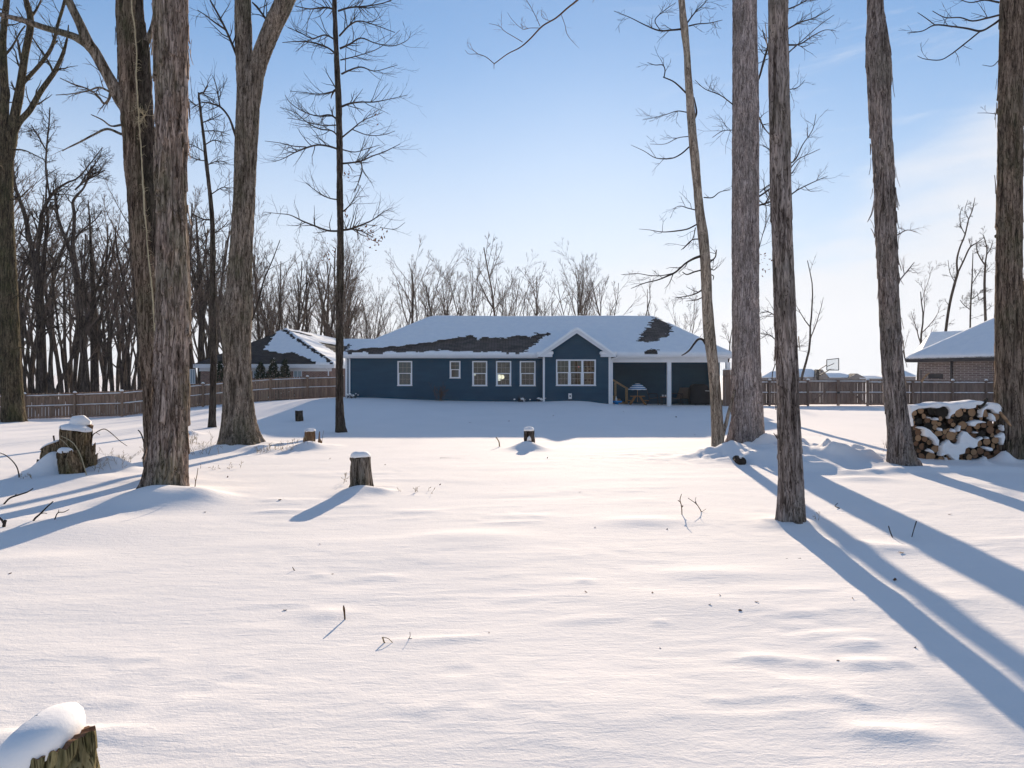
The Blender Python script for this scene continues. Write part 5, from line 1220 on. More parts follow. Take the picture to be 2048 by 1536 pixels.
for a_ in (-1, 1):
    for b_ in (-1, 1): mb = MB(); mb.box(xc + a_ * .17 - .015, xc + a_ * .17 + .015, 40.2 + b_ * .17 - .015, 40.2 + b_ * .17 + .015, PZ, PZ + .439); mb.part('leg', 'black_metal', t_)
for dx, lab in ((-.12, 'smaller white mug on the left of the porch side table'), (.04, 'white mug on the right of the porch side table')):
    mb = MB(); mb.tube([(xc + dx, 40.12, PZ + .472), (xc + dx, 40.12, PZ + .58)], [.04, .048], 10); mb.tube([(xc + dx + .045, 40.12, PZ + .49), (xc + dx + .08, 40.12, PZ + .52), (xc + dx + .045, 40.12, PZ + .56)], .008, 5)
    solo('mug', mb.mesh('mug', True), 'white_plastic', (xc + dx, 40.12, PZ + .47), lab, 'mug', 'mugs on the porch table')
# covered grill
x0, x1 = pp(1383), pp(1412); g_ = empty('covered_grill', ((x0 + x1) / 2, 40, PZ), 'bulky black barbecue grill under its cover at the right of the porch', 'grill')
mb = MB(); vs = []
for z_, k_, dy in ((0.06, 1.0, .34), (.55, 1.02, .35), (.92, .98, .33), (1.12, .8, .26), (1.20, .55, .15)):
    for sx, sy in ((-1, -1), (-.3, -1.06), (.35, -1.03), (1, -1), (1, 1), (-1, 1)): vs.append(((x0 + x1) / 2 + sx * (x1 - x0) * .62 * k_, 40 + sy * dy, PZ + z_))
mb.add(vs, [(k_ * 6 + i, k_ * 6 + (i + 1) % 6, (k_ + 1) * 6 + (i + 1) % 6, (k_ + 1) * 6 + i) for k_ in range(4) for i in range(6)] + [tuple(range(24, 30))]); mb.part('cover', 'black_cover', g_, True)
mb = MB(); mb.tube([(x1 - .15, 39.62, PZ + .82), (x1 + .3, 39.62, PZ + .80)], .014, 6); mb.part('handle', 'white_plastic', g_, True)
for dx in (-.3, .3):
    mb = MB(); mb.tube([((x0 + x1) / 2 + dx, 39.75, PZ + .05), ((x0 + x1) / 2 + dx + .04, 39.75, PZ + .05)], .05, 10); mb.part('wheel', 'black_metal', g_, True)
x0, x1 = pp(1441), pp(1451.5); mb = MB(); mb.box(x0, x1, 39.4, 39.8, PZ, PZ + .27); bo = solo('storage_crate', mb.mesh('c'), 'lumber', ((x0 + x1) / 2, 39.6, PZ), 'pale wooden crate by the right end of the porch', 'crate')
mb = MB(); mb.box(x0 - .02, x1 + .02, 39.38, 39.82, PZ + .273, PZ + .30); mb.part('lid', 'lumber', bo)
mb = MB(); vs = [((x0 + x1) / 2, 39.6, PZ + .37)]
mb.tube([((x0 + x1) / 2 + .05, 39.6, PZ + .3), ((x0 + x1) / 2 + .05, 39.6, PZ + .36), ((x0 + x1) / 2 + .06, 39.6, PZ + .48)], [.08, .09, .03], 10); solo('glass_jar', mb.mesh('j', True), 'curtain', (x0, 39.6, PZ + .3), 'grey-blue jar standing on the porch crate', 'jar')
# shrubs by the house
def weed(mb, x, y, n, h, rng, spread=.12, lean=.35, r=.003, twigs=True, maxl=3):
    z = GH(x, y)
    for _ in range(n):
        acc = []; grow(acc, (x + rng.gauss(0, spread), y + rng.gauss(0, spread), z - .05), (rng.gauss(0, lean), rng.gauss(0, lean), 1), h * rng.uniform(.6, 1.1), r, 1 if twigs else 3, rng, maxl, .02, .14, .7, (20, 50), h / 6, r * .45)
        for l_, p_, q_ in acc: mb.tube(p_, q_, 4, cap=False)
rg = random.Random(21)
for u, v, n_, h_, nm, lab in ((880, 801, 14, .95, 'bare_shrub', 'twiggy leafless shrub against the blue wall left of the small window'),):
    x, y = (u - CX) / F * 38.5, 38.5; mb = MB(); weed(mb, x, y, n_, h_, rg, .10, .28, .007); solo(nm, mb.mesh(nm, True), 'twig_brown', (x, y, GH(x, y)), lab, 'shrub')
for u, Y, n_, h_, lab in ((702, 38.2, 26, .32, 'low snowy tangle of a shrub at the left corner of the blue house'), (1044, 38.5, 20, .34, 'low shrub holding a clump of snow, left of the gable corner board'), (1081, 38.6, 12, .26, 'tiny snowy plant at the foot of the gable corner board')):
    x = (u - CX) / F * Y; r_ = empty('snowy_shrub', (x, Y, GH(x, Y)), lab, 'shrub'); mb = MB(); weed(mb, x, Y, n_, h_, rg, .16, .6, .007); mb.part('stems', 'twig', r_, True)
    mb = MB()
    for _ in range(9):
        c = Vector((x + rg.gauss(0, .16), Y + rg.gauss(0, .1), GH(x, Y) + rg.uniform(.05, h_ * .8))); s_ = rg.uniform(.02, .07); mb.tube([c - Vector((s_ * 1.3, 0, s_ * .3)), c - Vector((s_ * .5, 0, 0)), c + Vector((s_ * .5, 0, s_ * .2)), c + Vector((s_ * 1.3, 0, -s_ * .2))], [s_ * .3, s_, s_ * .8, s_ * .3], 7)
    mb.part('snow', 'snow_cap', r_, True)

# ------------------------------------------------------------------ fences
def fence(name, label, posts, h, mat, skip_first=False, seed=0, pw=.145, gap=.012, lift=.05, top_over=.10):
    rg = random.Random(seed); x0, y0, z0 = posts[0]
    r_ = empty(name, (x0, y0, z0), label, 'fence')
    for i, p in enumerate(posts):
        mb = MB(); z = G0(p[0], p[1]); mb.box(p[0] - .055, p[0] + .055, p[1] - .055, p[1] + .055, z - .3, z + h - .01 + .03 * rg.random()); po = mb.part('post', mat, r_)
        if rg.random() < .85:
            m2 = MB(); zt = z + h + .02; m2.tube([(p[0] - .10, p[1] - .02, zt), (p[0] - .03, p[1] - .02, zt + .04), (p[0] + .04, p[1] - .02, zt + .035), (p[0] + .11, p[1] - .02, zt)], [.02, .06, .055, .02], 7); m2.part('snow', 'snow_cap', po, True)
    for a, b in zip(posts[:-1], posts[1:]):
        ax, ay = a[0], a[1]; bx, by = b[0], b[1]; L = math.hypot(bx - ax, by - ay); dx, dy = (bx - ax) / L, (by - ay) / L
        nx, ny = -dy, dx
        if ny < 0: nx, ny = -nx, -ny      # away from the camera
        za, zb = G0(ax, ay), G0(bx, by); mb = MB(); n = int(L / (pw + gap)); st = L / n
        for k_ in range(n):
            s = (k_ + .5) * st; g_ = gap + (rg.random() ** 3) * .02; w2 = (st - g_) / 2; z = za + (zb - za) * s / L; j = rg.uniform(-.012, .012); t0 = z + lift + rg.uniform(-.01, .01); t1 = z + h + .03 + j
            ox, oy = nx * .065, ny * .065; tx, ty = nx * .085, ny * .085
            pts = [(-w2, t0), (w2, t0), (w2, t1 - .04), (w2 * .55, t1), (-w2 * .55, t1), (-w2, t1 - .04)]
            vs = [(ax + dx * (s + q) + ox, ay + dy * (s + q) + oy, zz) for q, zz in pts] + [(ax + dx * (s + q) + tx, ay + dy * (s + q) + ty, zz) for q, zz in pts]
            mb.add(vs, [(0, 1, 2, 3, 4, 5), (11, 10, 9, 8, 7, 6)] + [(i, i + 6, (i + 1) % 6 + 6, (i + 1) % 6) for i in range(6)])
        mb.part('picket_panel', mat, r_)
        for frac, snow in ((.90, True), (.50, True), (.09, False)):
            pa = (ax + dx * .06 + nx * .02, ay + dy * .06 + ny * .02, za + h * frac); pb = (bx - dx * .06 + nx * .02, by - dy * .06 + ny * .02, zb + h * frac)
            mb = MB(); mb.obox(pa, pb, .04, .085); ra = mb.part('rail', mat, r_)
            if snow:
                m2 = MB(); k_ = 14; c = []; rr_ = []
                for i in range(k_ + 1):
                    t = i / k_; c.append((pa[0] + (pb[0] - pa[0]) * t + nx * .012, pa[1] + (pb[1] - pa[1]) * t + ny * .012, pa[2] + (pb[2] - pa[2]) * t + .045 + .01 * rg.random())); rr_.append((.030 if 0 < i < k_ else .012) + .012 * rg.random())
                m2.tube(c, rr_, 6); m2.part('snow', 'snow_cap', ra, True)
    return r_
H_F = 1.50
FL = [(p[0], p[1], p[2]) for p in FENCE_L]
# subdivide the traced line at about the post spacing of the photo
fence('board_fence', 'long brown board fence with snowy rails curving along the left to the blue house', FL, H_F, 'fence_brown', seed=3, gap=.018)
YR = 43.0
def rx(u): return (u - CX) / F * YR
fence('board_fence', 'weathered board fence between the porch and the double gate', [(rx(u), YR, .1) for u in (1448, 1500, 1539, 1581, 1616)], H_F + .08, 'fence_grey', seed=4, gap=.006, pw=.15)
fence('board_fence', 'weathered board fence running behind the woodpile, right of the double gate', [(rx(u), YR, .1) for u in (1735, 1783, 1826, 1905, 1972, 2050, 2130, 2210)], H_F + .08, 'fence_grey', seed=5, gap=.006, pw=.15)
mb = MB(); fs_ = empty('side_fence', (12.0, 38.7, .2), 'dark short fence panel butting against the right corner of the porch', 'fence')
for i in range(5): mb.box(11.66 + i * .15, 11.66 + i * .15 + .135, 38.70, 38.725, .1, 2.28 + .02 * (i % 2))
mb.part('picket_panel', 'fence_grey', fs_)
mb = MB(); mb.box(11.66, 12.4, 38.65, 38.697, 1.9, 1.99); mb.part('rail', 'fence_grey', fs_)
mb = MB(); mb.tube([(11.68, 38.69, 2.3), (12.0, 38.7, 2.33), (12.38, 38.7, 2.31)], .035, 6); mb.part('snow', 'snow_cap', fs_, True)
# double gate
gt = empty('double_gate', (rx(1676), YR, G0(rx(1676), YR)), 'double board gate with diagonal braces and a latch, in the right fence', 'gate')
gz = G0(rx(1676), YR); h = H_F + .08; rg = random.Random(8)
for u0, u1, br in ((1619, 1674, 1), (1678, 1732, -1)):
    x0, x1 = rx(u0), rx(u1); mb = MB(); n = int((x1 - x0) / .165); st = (x1 - x0) / n
    for k_ in range(n): mb.box(x0 + k_ * st + .004, x0 + (k_ + 1) * st - .004 - .014 * rg.random() ** 2, YR + .045, YR + .065, gz + .09, gz + h + .02 + .01 * rg.random())
    lf = mb.part('gate_leaf', 'fence_grey', gt)
    mb = MB(); mb.obox((x0, YR + .02, gz + h - .12), (x1, YR + .02, gz + h - .12), .04, .10); mb.obox((x0, YR + .02, gz + h * .5), (x1, YR + .02, gz + h * .5), .04, .10); mb.obox((x0, YR + .02, gz + .15), (x1, YR + .02, gz + .15), .04, .10); mb.part('rail', 'fence_grey', lf)
    mb = MB(); a = (x0 if br > 0 else x1, YR - .01, gz + .12); b = (x1 if br > 0 else x0, YR - .01, gz + h - .1); mb.obox(a, b, .03, .10, (0, 0, 1)); mb.part('brace', 'fence_grey', lf)
    mb = MB(); mb.tube([(x0, YR + .02, gz + h - .055), ((x0 + x1) / 2, YR + .02, gz + h - .05), (x1, YR + .02, gz + h - .055)], .028, 6); mb.tube([(x0, YR + .02, gz + h * .5 + .06), (x1, YR + .02, gz + h * .5 + .06)], .024, 6); mb.part('snow', 'snow_cap', lf, True)
xm = rx(1676); mb = MB(); mb.box(xm - .08, xm + .08, YR - .05, YR + .02, gz + .02, gz + h + .04); mb.part('meeting_post', 'fence_grey', gt)
mb = MB(); mb.box(xm - .10, xm + .08, YR - .08, YR - .052, gz + .76, gz + .88); mb.tube([(xm - .1, YR - .08, gz + .82), (xm + .02, YR - .1, gz + .82)], .02, 6); mb.part('latch', 'black_metal', gt)

# ------------------------------------------------------------------ left brick house
def gable_roof_house(): pass
NL = empty('brick_house', (-19.6, 56, 0), 'red brick house with partly bare dark hip roof, beyond the left fence', 'house')
NX0, NX1, NY0, NZ = -25.2, -14.05, 55.3, 2.86
mb = MB(); mb.box(NX0 + .4, NX1 - .4, 55.75, 74, -1.2, 2.7); mb.box(-19.6, -7.2, 70.5, 80, -1.2, 2.7); mb.part('wall', 'brick_red', NL)
mb = MB(); mb.box(NX0 + .0, NX1, NY0, NY0 + .03, 2.55, NZ); mb.box(NX0 + .03, NX1 - .03, NY0 + .031, 55.75, 2.56, 2.58); mb.box(NX1 - .03, NX1, NY0 + .031, 69.8, 2.55, NZ); mb.box(NX1, -6.8, 69.77, 69.8, 2.55, NZ); mb.part('fascia', 'white_paint', NL)
mb = MB(); mb.box(NX0 + .3, NX1 - .3, 55.715, 55.745, 2.3, 2.558); mb.part('frieze', 'white_paint', NL)
def roofL(x, y):
    w = (NX1 - NX0) / 2; s = 3.12 / w
    m = np.minimum(np.minimum(NZ + (x - NX0) * s, NZ + (NX1 - x) * s), NZ + (y - NY0) * s)
    # wing running right
    wr = np.minimum(NZ + (y - 69.8) * .50, NZ + (81.6 - y) * .50)
    wr = np.minimum(wr, NZ + (-6.8 - x) * .6)
    return np.where(y > 69.8, np.maximum(m, np.where(x > -20, wr, -9)), m)
def hm_roof(x0, x1, y0, y1, st, fn, name, mat, parent, rot=None, dz=0):
    xs = np.arange(x0, x1 + st / 2, st); ys = np.arange(y0, y1 + st / 2, st); Xg, Yg = np.meshgrid(xs, ys); zz = fn(Xg, Yg) + dz
    V = np.stack([Xg, Yg, zz], -1).reshape(-1, 3); ix = np.arange(Xg.size).reshape(Xg.shape)
    ok = (zz > 1.5); k4 = ok[:-1, :-1] & ok[1:, :-1] & ok[:-1, 1:] & ok[1:, 1:]
    q = np.stack([ix[:-1, :-1], ix[:-1, 1:], ix[1:, 1:], ix[1:, :-1]], -1)[k4]
    if rot:
        cx, cy, an = rot; xx = V[:, 0].copy(); yy = V[:, 1].copy(); V[:, 0] = cx + xx * math.cos(an) - yy * math.sin(an); V[:, 1] = cy + xx * math.sin(an) + yy * math.cos(an)
    return obj(name, fast_mesh(name, V, q, False), mat, parent)
def two_sheets(fn, x0, x1, y0, y1): return fn
hm_roof(NX0, NX1, NY0, 82, .15, roofL, 'roof', 'shingles_grey', NL)
hm_roof(NX1, -6.8, 69.8, 81.6, .15, roofL, 'roof', 'shingles_grey', NL)
BL = [[(370, 730), (381, 719), (470, 690), (540, 662), (552, 661), (545, 676), (533, 690), (524, 703), (545, 706), (558, 711), (585, 708), (600, 714), (616, 720), (626, 728), (590, 730), (575, 728), (560, 730)], [(562, 659), (567, 661), (668, 729), (664, 729), (600, 686), (566, 663)], [(638, 686), (668, 692), (690, 696), (700, 690), (690, 706), (672, 708), (655, 697)], [(565, 659), (620, 672), (618, 674), (580, 664)]]
def thL(x, y, z):
    t = .10 + .02 * fbm(x * .7, y * .7, o=2); return np.where(bare(x, y, z, BL, 5, 2.0), -.05, t)
me = snow_field(NX0, NX1, NY0 - .03, 82, .085, lambda x, y: roofL(x, y) + .02, thL, edge=.12); obj('snow', me, 'snow_roof', NL)
me = snow_field(NX1 + .005, -6.85, 69.78, 81.5, .12, lambda x, y: roofL(x, y) + .02, thL, edge=.12); obj('snow', me, 'snow_roof', NL)
def nwin(u0, u1, v0, v1, Y, parent, mat='curtain'):
    x0, x1 = (u0 - CX) / F * Y, (u1 - CX) / F * Y; z0, z1 = CZ - (v1 - HV) / F * Y, CZ - (v0 - HV) / F * Y
    f = MB(); t = .06; f.box(x0, x1, Y - .05, Y, z1 - t, z1).box(x0, x1, Y - .05, Y, z0, z0 + t).box(x0, x0 + t, Y - .05, Y, z0 + t, z1 - t).box(x1 - t, x1, Y - .05, Y, z0 + t, z1 - t); f.box((x0 + x1) / 2 - .025, (x0 + x1) / 2 + .025, Y - .04, Y, z0 + t, z1 - t)
    w = f.part('window', 'white_paint', parent); g = MB(); g.box(x0 + t, x1 - t, Y - .02, Y - .004, z0 + t, z1 - t); g.part('pane', mat, w)
nwin(380, 391, 738, 768, 55.74, NL); nwin(587, 604, 738, 756, 55.74, NL); nwin(506, 533, 738, 756, 55.74, NL)
mb = MB(); x = (657 - CX) / F * 55.7; mb.box(x - .04, x + .04, 55.64, 55.7, -1, 2.35); mb.obox((x, 55.66, 2.33), (x - .12, 55.45, 2.55), .07, .06); mb.part('downspout', 'white_vinyl', NL)
# evergreen shrubs against it
rg = random.Random(31)
for u, vt, w_, lab in ((440, 726, 17, 'dark conical evergreen between the slender tree and the forked trunk'), (472, 724, 19, 'dark evergreen shrub mostly hidden behind the forked trunk'), (521, 727, 22, 'dark evergreen just right of the forked trunk, leftmost of the three against the brick wall'), (546, 720, 20, 'tallest dark evergreen against the brick wall, dusted with snow'), (570, 722, 20, 'dark evergreen right of the tallest one, against the brick wall')):
    Y = 54.0; x = (u - CX) / F * Y; z0 = G0(x, Y) - .2; zt = CZ - (vt - HV) / F * Y; hh = zt - z0; rw = w_ / F * Y * .95
    r_ = empty('evergreen_shrub', (x, Y, z0 + .2), lab, 'shrub', 'evergreens by the left brick house'); mb = MB(); ms = MB()
    for _ in range(1500):
        t = rg.random() ** .8; a_ = rg.uniform(0, 6.283); k_ = rw * (1 - t) ** .7 * rg.uniform(.35, 1.12) * (1 + .2 * math.sin(a_ * 3 + u)); c = Vector((x + k_ * math.cos(a_), Y + k_ * math.sin(a_), z0 + t * hh * rg.uniform(.93, 1.03)))
        d = Vector((math.cos(a_), math.sin(a_), rg.uniform(.3, 1.4))).normalized(); s = d.cross(Vector((rg.gauss(0, 1), rg.gauss(0, 1), rg.gauss(0, 1)))).normalized(); L_ = rg.uniform(.10, .22)
        vs = [c - s * .035, c + d * L_ * .6 + s * .05, c + d * L_, c + d * L_ * .5 - s * .05]
        (ms if rg.random() < .035 else mb).add(vs, [(0, 1, 2, 3)])
    mb.part('foliage', 'evergreen', r_); ms.part('snow', 'snow_cap', r_)
    mb = MB(); mb.tube([(x, Y, z0), (x, Y, z0 + hh * .8)], [.06, .02], 6); mb.part('stem', 'bark_dark', r_)

# ------------------------------------------------------------------ right brick house (turned)
ax, ay = 28.1, 50.0; an = math.atan2(-6, 2.2) ; RB = empty('brick_house', (ax, ay, 0), 'brown brick house with snow-white hip roof behind the right fence', 'house')
# local frame: X' along the wall toward the camera, Y' inward
ROT = (ax, ay, an); LL, WW, EZ = 15.0, 11.0, 3.2; s_ = .70
def loc(x, y, z): return (ax + x * math.cos(an) - y * math.sin(an), ay + x * math.sin(an) + y * math.cos(an), z)
def lbox(mb, x0, x1, y0, y1, z0, z1):
    vs = [loc(x, y, z) for z in (z0, z1) for x, y in ((x0, y0), (x1, y0), (x1, y1), (x0, y1))]
    mb.add(vs, [(0, 3, 2, 1), (4, 5, 6, 7), (0, 1, 5, 4), (1, 2, 6, 5), (2, 3, 7, 6), (3, 0, 4, 7)])
def rb(x, y):
    return np.minimum(np.minimum(EZ + x * s_, EZ + (LL - x) * s_), np.minimum(EZ + y * s_, EZ + (WW - y) * s_))
hm_roof(0, LL, 0, WW, .25, rb, 'roof', 'shingles_grey', RB, ROT)
me = snow_field(0, LL, 0, WW, .16, lambda x, y: rb(x, y), lambda x, y, z: .12 + .02 * fbm(x, y, o=2), edge=.15, rot=ROT); obj('snow', me, 'snow_roof', RB)
mb = MB(); lbox(mb, .6, LL - .6, .6, WW - .6, -.5, 2.9); mb.part('wall', 'brick_brown', RB)
mb = MB(); lbox(mb, 0, LL, 0, .04, 2.92, EZ + .0); lbox(mb, 0, .04, .04, WW, 2.92, EZ); lbox(mb, .05, LL - .05, .05, WW - .05, 2.90, 2.918); mb.part('fascia', 'dark_trim', RB)
mb = MB(); lbox(mb, 3.05, 3.17, .5, .58, -.5, 2.9); mb.part('downspout', 'dark_trim', RB)
mb = MB(); lbox(mb, 1.35, 2.45, .55, .595, 1.75, 2.08); mb.part('window', 'dark_trim', RB)
# rear wing
mb = MB(); ya = 57.0
wv = [P(1862, 664, 56), P(1960, 660, 56), P(1838, 712, 53), P(1960, 712, 53)]
mb.add([wv[0], wv[1], wv[3], wv[2], (wv[0][0] + .3, 60, wv[0][2] - 2.2), (wv[1][0], 60, wv[1][2] - 2.2)], [(3, 2, 1, 0), (0, 1, 5, 4), (3, 0, 4)]); w_ = mb.part('rear_roof', 'snow_roof', RB)

# far houses beyond the fence
def far_house(name, label, u0, u1, vr, ve, Y, hipl=.25, hipr=.25, gable=False):
    x0, x1 = (u0 - CX) / F * Y, (u1 - CX) / F * Y; zr = CZ - (vr - HV) / F * Y; ze = CZ - (ve - HV) / F * Y; w = (x1 - x0)
    r_ = empty(name, ((x0 + x1) / 2, Y, 0), label, 'house'); D_ = 9.0
    mb = MB(); mb.box(x0 + .3, x1 - .3, Y + .3, Y + D_ - .3, -2, ze - .05); mb.part('wall', 'brick_brown', r_)
    mb = MB(); mb.add([(x0, Y, ze), (x1, Y, ze), (x1, Y + D_, ze), (x0, Y + D_, ze), (x0 + w * hipl, Y + D_ / 2, zr), (x1 - w * hipr, Y + D_ / 2, zr)], [(0, 1, 5, 4), (1, 2, 5), (2, 3, 4, 5), (3, 0, 4), (3, 2, 1, 0)]); mb.part('roof', 'snow_roof', r_)
    if gable:
        gx = x1 - w * .12; mb = MB(); mb.add([(gx - w * .22, Y - .6, ze - .1), (gx + w * .2, Y - .6, ze - .1), (gx, Y - .6, zr - .25), ], [(0, 1, 2)]); mb.part('gable', 'brick_brown', r_)
        mb = MB(); mb.add([(gx - w * .24, Y - .7, ze - .15), (gx, Y - .7, zr - .15), (gx + w * .22, Y - .7, ze - .15), (gx - w * .24, Y + 4, ze - .15), (gx, Y + 4, zr - .15), (gx + w * .22, Y + 4, ze - .15)], [(0, 1, 4, 3), (1, 2, 5, 4)]); mb.part('gable_roof', 'shingles_grey', r_)
far_house('distant_house', 'distant snow-roofed house peeking over the fence left of the rough trunk', 1522, 1578, 742, 755, 190, .6, .1)
far_house('distant_house', 'distant snow-roofed house with a gable just left of the basketball hoop', 1585, 1650, 737.5, 754, 190, .1, .2, True)
far_house('distant_house', 'distant low snowy roof to the right of the basketball hoop', 1642, 1722, 746, 755, 230, .12, .35, True)
far_house('distant_house', 'farthest low snow roof just left of the peeling trunk above the fence', 1718, 1775, 751.5, 757, 260, .2, .2)
far_house('distant_house', 'low dark distant house between the peeling trunk and the right brick house', 1808, 1836, 741, 753, 150, .5, .1)
# basketball hoop
Yb = 60; q = lambda u, v: ((u - CX) / F * Yb, Yb, CZ - (v - HV) / F * Yb)
x, y, z = q(1635.5, 760); bh = empty('basketball_hoop', (x, y, G0(x, y)), 'basketball backboard on a bent black pole above the right fence', 'basketball hoop')
mb = MB(); mb.box(x - .09, x + .09, y - .09, y + .09, G0(x, y) - .2, q(0, 739.5)[2]); mb.part('pole', 'black_metal', bh)
mb = MB()
for a, b in (((1636, 740.5), (1654, 729.5)), ((1636, 753), (1655, 742)), ((1637, 752), (1662, 738)), ((1654, 733), (1668, 727))): mb.obox(q(*a), q(*b), .06, .06)
mb.part('support_arm', 'black_metal', bh)
c0, c1, c2, c3 = q(1653.5, 719.5), q(1668.7, 717.2), q(1668.7, 740.4), q(1653.5, 740.2); c1 = (c1[0], c1[1] - .8, c1[2]); c2 = (c2[0], c2[1] - .8, c2[2])
mb = MB()
for a, b in ((c0, c1), (c1, c2), (c2, c3), (c3, c0)): mb.obox(a, b, .05, .06)
fr = mb.part('backboard_frame', 'black_metal', bh)
mb = MB(); mb.add([c0, c1, c2, c3], [(0, 1, 2, 3)]); mb.part('backboard', 'backboard_clear', bh)
mb = MB(); cc = q(1660, 738.5); ring = [(cc[0] + .23 * math.cos(a_ * .5236) - .1, cc[1] - .45 + .23 * math.sin(a_ * .5236), cc[2]) for a_ in range(13)]; mb.tube(ring, .015, 5); mb.part('rim', 'black_metal', bh, True)
# dark lamp-like post and leaning bright branch by the right fence
x, y, z = P(1842, 740, 41.5); mb = MB(); mb.tube([(x, y, G0(x, y) - .1), (x, y, z)], .03, 6); mb.tube([(x - .04, y, z), (x - .07, y, z + .03), (x - .03, y, z + .06)], .015, 5); solo('feeder_pole', mb.mesh('pole'), 'black_metal', (x, y, G0(x, y)), 'thin dark pole standing in front of the right fence, left above the woodpile', 'pole')
mb = MB(); limb(mb, [(1843, 764, 5), (1847, 757, 4.5), (1853, 750, 4), (1859, 746, 2)], 41.4, 41.3); x, y, z = P(1843, 764, 41.4); solo('sunlit_stick', mb.mesh('s', True), 'wood_cut', (x, y, z), 'sunlit pale stick leaning over the top of the right fence by the pole', 'stick')

# ------------------------------------------------------------------ stumps
def stump(label, u, v, wpx, hpx, seed, lean=0, snow=.08, flare=1.25, jag=.03, mat='bark_grey', style='rough', topmat='wood_cut_dull', taper=.92, Y=None, cat='tree stump', snow_off=(0, 0), snow_k=1.0, under=.3, slope=0, amp=1.0):
    if Y is None: x, y = hit(u, v)
    else: y = Y; x = (u - CX) / F * y
    r = wpx / F * y / 2; h = hpx / F * y; zb = CZ - (v - HV) / F * y
    root = empty('tree_stump', (x, y, zb), label, cat)
    pts = [(x, y, zb - under, r * flare * 1.05), (x, y, zb, r * flare), (x + lean * .1, y, zb + h * .18, r * 1.04), (x + lean * .5, y, zb + h * .55, r * .98), (x + lean, y, zb + h, r * taper)]
    Vv, Fq, C, E1, E2, ss = trunk_mesh(pts, style, max(48, int(wpx * 3)), max(.012, h / 70), seed, 4, amp, top_jag=jag)
    if slope: k_ = np.clip((ss - ss[-1] * .6) / (ss[-1] * .4), 0, 1)[:, None]; Vv[..., 2] += slope * (Vv[..., 0] - x) * k_
    obj('trunk', fast_mesh('trunk', Vv, Fq), mat, root)
    top = Vv[-1]; c = top.mean(0); n_ = len(top); V = [top]
    for f_ in (.75, .4): V.append(c + (top - c) * f_ + np.array([0, 0, .012 * (1 - f_)]))
    V = np.vstack(V + [c[None] + [[0, 0, .01]]]); f = []
    for k_ in range(2):
        for i in range(n_): j = (i + 1) % n_; f.append((k_ * n_ + i, k_ * n_ + j, (k_ + 1) * n_ + j, (k_ + 1) * n_ + i))
    for i in range(n_): f.append((2 * n_ + i, 2 * n_ + (i + 1) % n_, 3 * n_, 3 * n_))
    me = bpy.data.meshes.new('cut_face'); me.from_pydata([tuple(p) for p in V], [], [q if q[2] != q[3] else q[:3] for q in f]); me.update(); obj('cut_face', me, topmat, root)
    if snow:
        a = np.linspace(0, 2 * math.pi, 40, endpoint=False); rings = []; prof = [(1.0, -.02), (1.06, .02), (1.06, .25), (.98, .55), (.82, .80), (.55, .95), (.25, 1.0), (.02, 1.0)]
        for f_, hh in prof:
            rr = r * taper * f_ * snow_k * (1 + .05 * vnoise(np.cos(a) * 2 + seed, np.sin(a) * 2)); px_, py_ = c[0] + snow_off[0] + np.cos(a) * rr, c[1] + snow_off[1] + np.sin(a) * rr
            rings.append(np.stack([px_, py_, c[2] + hh * snow + slope * (px_ - x) * .9 + .15 * snow * vnoise(np.cos(a) * f_ * 2 + 5, np.sin(a) * f_ * 2 + seed)], 1))
        V = np.vstack(rings); ix = np.arange(V.shape[0]).reshape(len(prof), 40); q = np.stack([ix[:-1], np.roll(ix, -1, 1)[:-1], np.roll(ix, -1, 1)[1:], ix[1:]], -1).reshape(-1, 4)
        obj('snow_cap', fast_mesh('snow_cap', V, q), 'snow_cap', root)
    return root, C, (x, y, zb, r, h)
stump('upright cylindrical stump with a domed snow cap in the open snow left of centre', 722, 980, 42, 66, 3, -.01, .10, 1.12, .012, 'bark_grey', 'furrow', taper=.95, snow_k=.93)
st, C_, q_ = stump('small dark stump with snow cap and ramp, right of centre before the house', 1058, 893, 20, 32, 5, 0, .10, 1.1, .01, 'bark_dark', 'furrow', taper=1.0)
mb = MB(); x, y, zb, r, h = q_; mb.tube([(x, y - r - .02, zb - .1), (x + .01, y - r - .03, zb + .08), (x, y - r - .01, zb + .18)], [.09, .085, .06], 9); mb.part('side_shoot', 'bark_dark', st, True); mb = MB(); mb.tube([(x, y - r - .02, zb + .17), (x, y - r, zb + .25), (x, y - r + .02, zb + .30)], [.065, .05, .02], 8); mb.part('snow', 'snow_cap', st, True)
st, C_, q_ = stump('broken reddish stump right of the forked trunk, a thin shard at its side', 619, 893, 23, 30, 7, .02, .07, 1.15, .05, 'wood_rot', 'rough', 'wood_rot')
x, y, zb, r, h = q_; mb = MB(); mb.tube([(x + .27, y, zb - .2), (x + .29, y, zb + .15), (x + .27, y, zb + .24), (x + .28, y, zb + .42)], [.06, .055, .02, .012], 7); mb.tube([(x + .33, y, zb - .1), (x + .36, y, zb + .25), (x + .40, y, zb + .45)], [.008, .006, .004], 5); mb.part('shard', 'wood_rot', st, True)
stump('short black stump on the shaded bank before the brown fence', 598, 842, 14, 21, 9, 0, .015, 1.05, .01, 'bark_dark', 'rough', topmat='snow_cap', taper=1.0)
YS = 14.4
st, C_, q_ = stump('tallest rotten stump of the left cluster, two steps of snow on top', 150, 935, 57, 78, 11, .02, .10, 1.12, .06, 'bark_stump', 'rough', 'wood_rot', Y=YS, snow_k=1.0, slope=-.15, amp=1.6, taper=.95)
x, y, zb, r, h = q_
mb = MB(); top = zb + h
mb.tube([(x - .16, y + .10, top + .02), (x - .05, y + .10, top + .13), (x + .10, y + .10, top + .14), (x + .24, y + .12, top + .10)], [.06, .13, .13, .05], 12); mb.part('snow', 'snow_cap', st, True)
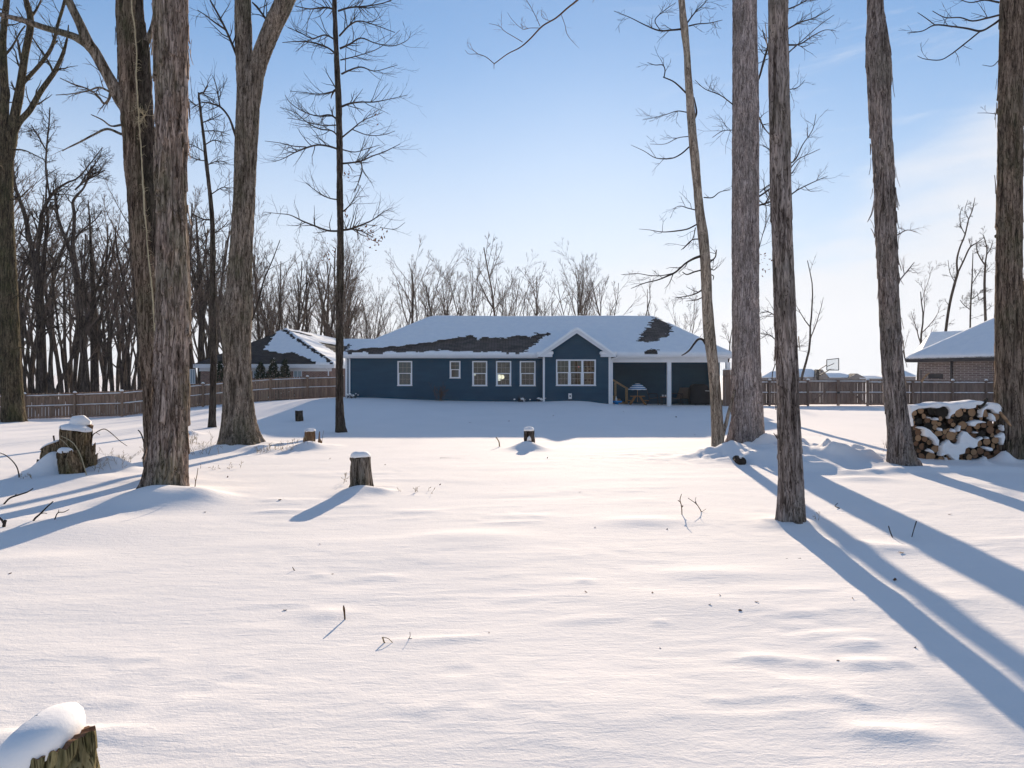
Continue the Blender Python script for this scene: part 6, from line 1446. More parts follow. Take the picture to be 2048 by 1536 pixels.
mb = MB(); mb.tube([(x + .12, y + .15, top - .2), (x + .25, y + .12, top + .06)], [.10, .06], 7); mb.part('splinter', 'wood_rot', st, True)
st, C_, q_ = stump('small stump with a blob of snow, in front of the tallest of the left cluster', 141, 952, 35, 47, 13, -.08, .09, 1.15, .05, 'bark_stump', 'rough', 'wood_rot', Y=13.75, snow_k=.8, snow_off=(-.02, 0), amp=1.5)
st, C_, q_ = stump('low dark slab stump at the left of the cluster, its top sloping and snowy', 97, 940, 36, 44, 15, .04, .05, 1.02, .04, 'bark_stump', 'rough', 'wood_rot', Y=14.2, slope=.55, snow_k=1.0, amp=1.4)
st, C_, q_ = stump('jagged dark shards of a stump at the right of the left cluster', 182, 935, 17, 36, 17, .0, 0, 1.3, .16, 'bark_stump', 'rough', 'wood_rot', Y=14.35, amp=1.6)
x, y, zb, r, h = q_; mb = MB()
for dx, hh in ((-.10, .42), (.02, .50), (.07, .36), (.12, .30)): mb.tube([(x + dx * .6, y - .03, zb - .1), (x + dx, y - .03, zb + hh * .7), (x + dx * 1.2, y - .02, zb + hh)], [.06, .035, .008], 6)
mb.part('splinter', 'bark_stump', st, True)
# nearest stump, bottom left corner
xs, ys = P(88, 1600, 2.9)[:2]; Yn = 2.62; xn = (78 - CX) / F * Yn
st, C_, q_ = stump('large mossy-barked stump in the bottom left corner under a thick leaning cap of snow', 82, 1640, 196, 152, 19, 0, 0, 1.15, .02, 'bark_moss_green', 'furrow', 'wood_cut_dull', Y=Yn, slope=.28, amp=1.3, under=.6)
x, y, zb, r, h = q_
a = np.linspace(0, 2 * math.pi, 72, endpoint=False); rings = []
for f_, hh in ((1.0, -.03), (1.03, -.012), (1.04, .02), (1.0, .05), (.90, .075), (.72, .092), (.5, .102), (.25, .108), (.02, .11)):
    ca, sa = np.cos(a), np.sin(a); rx_ = r * f_ * np.where(ca > 0, .74, 1.22); px_ = x - .015 + ca * rx_; py_ = y + sa * r * f_
    wob = 1 + .04 * vnoise(ca * 2, sa * 2); zt = zb + h + .28 * (px_ - x)
    hgt = hh * (1.0 - .15 * ((px_ - x) / r)); drop = -.13 * np.clip(-(px_ - x) / r - .15, 0, 2) ** 1.4
    rings.append(np.stack([px_, py_ * 1.0 + (py_ - y) * (wob - 1), zt + hgt + drop * (1.6 if True else 1)], 1))
V = np.vstack(rings); ix = np.arange(V.shape[0]).reshape(-1, 72); q = np.stack([ix[:-1], np.roll(ix, -1, 1)[:-1], np.roll(ix, -1, 1)[1:], ix[1:]], -1).reshape(-1, 4)
obj('snow_cap', fast_mesh('snow_cap', V, q), 'snow_cap', st)
# log end poking out of the brush heap
x, y = hit(1483, 931); y -= .0; z = CZ - (923 - HV) / F * y; mb = MB(); mb.tube([(x, y - .02, z), (x + .05, y + .5, z - .02)], .10, 14); lg = solo('buried_log', mb.mesh('log', True), 'bark_dark', (x, y, z), 'dark end of a log poking out of the snow heap, left of the rough trunk', 'log')
mb = MB(); mb.tube([(x - .005, y - .028, z), (x - .005, y - .022, z)], .075, 14); mb.part('cut_face', 'wood_cut_dark', lg); mb = MB(); mb.tube([(x - .03, y - .01, z + .06), (x, y + .03, z + .10), (x + .05, y + .1, z + .11)], [.02, .05, .05], 8); mb.part('snow', 'snow_cap', lg, True)

# ------------------------------------------------------------------ woodpile
YW = 16.45
def wu(x_): return 1780 + x_ * .13086
def wv_(y_): return 780 + y_ * .13086
LOGS = [(365, 350, 45), (470, 320, 42), (640, 325, 65), (790, 335, 90), (1050, 345, 70), (1250, 340, 65), (1320, 255, 36), (1460, 350, 65), (1610, 410, 60), (955, 375, 38), (1140, 310, 30), (335, 425, 38), (505, 400, 42), (1145, 415, 45), (1240, 440, 30), (770, 440, 36), (1400, 440, 40), (440, 475, 50), (570, 465, 45), (345, 500, 36), (680, 495, 45), (930, 480, 45), (590, 560, 56), (690, 572, 42), (752, 520, 32), (820, 560, 45), (965, 530, 34), (1110, 540, 60), (1330, 545, 56), (1430, 540, 40), (1540, 515, 60), (1210, 605, 60), (1530, 610, 58), (430, 650, 54), (740, 680, 64), (840, 640, 38), (930, 700, 68), (1270, 690, 50), (1410, 670, 48), (1555, 685, 36), (1650, 640, 42), (430, 735, 50), (530, 750, 42), (820, 710, 36), (985, 765, 36), (1350, 815, 55), (1480, 790, 52), (1610, 770, 52), (495, 865, 52), (600, 800, 38), (690, 900, 56), (1160, 930, 58), (1565, 860, 48), (1660, 870, 42), (1380, 930, 52), (1280, 950, 46), (440, 925, 38), (470, 1025, 62), (620, 1030, 80), (780, 1060, 46), (720, 1095, 44), (910, 1030, 58), (1080, 1045, 70), (1210, 1030, 52), (1300, 1000, 44), (1480, 985, 48), (1630, 960, 52), (1530, 1045, 54), (1100, 1095, 44), (380, 575, 40), (890, 600, 32), (1000, 660, 30), (400, 820, 38), (1330, 640, 24), (640, 640, 30), (1080, 640, 30), (1200, 500, 26), (1475, 870, 30), (1690, 560, 34), (1690, 740, 34)]
rg = random.Random(55)
def log_mesh(kind, seed):
    r2 = random.Random(seed); n = 22; th_ = np.linspace(0, 2 * math.pi, n, endpoint=False); prof = 1 + .07 * vnoise(np.cos(th_) * 1.6 + seed, np.sin(th_) * 1.6) + .05 * vnoise(np.cos(th_) * 4 + seed, np.sin(th_) * 4)
    if kind == 'split': prof *= np.where(np.cos(th_ - 1) > .3, .3 / np.maximum(np.cos(th_ - 1), .3) + .12, 1)
    ys_ = [0, .004, .1, .25, .4, .416, .42]; V = []
    for yy in ys_:
        k_ = prof * (1 + .03 * vnoise(np.cos(th_) * 5 + yy * 9, np.sin(th_) * 5 + seed)) * (.97 if yy in (0, .42) else 1); V.append(np.stack([np.cos(th_) * k_, np.full(n, yy), np.sin(th_) * k_], 1))
    V = np.vstack(V); ix = np.arange(len(V)).reshape(-1, n); q = np.stack([ix[:-1], np.roll(ix, -1, 1)[:-1], np.roll(ix, -1, 1)[1:], ix[1:]], -1).reshape(-1, 4)
    bark = fast_mesh('log', V, q)
    f = []; W_ = [(0, .004, 0)]; rings = (.35, .7, .96)
    for rr in rings: W_ += [(math.cos(t) * p * rr, .001 * r2.random() - .001, math.sin(t) * p * rr) for t, p in zip(th_, prof)]
    f += [(0, 1 + i, 1 + (i + 1) % n) for i in range(n)]
    for k_ in range(2): f += [(1 + k_ * n + i, 1 + (k_ + 1) * n + i, 1 + (k_ + 1) * n + (i + 1) % n, 1 + k_ * n + (i + 1) % n) for i in range(n)]
    cut = bpy.data.meshes.new('cut_face'); cut.from_pydata(W_, [], f); cut.update(); return bark, cut
LP = [log_mesh('split' if i % 4 == 3 else 'round', i) for i in range(9)]
for b_, c_ in LP: b_.materials.append(MATS['bark_dark'])
CUTM = {}
for mname in ('wood_cut', 'wood_cut_dull', 'wood_cut_dark'):
    for i, (b_, c_) in enumerate(LP):
        m = c_.copy(); m.materials.append(MATS[mname]); CUTM[(mname, i)] = m
# ringed end grain
def ring_mat(name, a, b):
    m = MATS[name]; t = m.node_tree; n = t.nodes; bs = n['Principled BSDF']; tc = n.new('ShaderNodeTexCoord'); w = n.new('ShaderNodeTexWave'); w.wave_type = 'RINGS'; w.rings_direction = 'Y'; w.inputs['Scale'].default_value = 1.6; w.inputs['Distortion'].default_value = 3; w.inputs['Detail'].default_value = 3
    t.links.new(tc.outputs['Object'], w.inputs['Vector']); mx = n.new('ShaderNodeMix'); mx.data_type = 'RGBA'; mx.blend_type = 'MULTIPLY'; mx.inputs[0].default_value = .7
    src = bs.inputs['Base Color'].links[0].from_socket; t.links.new(src, mx.inputs[6]); r = n.new('ShaderNodeValToRGB'); r.color_ramp.elements[0].color = (.55, .5, .45, 1); r.color_ramp.elements[1].color = (1.2, 1.15, 1.1, 1); t.links.new(w.outputs[0], r.inputs[0]); t.links.new(r.outputs[0], mx.inputs[7]); t.links.new(mx.outputs[2], bs.inputs['Base Color'])
ring_mat('wood_cut', 0, 0); ring_mat('wood_cut_dull', 0, 0)
SPECIAL = {3: ('charred_log', 'largest log of the woodpile, charred black, in its top row'), 41: ('firewood_log', 'palest freshly cut log at the left side of the woodpile'), 58: ('firewood_log', 'wide brown log in the bottom row of the woodpile, second from the left'), 6: ('firewood_log', 'small log under the branch that sticks out of the top of the woodpile')}
for i, (lx, ly, lr) in enumerate(LOGS):
    y = YW + rg.uniform(-.05, .05); x = (wu(lx) - CX) / F * y; z = CZ - (wv_(ly) - HV) / F * y; r = lr * .13086 / F * y * 1.02
    k_ = i % 9 if i != 3 else 0; nm, lab = SPECIAL.get(i, ('firewood_log', 'round brown log end showing in the snowy woodpile between the two right trunks'))
    o = bpy.data.objects.new(nm, LP[k_][0]); o.location = (x, y, z); o.rotation_euler = (rg.gauss(0, .04), rg.uniform(0, 6.28), rg.gauss(0, .12)); o.scale = (r, rg.uniform(.95, 1.2), r); link(o)
    meta(o, lab, 'log', 'logs of the woodpile')
    mt = 'wood_cut_dark' if i == 3 or rg.random() < .08 else ('wood_cut' if (i in (41, 2, 58) or rg.random() < .5) else 'wood_cut_dull')
    c = bpy.data.objects.new('cut_face', CUTM[(mt, k_)]); link(c, o)
# snow packed over and between the logs
SN = [[(275, 238), (480, 235), (650, 192), (900, 205), (1290, 165), (1440, 180), (1350, 235), (1290, 225), (1270, 275), (1150, 295), (1050, 272), (975, 330), (930, 370), (880, 440), (862, 430), (885, 320), (830, 255), (770, 250), (700, 285), (600, 265), (500, 285), (430, 275), (350, 315), (310, 350), (290, 420)], [(1470, 195), (1640, 210), (1670, 330), (1640, 370), (1560, 345), (1520, 300), (1440, 285), (1400, 310), (1375, 420), (1340, 420), (1370, 280)],
      [(1500, 345), (1545, 380), (1590, 485), (1490, 455)], [(1165, 490), (1260, 462), (1390, 470), (1440, 485), (1430, 500), (1300, 510), (1270, 560), (1180, 545)], [(365, 572), (400, 555), (480, 550), (600, 620), (660, 680), (720, 760), (715, 850), (660, 835), (630, 760), (560, 720), (485, 700), (480, 600)],
      [(1040, 690), (1090, 620), (1150, 640), (1200, 700), (1290, 745), (1370, 700), (1395, 740), (1300, 790), (1295, 850), (1240, 890), (1170, 870), (1110, 900), (1105, 960), (1020, 985), (1010, 1090), (960, 1080), (850, 980), (800, 1000), (740, 1010), (745, 860), (790, 800), (860, 745), (905, 800), (960, 820), (1020, 790)], [(890, 600), (960, 595), (990, 660), (960, 650), (890, 635)], [(1010, 560), (1050, 530), (1050, 620), (1000, 640)], [(700, 570), (745, 570), (770, 630), (710, 625)],
      [(1250, 640), (1300, 635), (1330, 665), (1260, 665)], [(1580, 700), (1700, 640), (1715, 700), (1690, 850), (1660, 820), (1650, 740), (1590, 720)], [(1430, 730), (1470, 700), (1510, 740), (1440, 750)], [(1395, 860), (1440, 860), (1530, 880), (1545, 930), (1480, 930), (1400, 890)], [(530, 930), (580, 885), (640, 930), (680, 970), (600, 955)], [(1160, 1060), (1300, 1080), (1420, 1010), (1490, 1090), (1490, 1200), (1150, 1180)], [(1640, 1010), (1720, 900), (1800, 1040), (1800, 1200), (1540, 1200), (1600, 1100)], [(830, 1000), (860, 1080), (1010, 1100), (1020, 1200), (800, 1180), (830, 1100)], [(280, 350), (310, 360), (330, 560), (310, 560)], [(1660, 540), (1700, 520), (1710, 640), (1670, 620)], [(560, 400), (600, 415), (620, 440), (560, 430)], [(620, 440), (700, 420), (720, 460), (640, 460)]]
gx = np.arange(262, 1730, 5.0); gy = np.arange(150, 1200, 5.0); GXx, GYy = np.meshgrid(gx, gy)
nx_ = GXx + 11 * fbm(GXx / 45, GYy / 45, o=3); ny_ = GYy + 11 * fbm(GXx / 45 + 9, GYy / 45 + 4, o=3); msk = np.zeros(GXx.shape, bool)
for p in SN: msk |= in_poly(nx_, ny_, p)
f_ = msk.astype(float)
for _ in range(3): f_ = (f_ + np.roll(f_, 1, 0) + np.roll(f_, -1, 0) + np.roll(f_, 1, 1) + np.roll(f_, -1, 1)) / 5
yy = YW + .05 - .16 * sstep(.25, 1.0, f_) - .03 * fbm(GXx / 90, GYy / 90, o=3)
keep = f_ > .28
Xw = (wu(GXx) - CX) / F * YW; Zw = CZ - (wv_(GYy) - HV) / F * YW
V = np.stack([Xw, yy, Zw], -1).reshape(-1, 3); ix = np.arange(GXx.size).reshape(GXx.shape); k4 = keep[:-1, :-1] & keep[1:, :-1] & keep[:-1, 1:] & keep[1:, 1:]
q = np.stack([ix[:-1, :-1], ix[1:, :-1], ix[1:, 1:], ix[:-1, 1:]], -1)[k4]
so = solo('pile_snow', fast_mesh('pile_snow', V, q), 'snow_cap', ((1915 - CX) / F * YW, YW, .6), 'snow packed over and between the logs of the woodpile', 'snow', None, 'stuff')
# top of the pile
topl = [(275, 240), (350, 243), (480, 236), (580, 222), (650, 196), (760, 192), (900, 205), (1050, 192), (1290, 166), (1430, 182), (1480, 198), (1560, 202), (1640, 212), (1668, 260)]
nxs = np.linspace(272, 1668, 90); tz = np.interp(nxs, [p[0] for p in topl], [p[1] for p in topl]) + 3
rows = []
for dy_, dz_ in ((-.105, -.05), (-.10, -.02), (-.06, .0), (.0, .015), (.15, .02), (.32, .015), (.42, -.01), (.47, -.06), (.49, -.2)):
    zc_ = CZ - (wv_(tz) - HV) / F * YW; rows.append(np.stack([(wu(nxs) - CX) / F * YW, np.full(90, YW + dy_), zc_ + dz_ + .012 * vnoise(nxs / 60, np.full(90, dy_ * 8))], 1))
V = np.vstack(rows); ix = np.arange(len(V)).reshape(-1, 90); q = np.stack([ix[:-1, :-1], ix[:-1, 1:], ix[1:, 1:], ix[1:, :-1]], -1).reshape(-1, 4)
obj('snow_top', fast_mesh('snow_top', V, q), 'snow_cap', so)
mb = MB(); xa, xb = (wu(330) - CX) / F * YW, (wu(1660) - CX) / F * YW; mb.box(xa, xb, YW + .22, YW + .42, 0, CZ - (wv_(300) - HV) / F * YW); solo('woodpile_core', mb.mesh('core'), 'bark_dark', ((xa + xb) / 2, YW + .3, 0), 'dark inner rows of logs behind the visible log ends of the woodpile', 'woodpile', None, 'stuff')
mb = MB(); limb(mb, [(1958, 816, 6), (1963, 811, 7), (1969, 805, 7), (1972, 800, 6), (1975, 797, 3)], YW - .06, YW - .1, 8); x, y, z = P(1965, 810, YW); solo('pile_branch', mb.mesh('b', True), 'bark_dark', (x, y, z), 'short dark branch sticking up from the top of the woodpile', 'branch')

# ------------------------------------------------------------------ twigs, weeds, leaves on the snow
def stick(name, lst, label, mat='twig', cat='twig', extra=(), bury=True, Y=None, sag=0):
    (u, v, w) = lst[0]; Yg = hit(u, v)[1] if Y is None else Y; mb = MB(); l2 = list(lst)
    if bury: l2 = [(u - (lst[1][0] - u) * .3, v - (lst[1][1] - v) * .3, w)] + l2
    limb(mb, l2, Yg, Yg + sag, 6)
    for e in extra: limb(mb, list(e), Yg, Yg + sag * .5, 5)
    x, y, z = P(u, v, Yg); return solo(name, mb.mesh(name, True), mat, (x, y, z), label, cat)
stick('fallen_branch', [(8, 1008, 3.5), (20, 996, 3.5), (40, 989, 3), (55, 984, 2.5), (66, 977, 2)], 'curved dark twig lying in the snow at the left edge, uppermost of the left twigs', extra=[[(28, 993, 2), (33, 988, 1.5)]])
stick('forked_twig', [(64, 1047, 4), (70, 1037, 4), (80, 1028, 3.5), (92, 1016, 3), (106, 1003, 2.4)], 'longer forked twig rising from the snow under the left stump cluster', extra=[[(80, 1028, 2), (87, 1026, 1.8), (94, 1027, 1.4)]])
stick('forked_twig', [(108, 1044, 2.6), (112, 1032, 2.4), (117, 1025, 2), (128, 1024, 1.8), (138, 1019, 1.2)], 'smaller forked twig just right of the longer forked one at the left', extra=[[(116, 1026, 1.6), (118, 1019, 1)]])
stick('broken_stalk', [(7, 1058, 7), (9, 1046, 6.5), (11, 1041, 6.5)], 'short thick broken stem at the left edge by the long shadow', extra=[[(8, 1046, 5), (2, 1038, 4), (-8, 1030, 3)]])
stick('arched_stalk', [(39, 958, 3), (37, 945, 2.6), (33, 933, 2.4), (24, 921, 2.2), (12, 911, 2), (0, 906, 1.5), (-12, 903, 1)], 'long arched stem bending off the left edge beside the stump cluster', extra=[[(36, 942, 1.4), (33, 932, 1.2), (28, 924, .8)]])
stick('upright_stake', [(72, 950, 5), (74, 935, 5), (76, 919, 4.6)], 'short straight broken stem at the left foot of the stump cluster')
stick('forked_stalk', [(113, 905, 4), (112, 893, 4), (109, 884, 3.5), (107, 871, 3.5)], 'pale grey forked stem between the slab stump and the tallest stump', Y=14.3, extra=[[(112, 890, 3), (117, 884, 2.5)]])
stick('arched_stalk', [(173, 951, 2), (168, 932, 2), (160, 908, 2), (148, 888, 2), (135, 878, 1.6), (122, 872, 1.2)], 'pale arched stem curving in front of the tallest stump', 'vine_pale', Y=13.4, extra=[[(138, 895, 1.2), (130, 886, 1), (118, 876, .8)]])
stick('bent_stalk', [(183, 890, 2.4), (185, 872, 2.2), (192, 865, 2), (208, 858, 2), (222, 866, 1.8), (240, 882, 1.4), (254, 892, 1)], 'thin bent stem arching right from the jagged shards', 'twig_brown', Y=14.5, extra=[[(192, 865, 1), (200, 870, .8)]])
stick('upright_twig', [(287, 882, 3), (284, 872, 2.8), (280, 864, 2.4), (276, 860, 2)], 'short twig leaning against the twin-stemmed tree on its left side', Y=12.9)
stick('upright_twig', [(388, 1000, 2.2), (389, 985, 2), (391, 965, 1.8), (394, 950, 1.5), (396, 936, 1.2)], 'single thin upright twig beside the foot of the shaggy trunk', 'twig_brown', extra=[[(391, 963, 1), (389, 955, .7)]])
stick('upright_twig', [(690, 1240, 3.2), (689, 1228, 3.6), (688, 1218, 4.5), (687, 1211, 2)], 'reddish stalk standing alone in the open foreground snow with a long thin shadow', 'twig_brown')
stick('bent_twig', [(770, 1287, 3.5), (767, 1281, 3), (765, 1274, 3)], 'bent golden twig loop in the foreground snow', 'dry_weed', extra=[[(765, 1275, 1.6), (776, 1277, 1.6), (787, 1287, 1.6)]])
stick('tiny_twig', [(816, 1279, 1.4), (820, 1273, 1.2), (820, 1264, 1)], 'tiny dark twig just right of the golden twig loop', extra=[[(817, 1277, 1.2), (824, 1277, 1)], [(814, 1282, 1), (810, 1290, .8)]])
stick('tiny_twig', [(590, 1142, 2), (587, 1138, 1.8), (585, 1134, 1.2)], 'tiny twig in the snow between the long tree shadow and the foreground stalk', 'twig_brown')
stick('curved_twig', [(999, 893, 2.6), (998, 884, 2.4), (994, 877, 2.2), (992, 875, 3)], 'small curled twig left of the small dark stump before the house', 'dry_weed')
stick('upright_twig', [(1786, 1077, 2.4), (1781, 1065, 2.2), (1777, 1052, 2.2)], 'left of the two short twigs standing in the right tree shadow')
stick('upright_twig', [(1823, 1076, 2), (1828, 1058, 2), (1833, 1042, 2.6)], 'right of the two short twigs standing in the right tree shadow')
stick('small_twig', [(1678, 1016, 2), (1670, 1012, 1.6), (1676, 1006, 1.2)], 'small dark sprig in the shadow right of the rough trunk')
stick('lying_twig', [(1572, 1118, 3.4), (1585, 1119, 3.4), (1602, 1117, 2.6)], 'dark twig lying flat in the snow below the rough trunk', bury=False)
stick('lying_twig', [(1255, 1041, 3.2), (1275, 1042, 3.6), (1300, 1045, 3.4), (1324, 1045, 2)], 'dark twig lying in a small hollow left of the rough trunk', bury=False)
stick('lying_twig', [(1945, 1076, 3), (1970, 1079, 4), (2005, 1083, 4), (2030, 1086, 2.4)], 'dark twig lying in the snow near the right edge', bury=False)
stick('lying_twig', [(885, 1075, 1.6), (915, 1073, 2.2), (950, 1070, 2), (990, 1071, 1.4)], 'thin twig almost covered by snow in the middle of the yard', bury=False)
stick('lying_twig', [(880, 916, 1.2), (930, 917, 1.8), (1000, 918, 1.8), (1115, 919, 1.4)], 'long thin twig lying in the snow left of the small dark stump', bury=False)
stick('lying_twig', [(1180, 917, 1.4), (1240, 918, 2.2), (1300, 918, 1.6)], 'long thin twig lying in the snow right of the small dark stump', bury=False)
# forked weed right of centre
rg = random.Random(91)
def weedthing(u, v, n_, h_, label, mat='dry_weed', spread=.15, lean=.3, r=.004, name='dry_weed'):
    x, y = hit(u, v); mb = MB(); weed(mb, x, y, n_, h_, rg, spread, lean, r); return solo(name, mb.mesh(name, True), mat, (x, y, GH(x, y)), label, 'weed')
stick('seed_stalk', [(1364, 1030, 2), (1363, 1012, 2), (1360, 1000, 1.8), (1363, 988, 1.2)], 'seed-headed stalk standing left of the rough trunk, left of a forked stem', 'twig_brown', extra=[[(1363, 1016, 1.4), (1366, 1011, 2.2)], [(1361, 1004, 1.2), (1356, 1001, 2)]])
stick('forked_stalk', [(1403, 1024, 1.8), (1396, 1012, 1.6), (1389, 1005, 1.4), (1376, 996, 1)], 'fine forked stem just right of the seed-headed stalk', 'twig_brown', extra=[[(1396, 1012, 1.2), (1391, 1003, 1), (1392, 994, .8)], [(1403, 1024, 1), (1412, 1018, .7)]])
for a in ((820, 985, 5, .15, 'faint tuft of dry stems beside the cylindrical stump'), (245, 935, 16, .32, 'airy dry weed right of the left stump cluster'), (206, 948, 10, .4, 'thin dry stems growing through the snow cone of the stump cluster'), (437, 938, 6, .17, 'small golden dry weed right of the shaggy trunk'), (560, 902, 16, .28, 'patch of dry grass stems at the right foot of the forked trunk'), (520, 905, 12, .2, 'low dry stems in front of the forked trunk'),
          (600, 898, 8, .3, 'dry stems between the forked trunk and the broken reddish stump'), (410, 908, 12, .5, 'tall thin weeds between the shaggy trunk and the forked trunk'), (385, 888, 8, .4, 'dry weeds just right of the shaggy trunk at its waist height'), (1790, 905, 5, .45, 'thin dry stalk with seed heads left of the peeling trunk'), (55, 960, 6, .14, 'low dead stems left of the stump cluster'), (700, 965, 3, .3, 'hair-thin stalk left of the cylindrical stump'), (1615, 1045, 5, .18, 'dark thin stems at the right foot of the rough trunk'), (300, 905, 6, .25, 'dry stems left of the twin-stemmed tree foot')):
    weedthing(*a[:5])
# scattered leaves and chips
def leaf_things(spots, label, group):
    base = None
    for i, (u, v, s) in enumerate(spots):
        x, y = hit(u, v); z = GH(x, y)
        if base is None:
            mb = MB(); n = 8; L_ = 1.0
            pts = [(-1, 0, .15), (-.5, .38, .0), (0, .5, .12), (.55, .33, .05), (1, 0, .25), (.5, -.36, .1), (0, -.46, 0), (-.55, -.3, .08)]
            mb.add(pts + [(p[0], p[1], p[2] + .05) for p in pts] + [(0, 0, .02), (0, 0, .07)], [((i_ + 1) % 8, i_, 16) for i_ in range(8)] + [(8 + i_, 8 + (i_ + 1) % 8, 17) for i_ in range(8)]); base = mb.mesh('dead_leaf'); base.materials.append(MATS['leaf_dead'])
        o = bpy.data.objects.new('dead_leaf', base); o.location = (x, y, z + s * .15); o.scale = (s, s, s); o.rotation_euler = (rg.gauss(0, .5), rg.gauss(0, .5), rg.uniform(0, 6.3)); link(o); meta(o, label, 'leaf', group)
leaf_things([(1391, 1004, .02), (1172, 1186, .018), (880, 970, .025), (570, 1220, .02), (1160, 985, .02), (1790, 1163, .035), (1802, 1110, .035), (1305, 1190, .018), (1420, 1215, .018), (1440, 1195, .018), (1513, 1210, .02), (1705, 1202, .02), (1190, 1055, .02), (1334, 1058, .02), (1480, 1225, .02), (640, 1090, .018), (455, 955, .03), (660, 918, .04), (1095, 917, .04), (940, 846, .06), (1352, 835, .07), (1106, 832, .06), (1247, 824, .05), (1018, 843, .05), (1390, 870, .04), (770, 930, .03), (560, 1004, .03), (128, 870, .06), (410, 1025, .025), (20, 1150, .018), (1676, 1325, .012), (1320, 1296, .012), (1640, 872, .04), (1660, 882, .04), (1900, 1030, .03), (978, 1267, .01), (665, 1150, .014), (1830, 1300, .015)],
            'tiny dark scrap of leaf lying on the snow', 'leaf scraps scattered on the snow')

# ------------------------------------------------------------------ cold haze in the air
if HAZE > 0:
    hm = bpy.data.materials.new('haze'); hm.use_nodes = True; hn = hm.node_tree; hn.nodes.clear()
    ho = hn.nodes.new('ShaderNodeOutputMaterial'); hv = hn.nodes.new('ShaderNodeVolumePrincipled'); hv.inputs['Density'].default_value = HAZE; hv.inputs['Color'].default_value = (.86, .91, 1.0, 1); hv.inputs['Anisotropy'].default_value = .35
    hn.links.new(hv.outputs[0], ho.inputs['Volume']); MATS['haze'] = hm
    mb = MB(); mb.box(-400, 400, -60, 500, -6, 42); solo('haze', mb.mesh('haze'), 'haze', (0, 0, 0), 'thin pale winter haze over the whole yard', 'haze', None, 'stuff')
# ------------------------------------------------------------------ light, sky, camera
w = bpy.data.worlds.new('World'); SC.world = w; w.use_nodes = True; nt = w.node_tree; n = nt.nodes; l = nt.links
bg = n['Background']; sky = n.new('ShaderNodeTexSky'); sky.sky_type = 'NISHITA'; sky.sun_disc = False; sky.sun_elevation = SUN_EL; sky.sun_rotation = SUN_AZ
sky.air_density = 1.0; sky.dust_density = SKY_DUST; sky.ozone_density = 1.5; sky.altitude = 200
tc = n.new('ShaderNodeTexCoord')
def m_(op, a, b=None, c=None):
    k = n.new('ShaderNodeMath'); k.operation = op
    for i, v in enumerate((a, b, c)):
        if v is None: continue
        if hasattr(v, 'is_linked'): l.new(v, k.inputs[i])
        else: k.inputs[i].default_value = v
    return k.outputs[0]
sep = n.new('ShaderNodeSeparateXYZ'); l.new(tc.outputs['Generated'], sep.inputs[0]); dx, dy, dz = sep.outputs
# cloud sheet: low pale bank, thicker toward the right (west) with wisps above it
mp = n.new('ShaderNodeMapping'); mp.inputs['Scale'].default_value = (2.2, 2.2, 6.5); mp.inputs['Rotation'].default_value = (0, R(-14), 0); l.new(tc.outputs['Generated'], mp.inputs[0])
nz = n.new('ShaderNodeTexNoise'); nz.inputs['Scale'].default_value = 1.3; nz.inputs['Detail'].default_value = 7; nz.inputs['Roughness'].default_value = .5; nz.inputs['Distortion'].default_value = .3; l.new(mp.outputs[0], nz.inputs[0])
az = m_('DIVIDE', dx, m_('MAXIMUM', dy, .15))
edge = m_('ADD', m_('MULTIPLY', m_('MAXIMUM', az, -.1), CLOUD_AZ), CLOUD_0)
cov = m_('SUBTRACT', m_('ADD', edge, m_('MULTIPLY', m_('SUBTRACT', nz.outputs[0], .5), .40)), dz)
mr = n.new('ShaderNodeMapRange'); mr.interpolation_type = 'SMOOTHSTEP'; mr.inputs[1].default_value = -.04; mr.inputs[2].default_value = .075; mr.inputs[4].default_value = .92; l.new(cov, mr.inputs[0])
# thin milky haze low in the sky, all round
hz_ = n.new('ShaderNodeMapRange'); hz_.interpolation_type = 'SMOOTHSTEP'; hz_.inputs[1].default_value = .46; hz_.inputs[2].default_value = .0; hz_.inputs[3].default_value = 0; hz_.inputs[4].default_value = .93; l.new(dz, hz_.inputs[0])
front = n.new('ShaderNodeMapRange'); front.interpolation_type = 'SMOOTHSTEP'; front.inputs[1].default_value = -.1; front.inputs[2].default_value = .3; l.new(dy, front.inputs[0])
cf = m_('MULTIPLY', mr.outputs[0], front.outputs[0])
side = n.new('ShaderNodeMapRange'); side.interpolation_type = 'SMOOTHSTEP'; side.inputs[1].default_value = .15; side.inputs[2].default_value = .6; side.inputs[3].default_value = 1.0; side.inputs[4].default_value = .62; l.new(az, side.inputs[0])
# thin wisps above the bank
mp2 = n.new('ShaderNodeMapping'); mp2.inputs['Scale'].default_value = (1.6, 1.6, 8); mp2.inputs['Rotation'].default_value = (0, R(-22), R(20)); l.new(tc.outputs['Generated'], mp2.inputs[0])
nz2 = n.new('ShaderNodeTexNoise'); nz2.inputs['Scale'].default_value = 2.4; nz2.inputs['Detail'].default_value = 8; nz2.inputs['Roughness'].default_value = .62; nz2.inputs['Distortion'].default_value = .8; l.new(mp2.outputs[0], nz2.inputs[0])
wi = n.new('ShaderNodeMapRange'); wi.interpolation_type = 'SMOOTHSTEP'; wi.inputs[1].default_value = .52; wi.inputs[2].default_value = .78; wi.inputs[4].default_value = .45; l.new(nz2.outputs[0], wi.inputs[0])
wz = n.new('ShaderNodeMapRange'); wz.interpolation_type = 'SMOOTHSTEP'; wz.inputs[1].default_value = .05; wz.inputs[2].default_value = .45; l.new(az, wz.inputs[0])
wisp = m_('MULTIPLY', wi.outputs[0], wz.outputs[0])
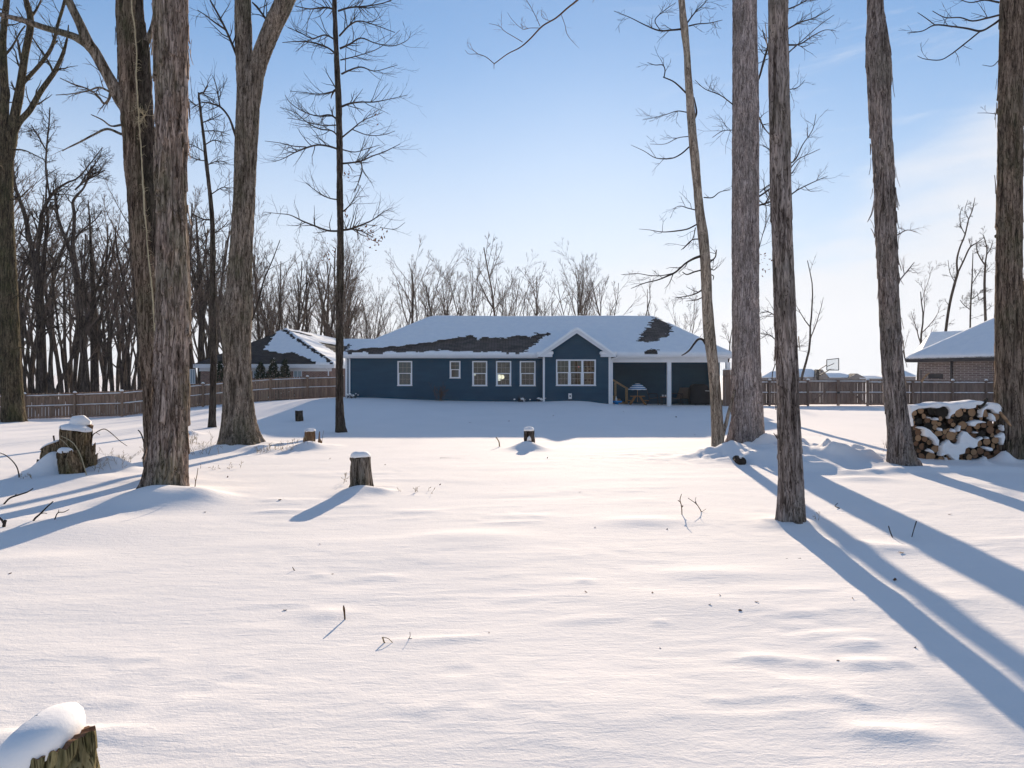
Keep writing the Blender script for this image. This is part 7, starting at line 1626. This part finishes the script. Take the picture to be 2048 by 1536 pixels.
inv = m_('MULTIPLY', m_('MULTIPLY', m_('SUBTRACT', 1.0, cf), m_('SUBTRACT', 1.0, wisp)), m_('SUBTRACT', 1.0, m_('MULTIPLY', hz_.outputs[0], side.outputs[0])))
mx = n.new('ShaderNodeMix'); mx.data_type = 'RGBA'; l.new(m_('SUBTRACT', 1.0, inv), mx.inputs[0])
tint = n.new('ShaderNodeMix'); tint.data_type = 'RGBA'; tint.blend_type = 'MULTIPLY'; tint.inputs[0].default_value = 1; l.new(sky.outputs[0], tint.inputs[6]); tint.inputs[7].default_value = (*SKY_TINT, 1)

def vm(op, a, b):
    k = n.new('ShaderNodeVectorMath'); k.operation = op
    for i, v in enumerate((a, b)):
        if hasattr(v, 'is_linked'): l.new(v, k.inputs[i])
        else: k.inputs[i].default_value = v
    return k.outputs[0]
soft = vm('DIVIDE', tint.outputs[2], vm('ADD', vm('MULTIPLY', tint.outputs[2], tuple(1 / q for q in SKY_K)), (1, 1, 1)))
l.new(soft, mx.inputs[6]); mx.inputs[7].default_value = (*CLOUD_C, 1)
l.new(mx.outputs[2], bg.inputs[0]); bg.inputs[1].default_value = SKY_S

sd = bpy.data.lights.new('sun', 'SUN'); sd.energy = SUN_E; sd.angle = R(.55); sd.color = (1.0, .82, .63); so_ = bpy.data.objects.new('sun', sd); link(so_)
dv = Vector((math.sin(SUN_AZ) * math.cos(SUN_EL), math.cos(SUN_AZ) * math.cos(SUN_EL), math.sin(SUN_EL))); so_.rotation_euler = dv.to_track_quat('Z', 'Y').to_euler(); so_.location = dv * 60

cd = bpy.data.cameras.new('camera'); cam = bpy.data.objects.new('camera', cd); link(cam); cam.location = (0, 0, CZ); cam.rotation_euler = (R(90), 0, 0)
cd.sensor_width = 36; cd.lens = F / 2048 * 36; cd.shift_y = -18 / 2048; cd.clip_start = .05; cd.clip_end = 6000; SC.camera = cam
SC.view_settings.view_transform = 'Standard'; SC.view_settings.look = 'None'; SC.view_settings.exposure = EXPO; SC.view_settings.gamma = 1
SC.cycles.max_bounces = 6; SC.cycles.transparent_max_bounces = 12; SC.cycles.sample_clamp_indirect = 6; SC.cycles.use_denoising = True
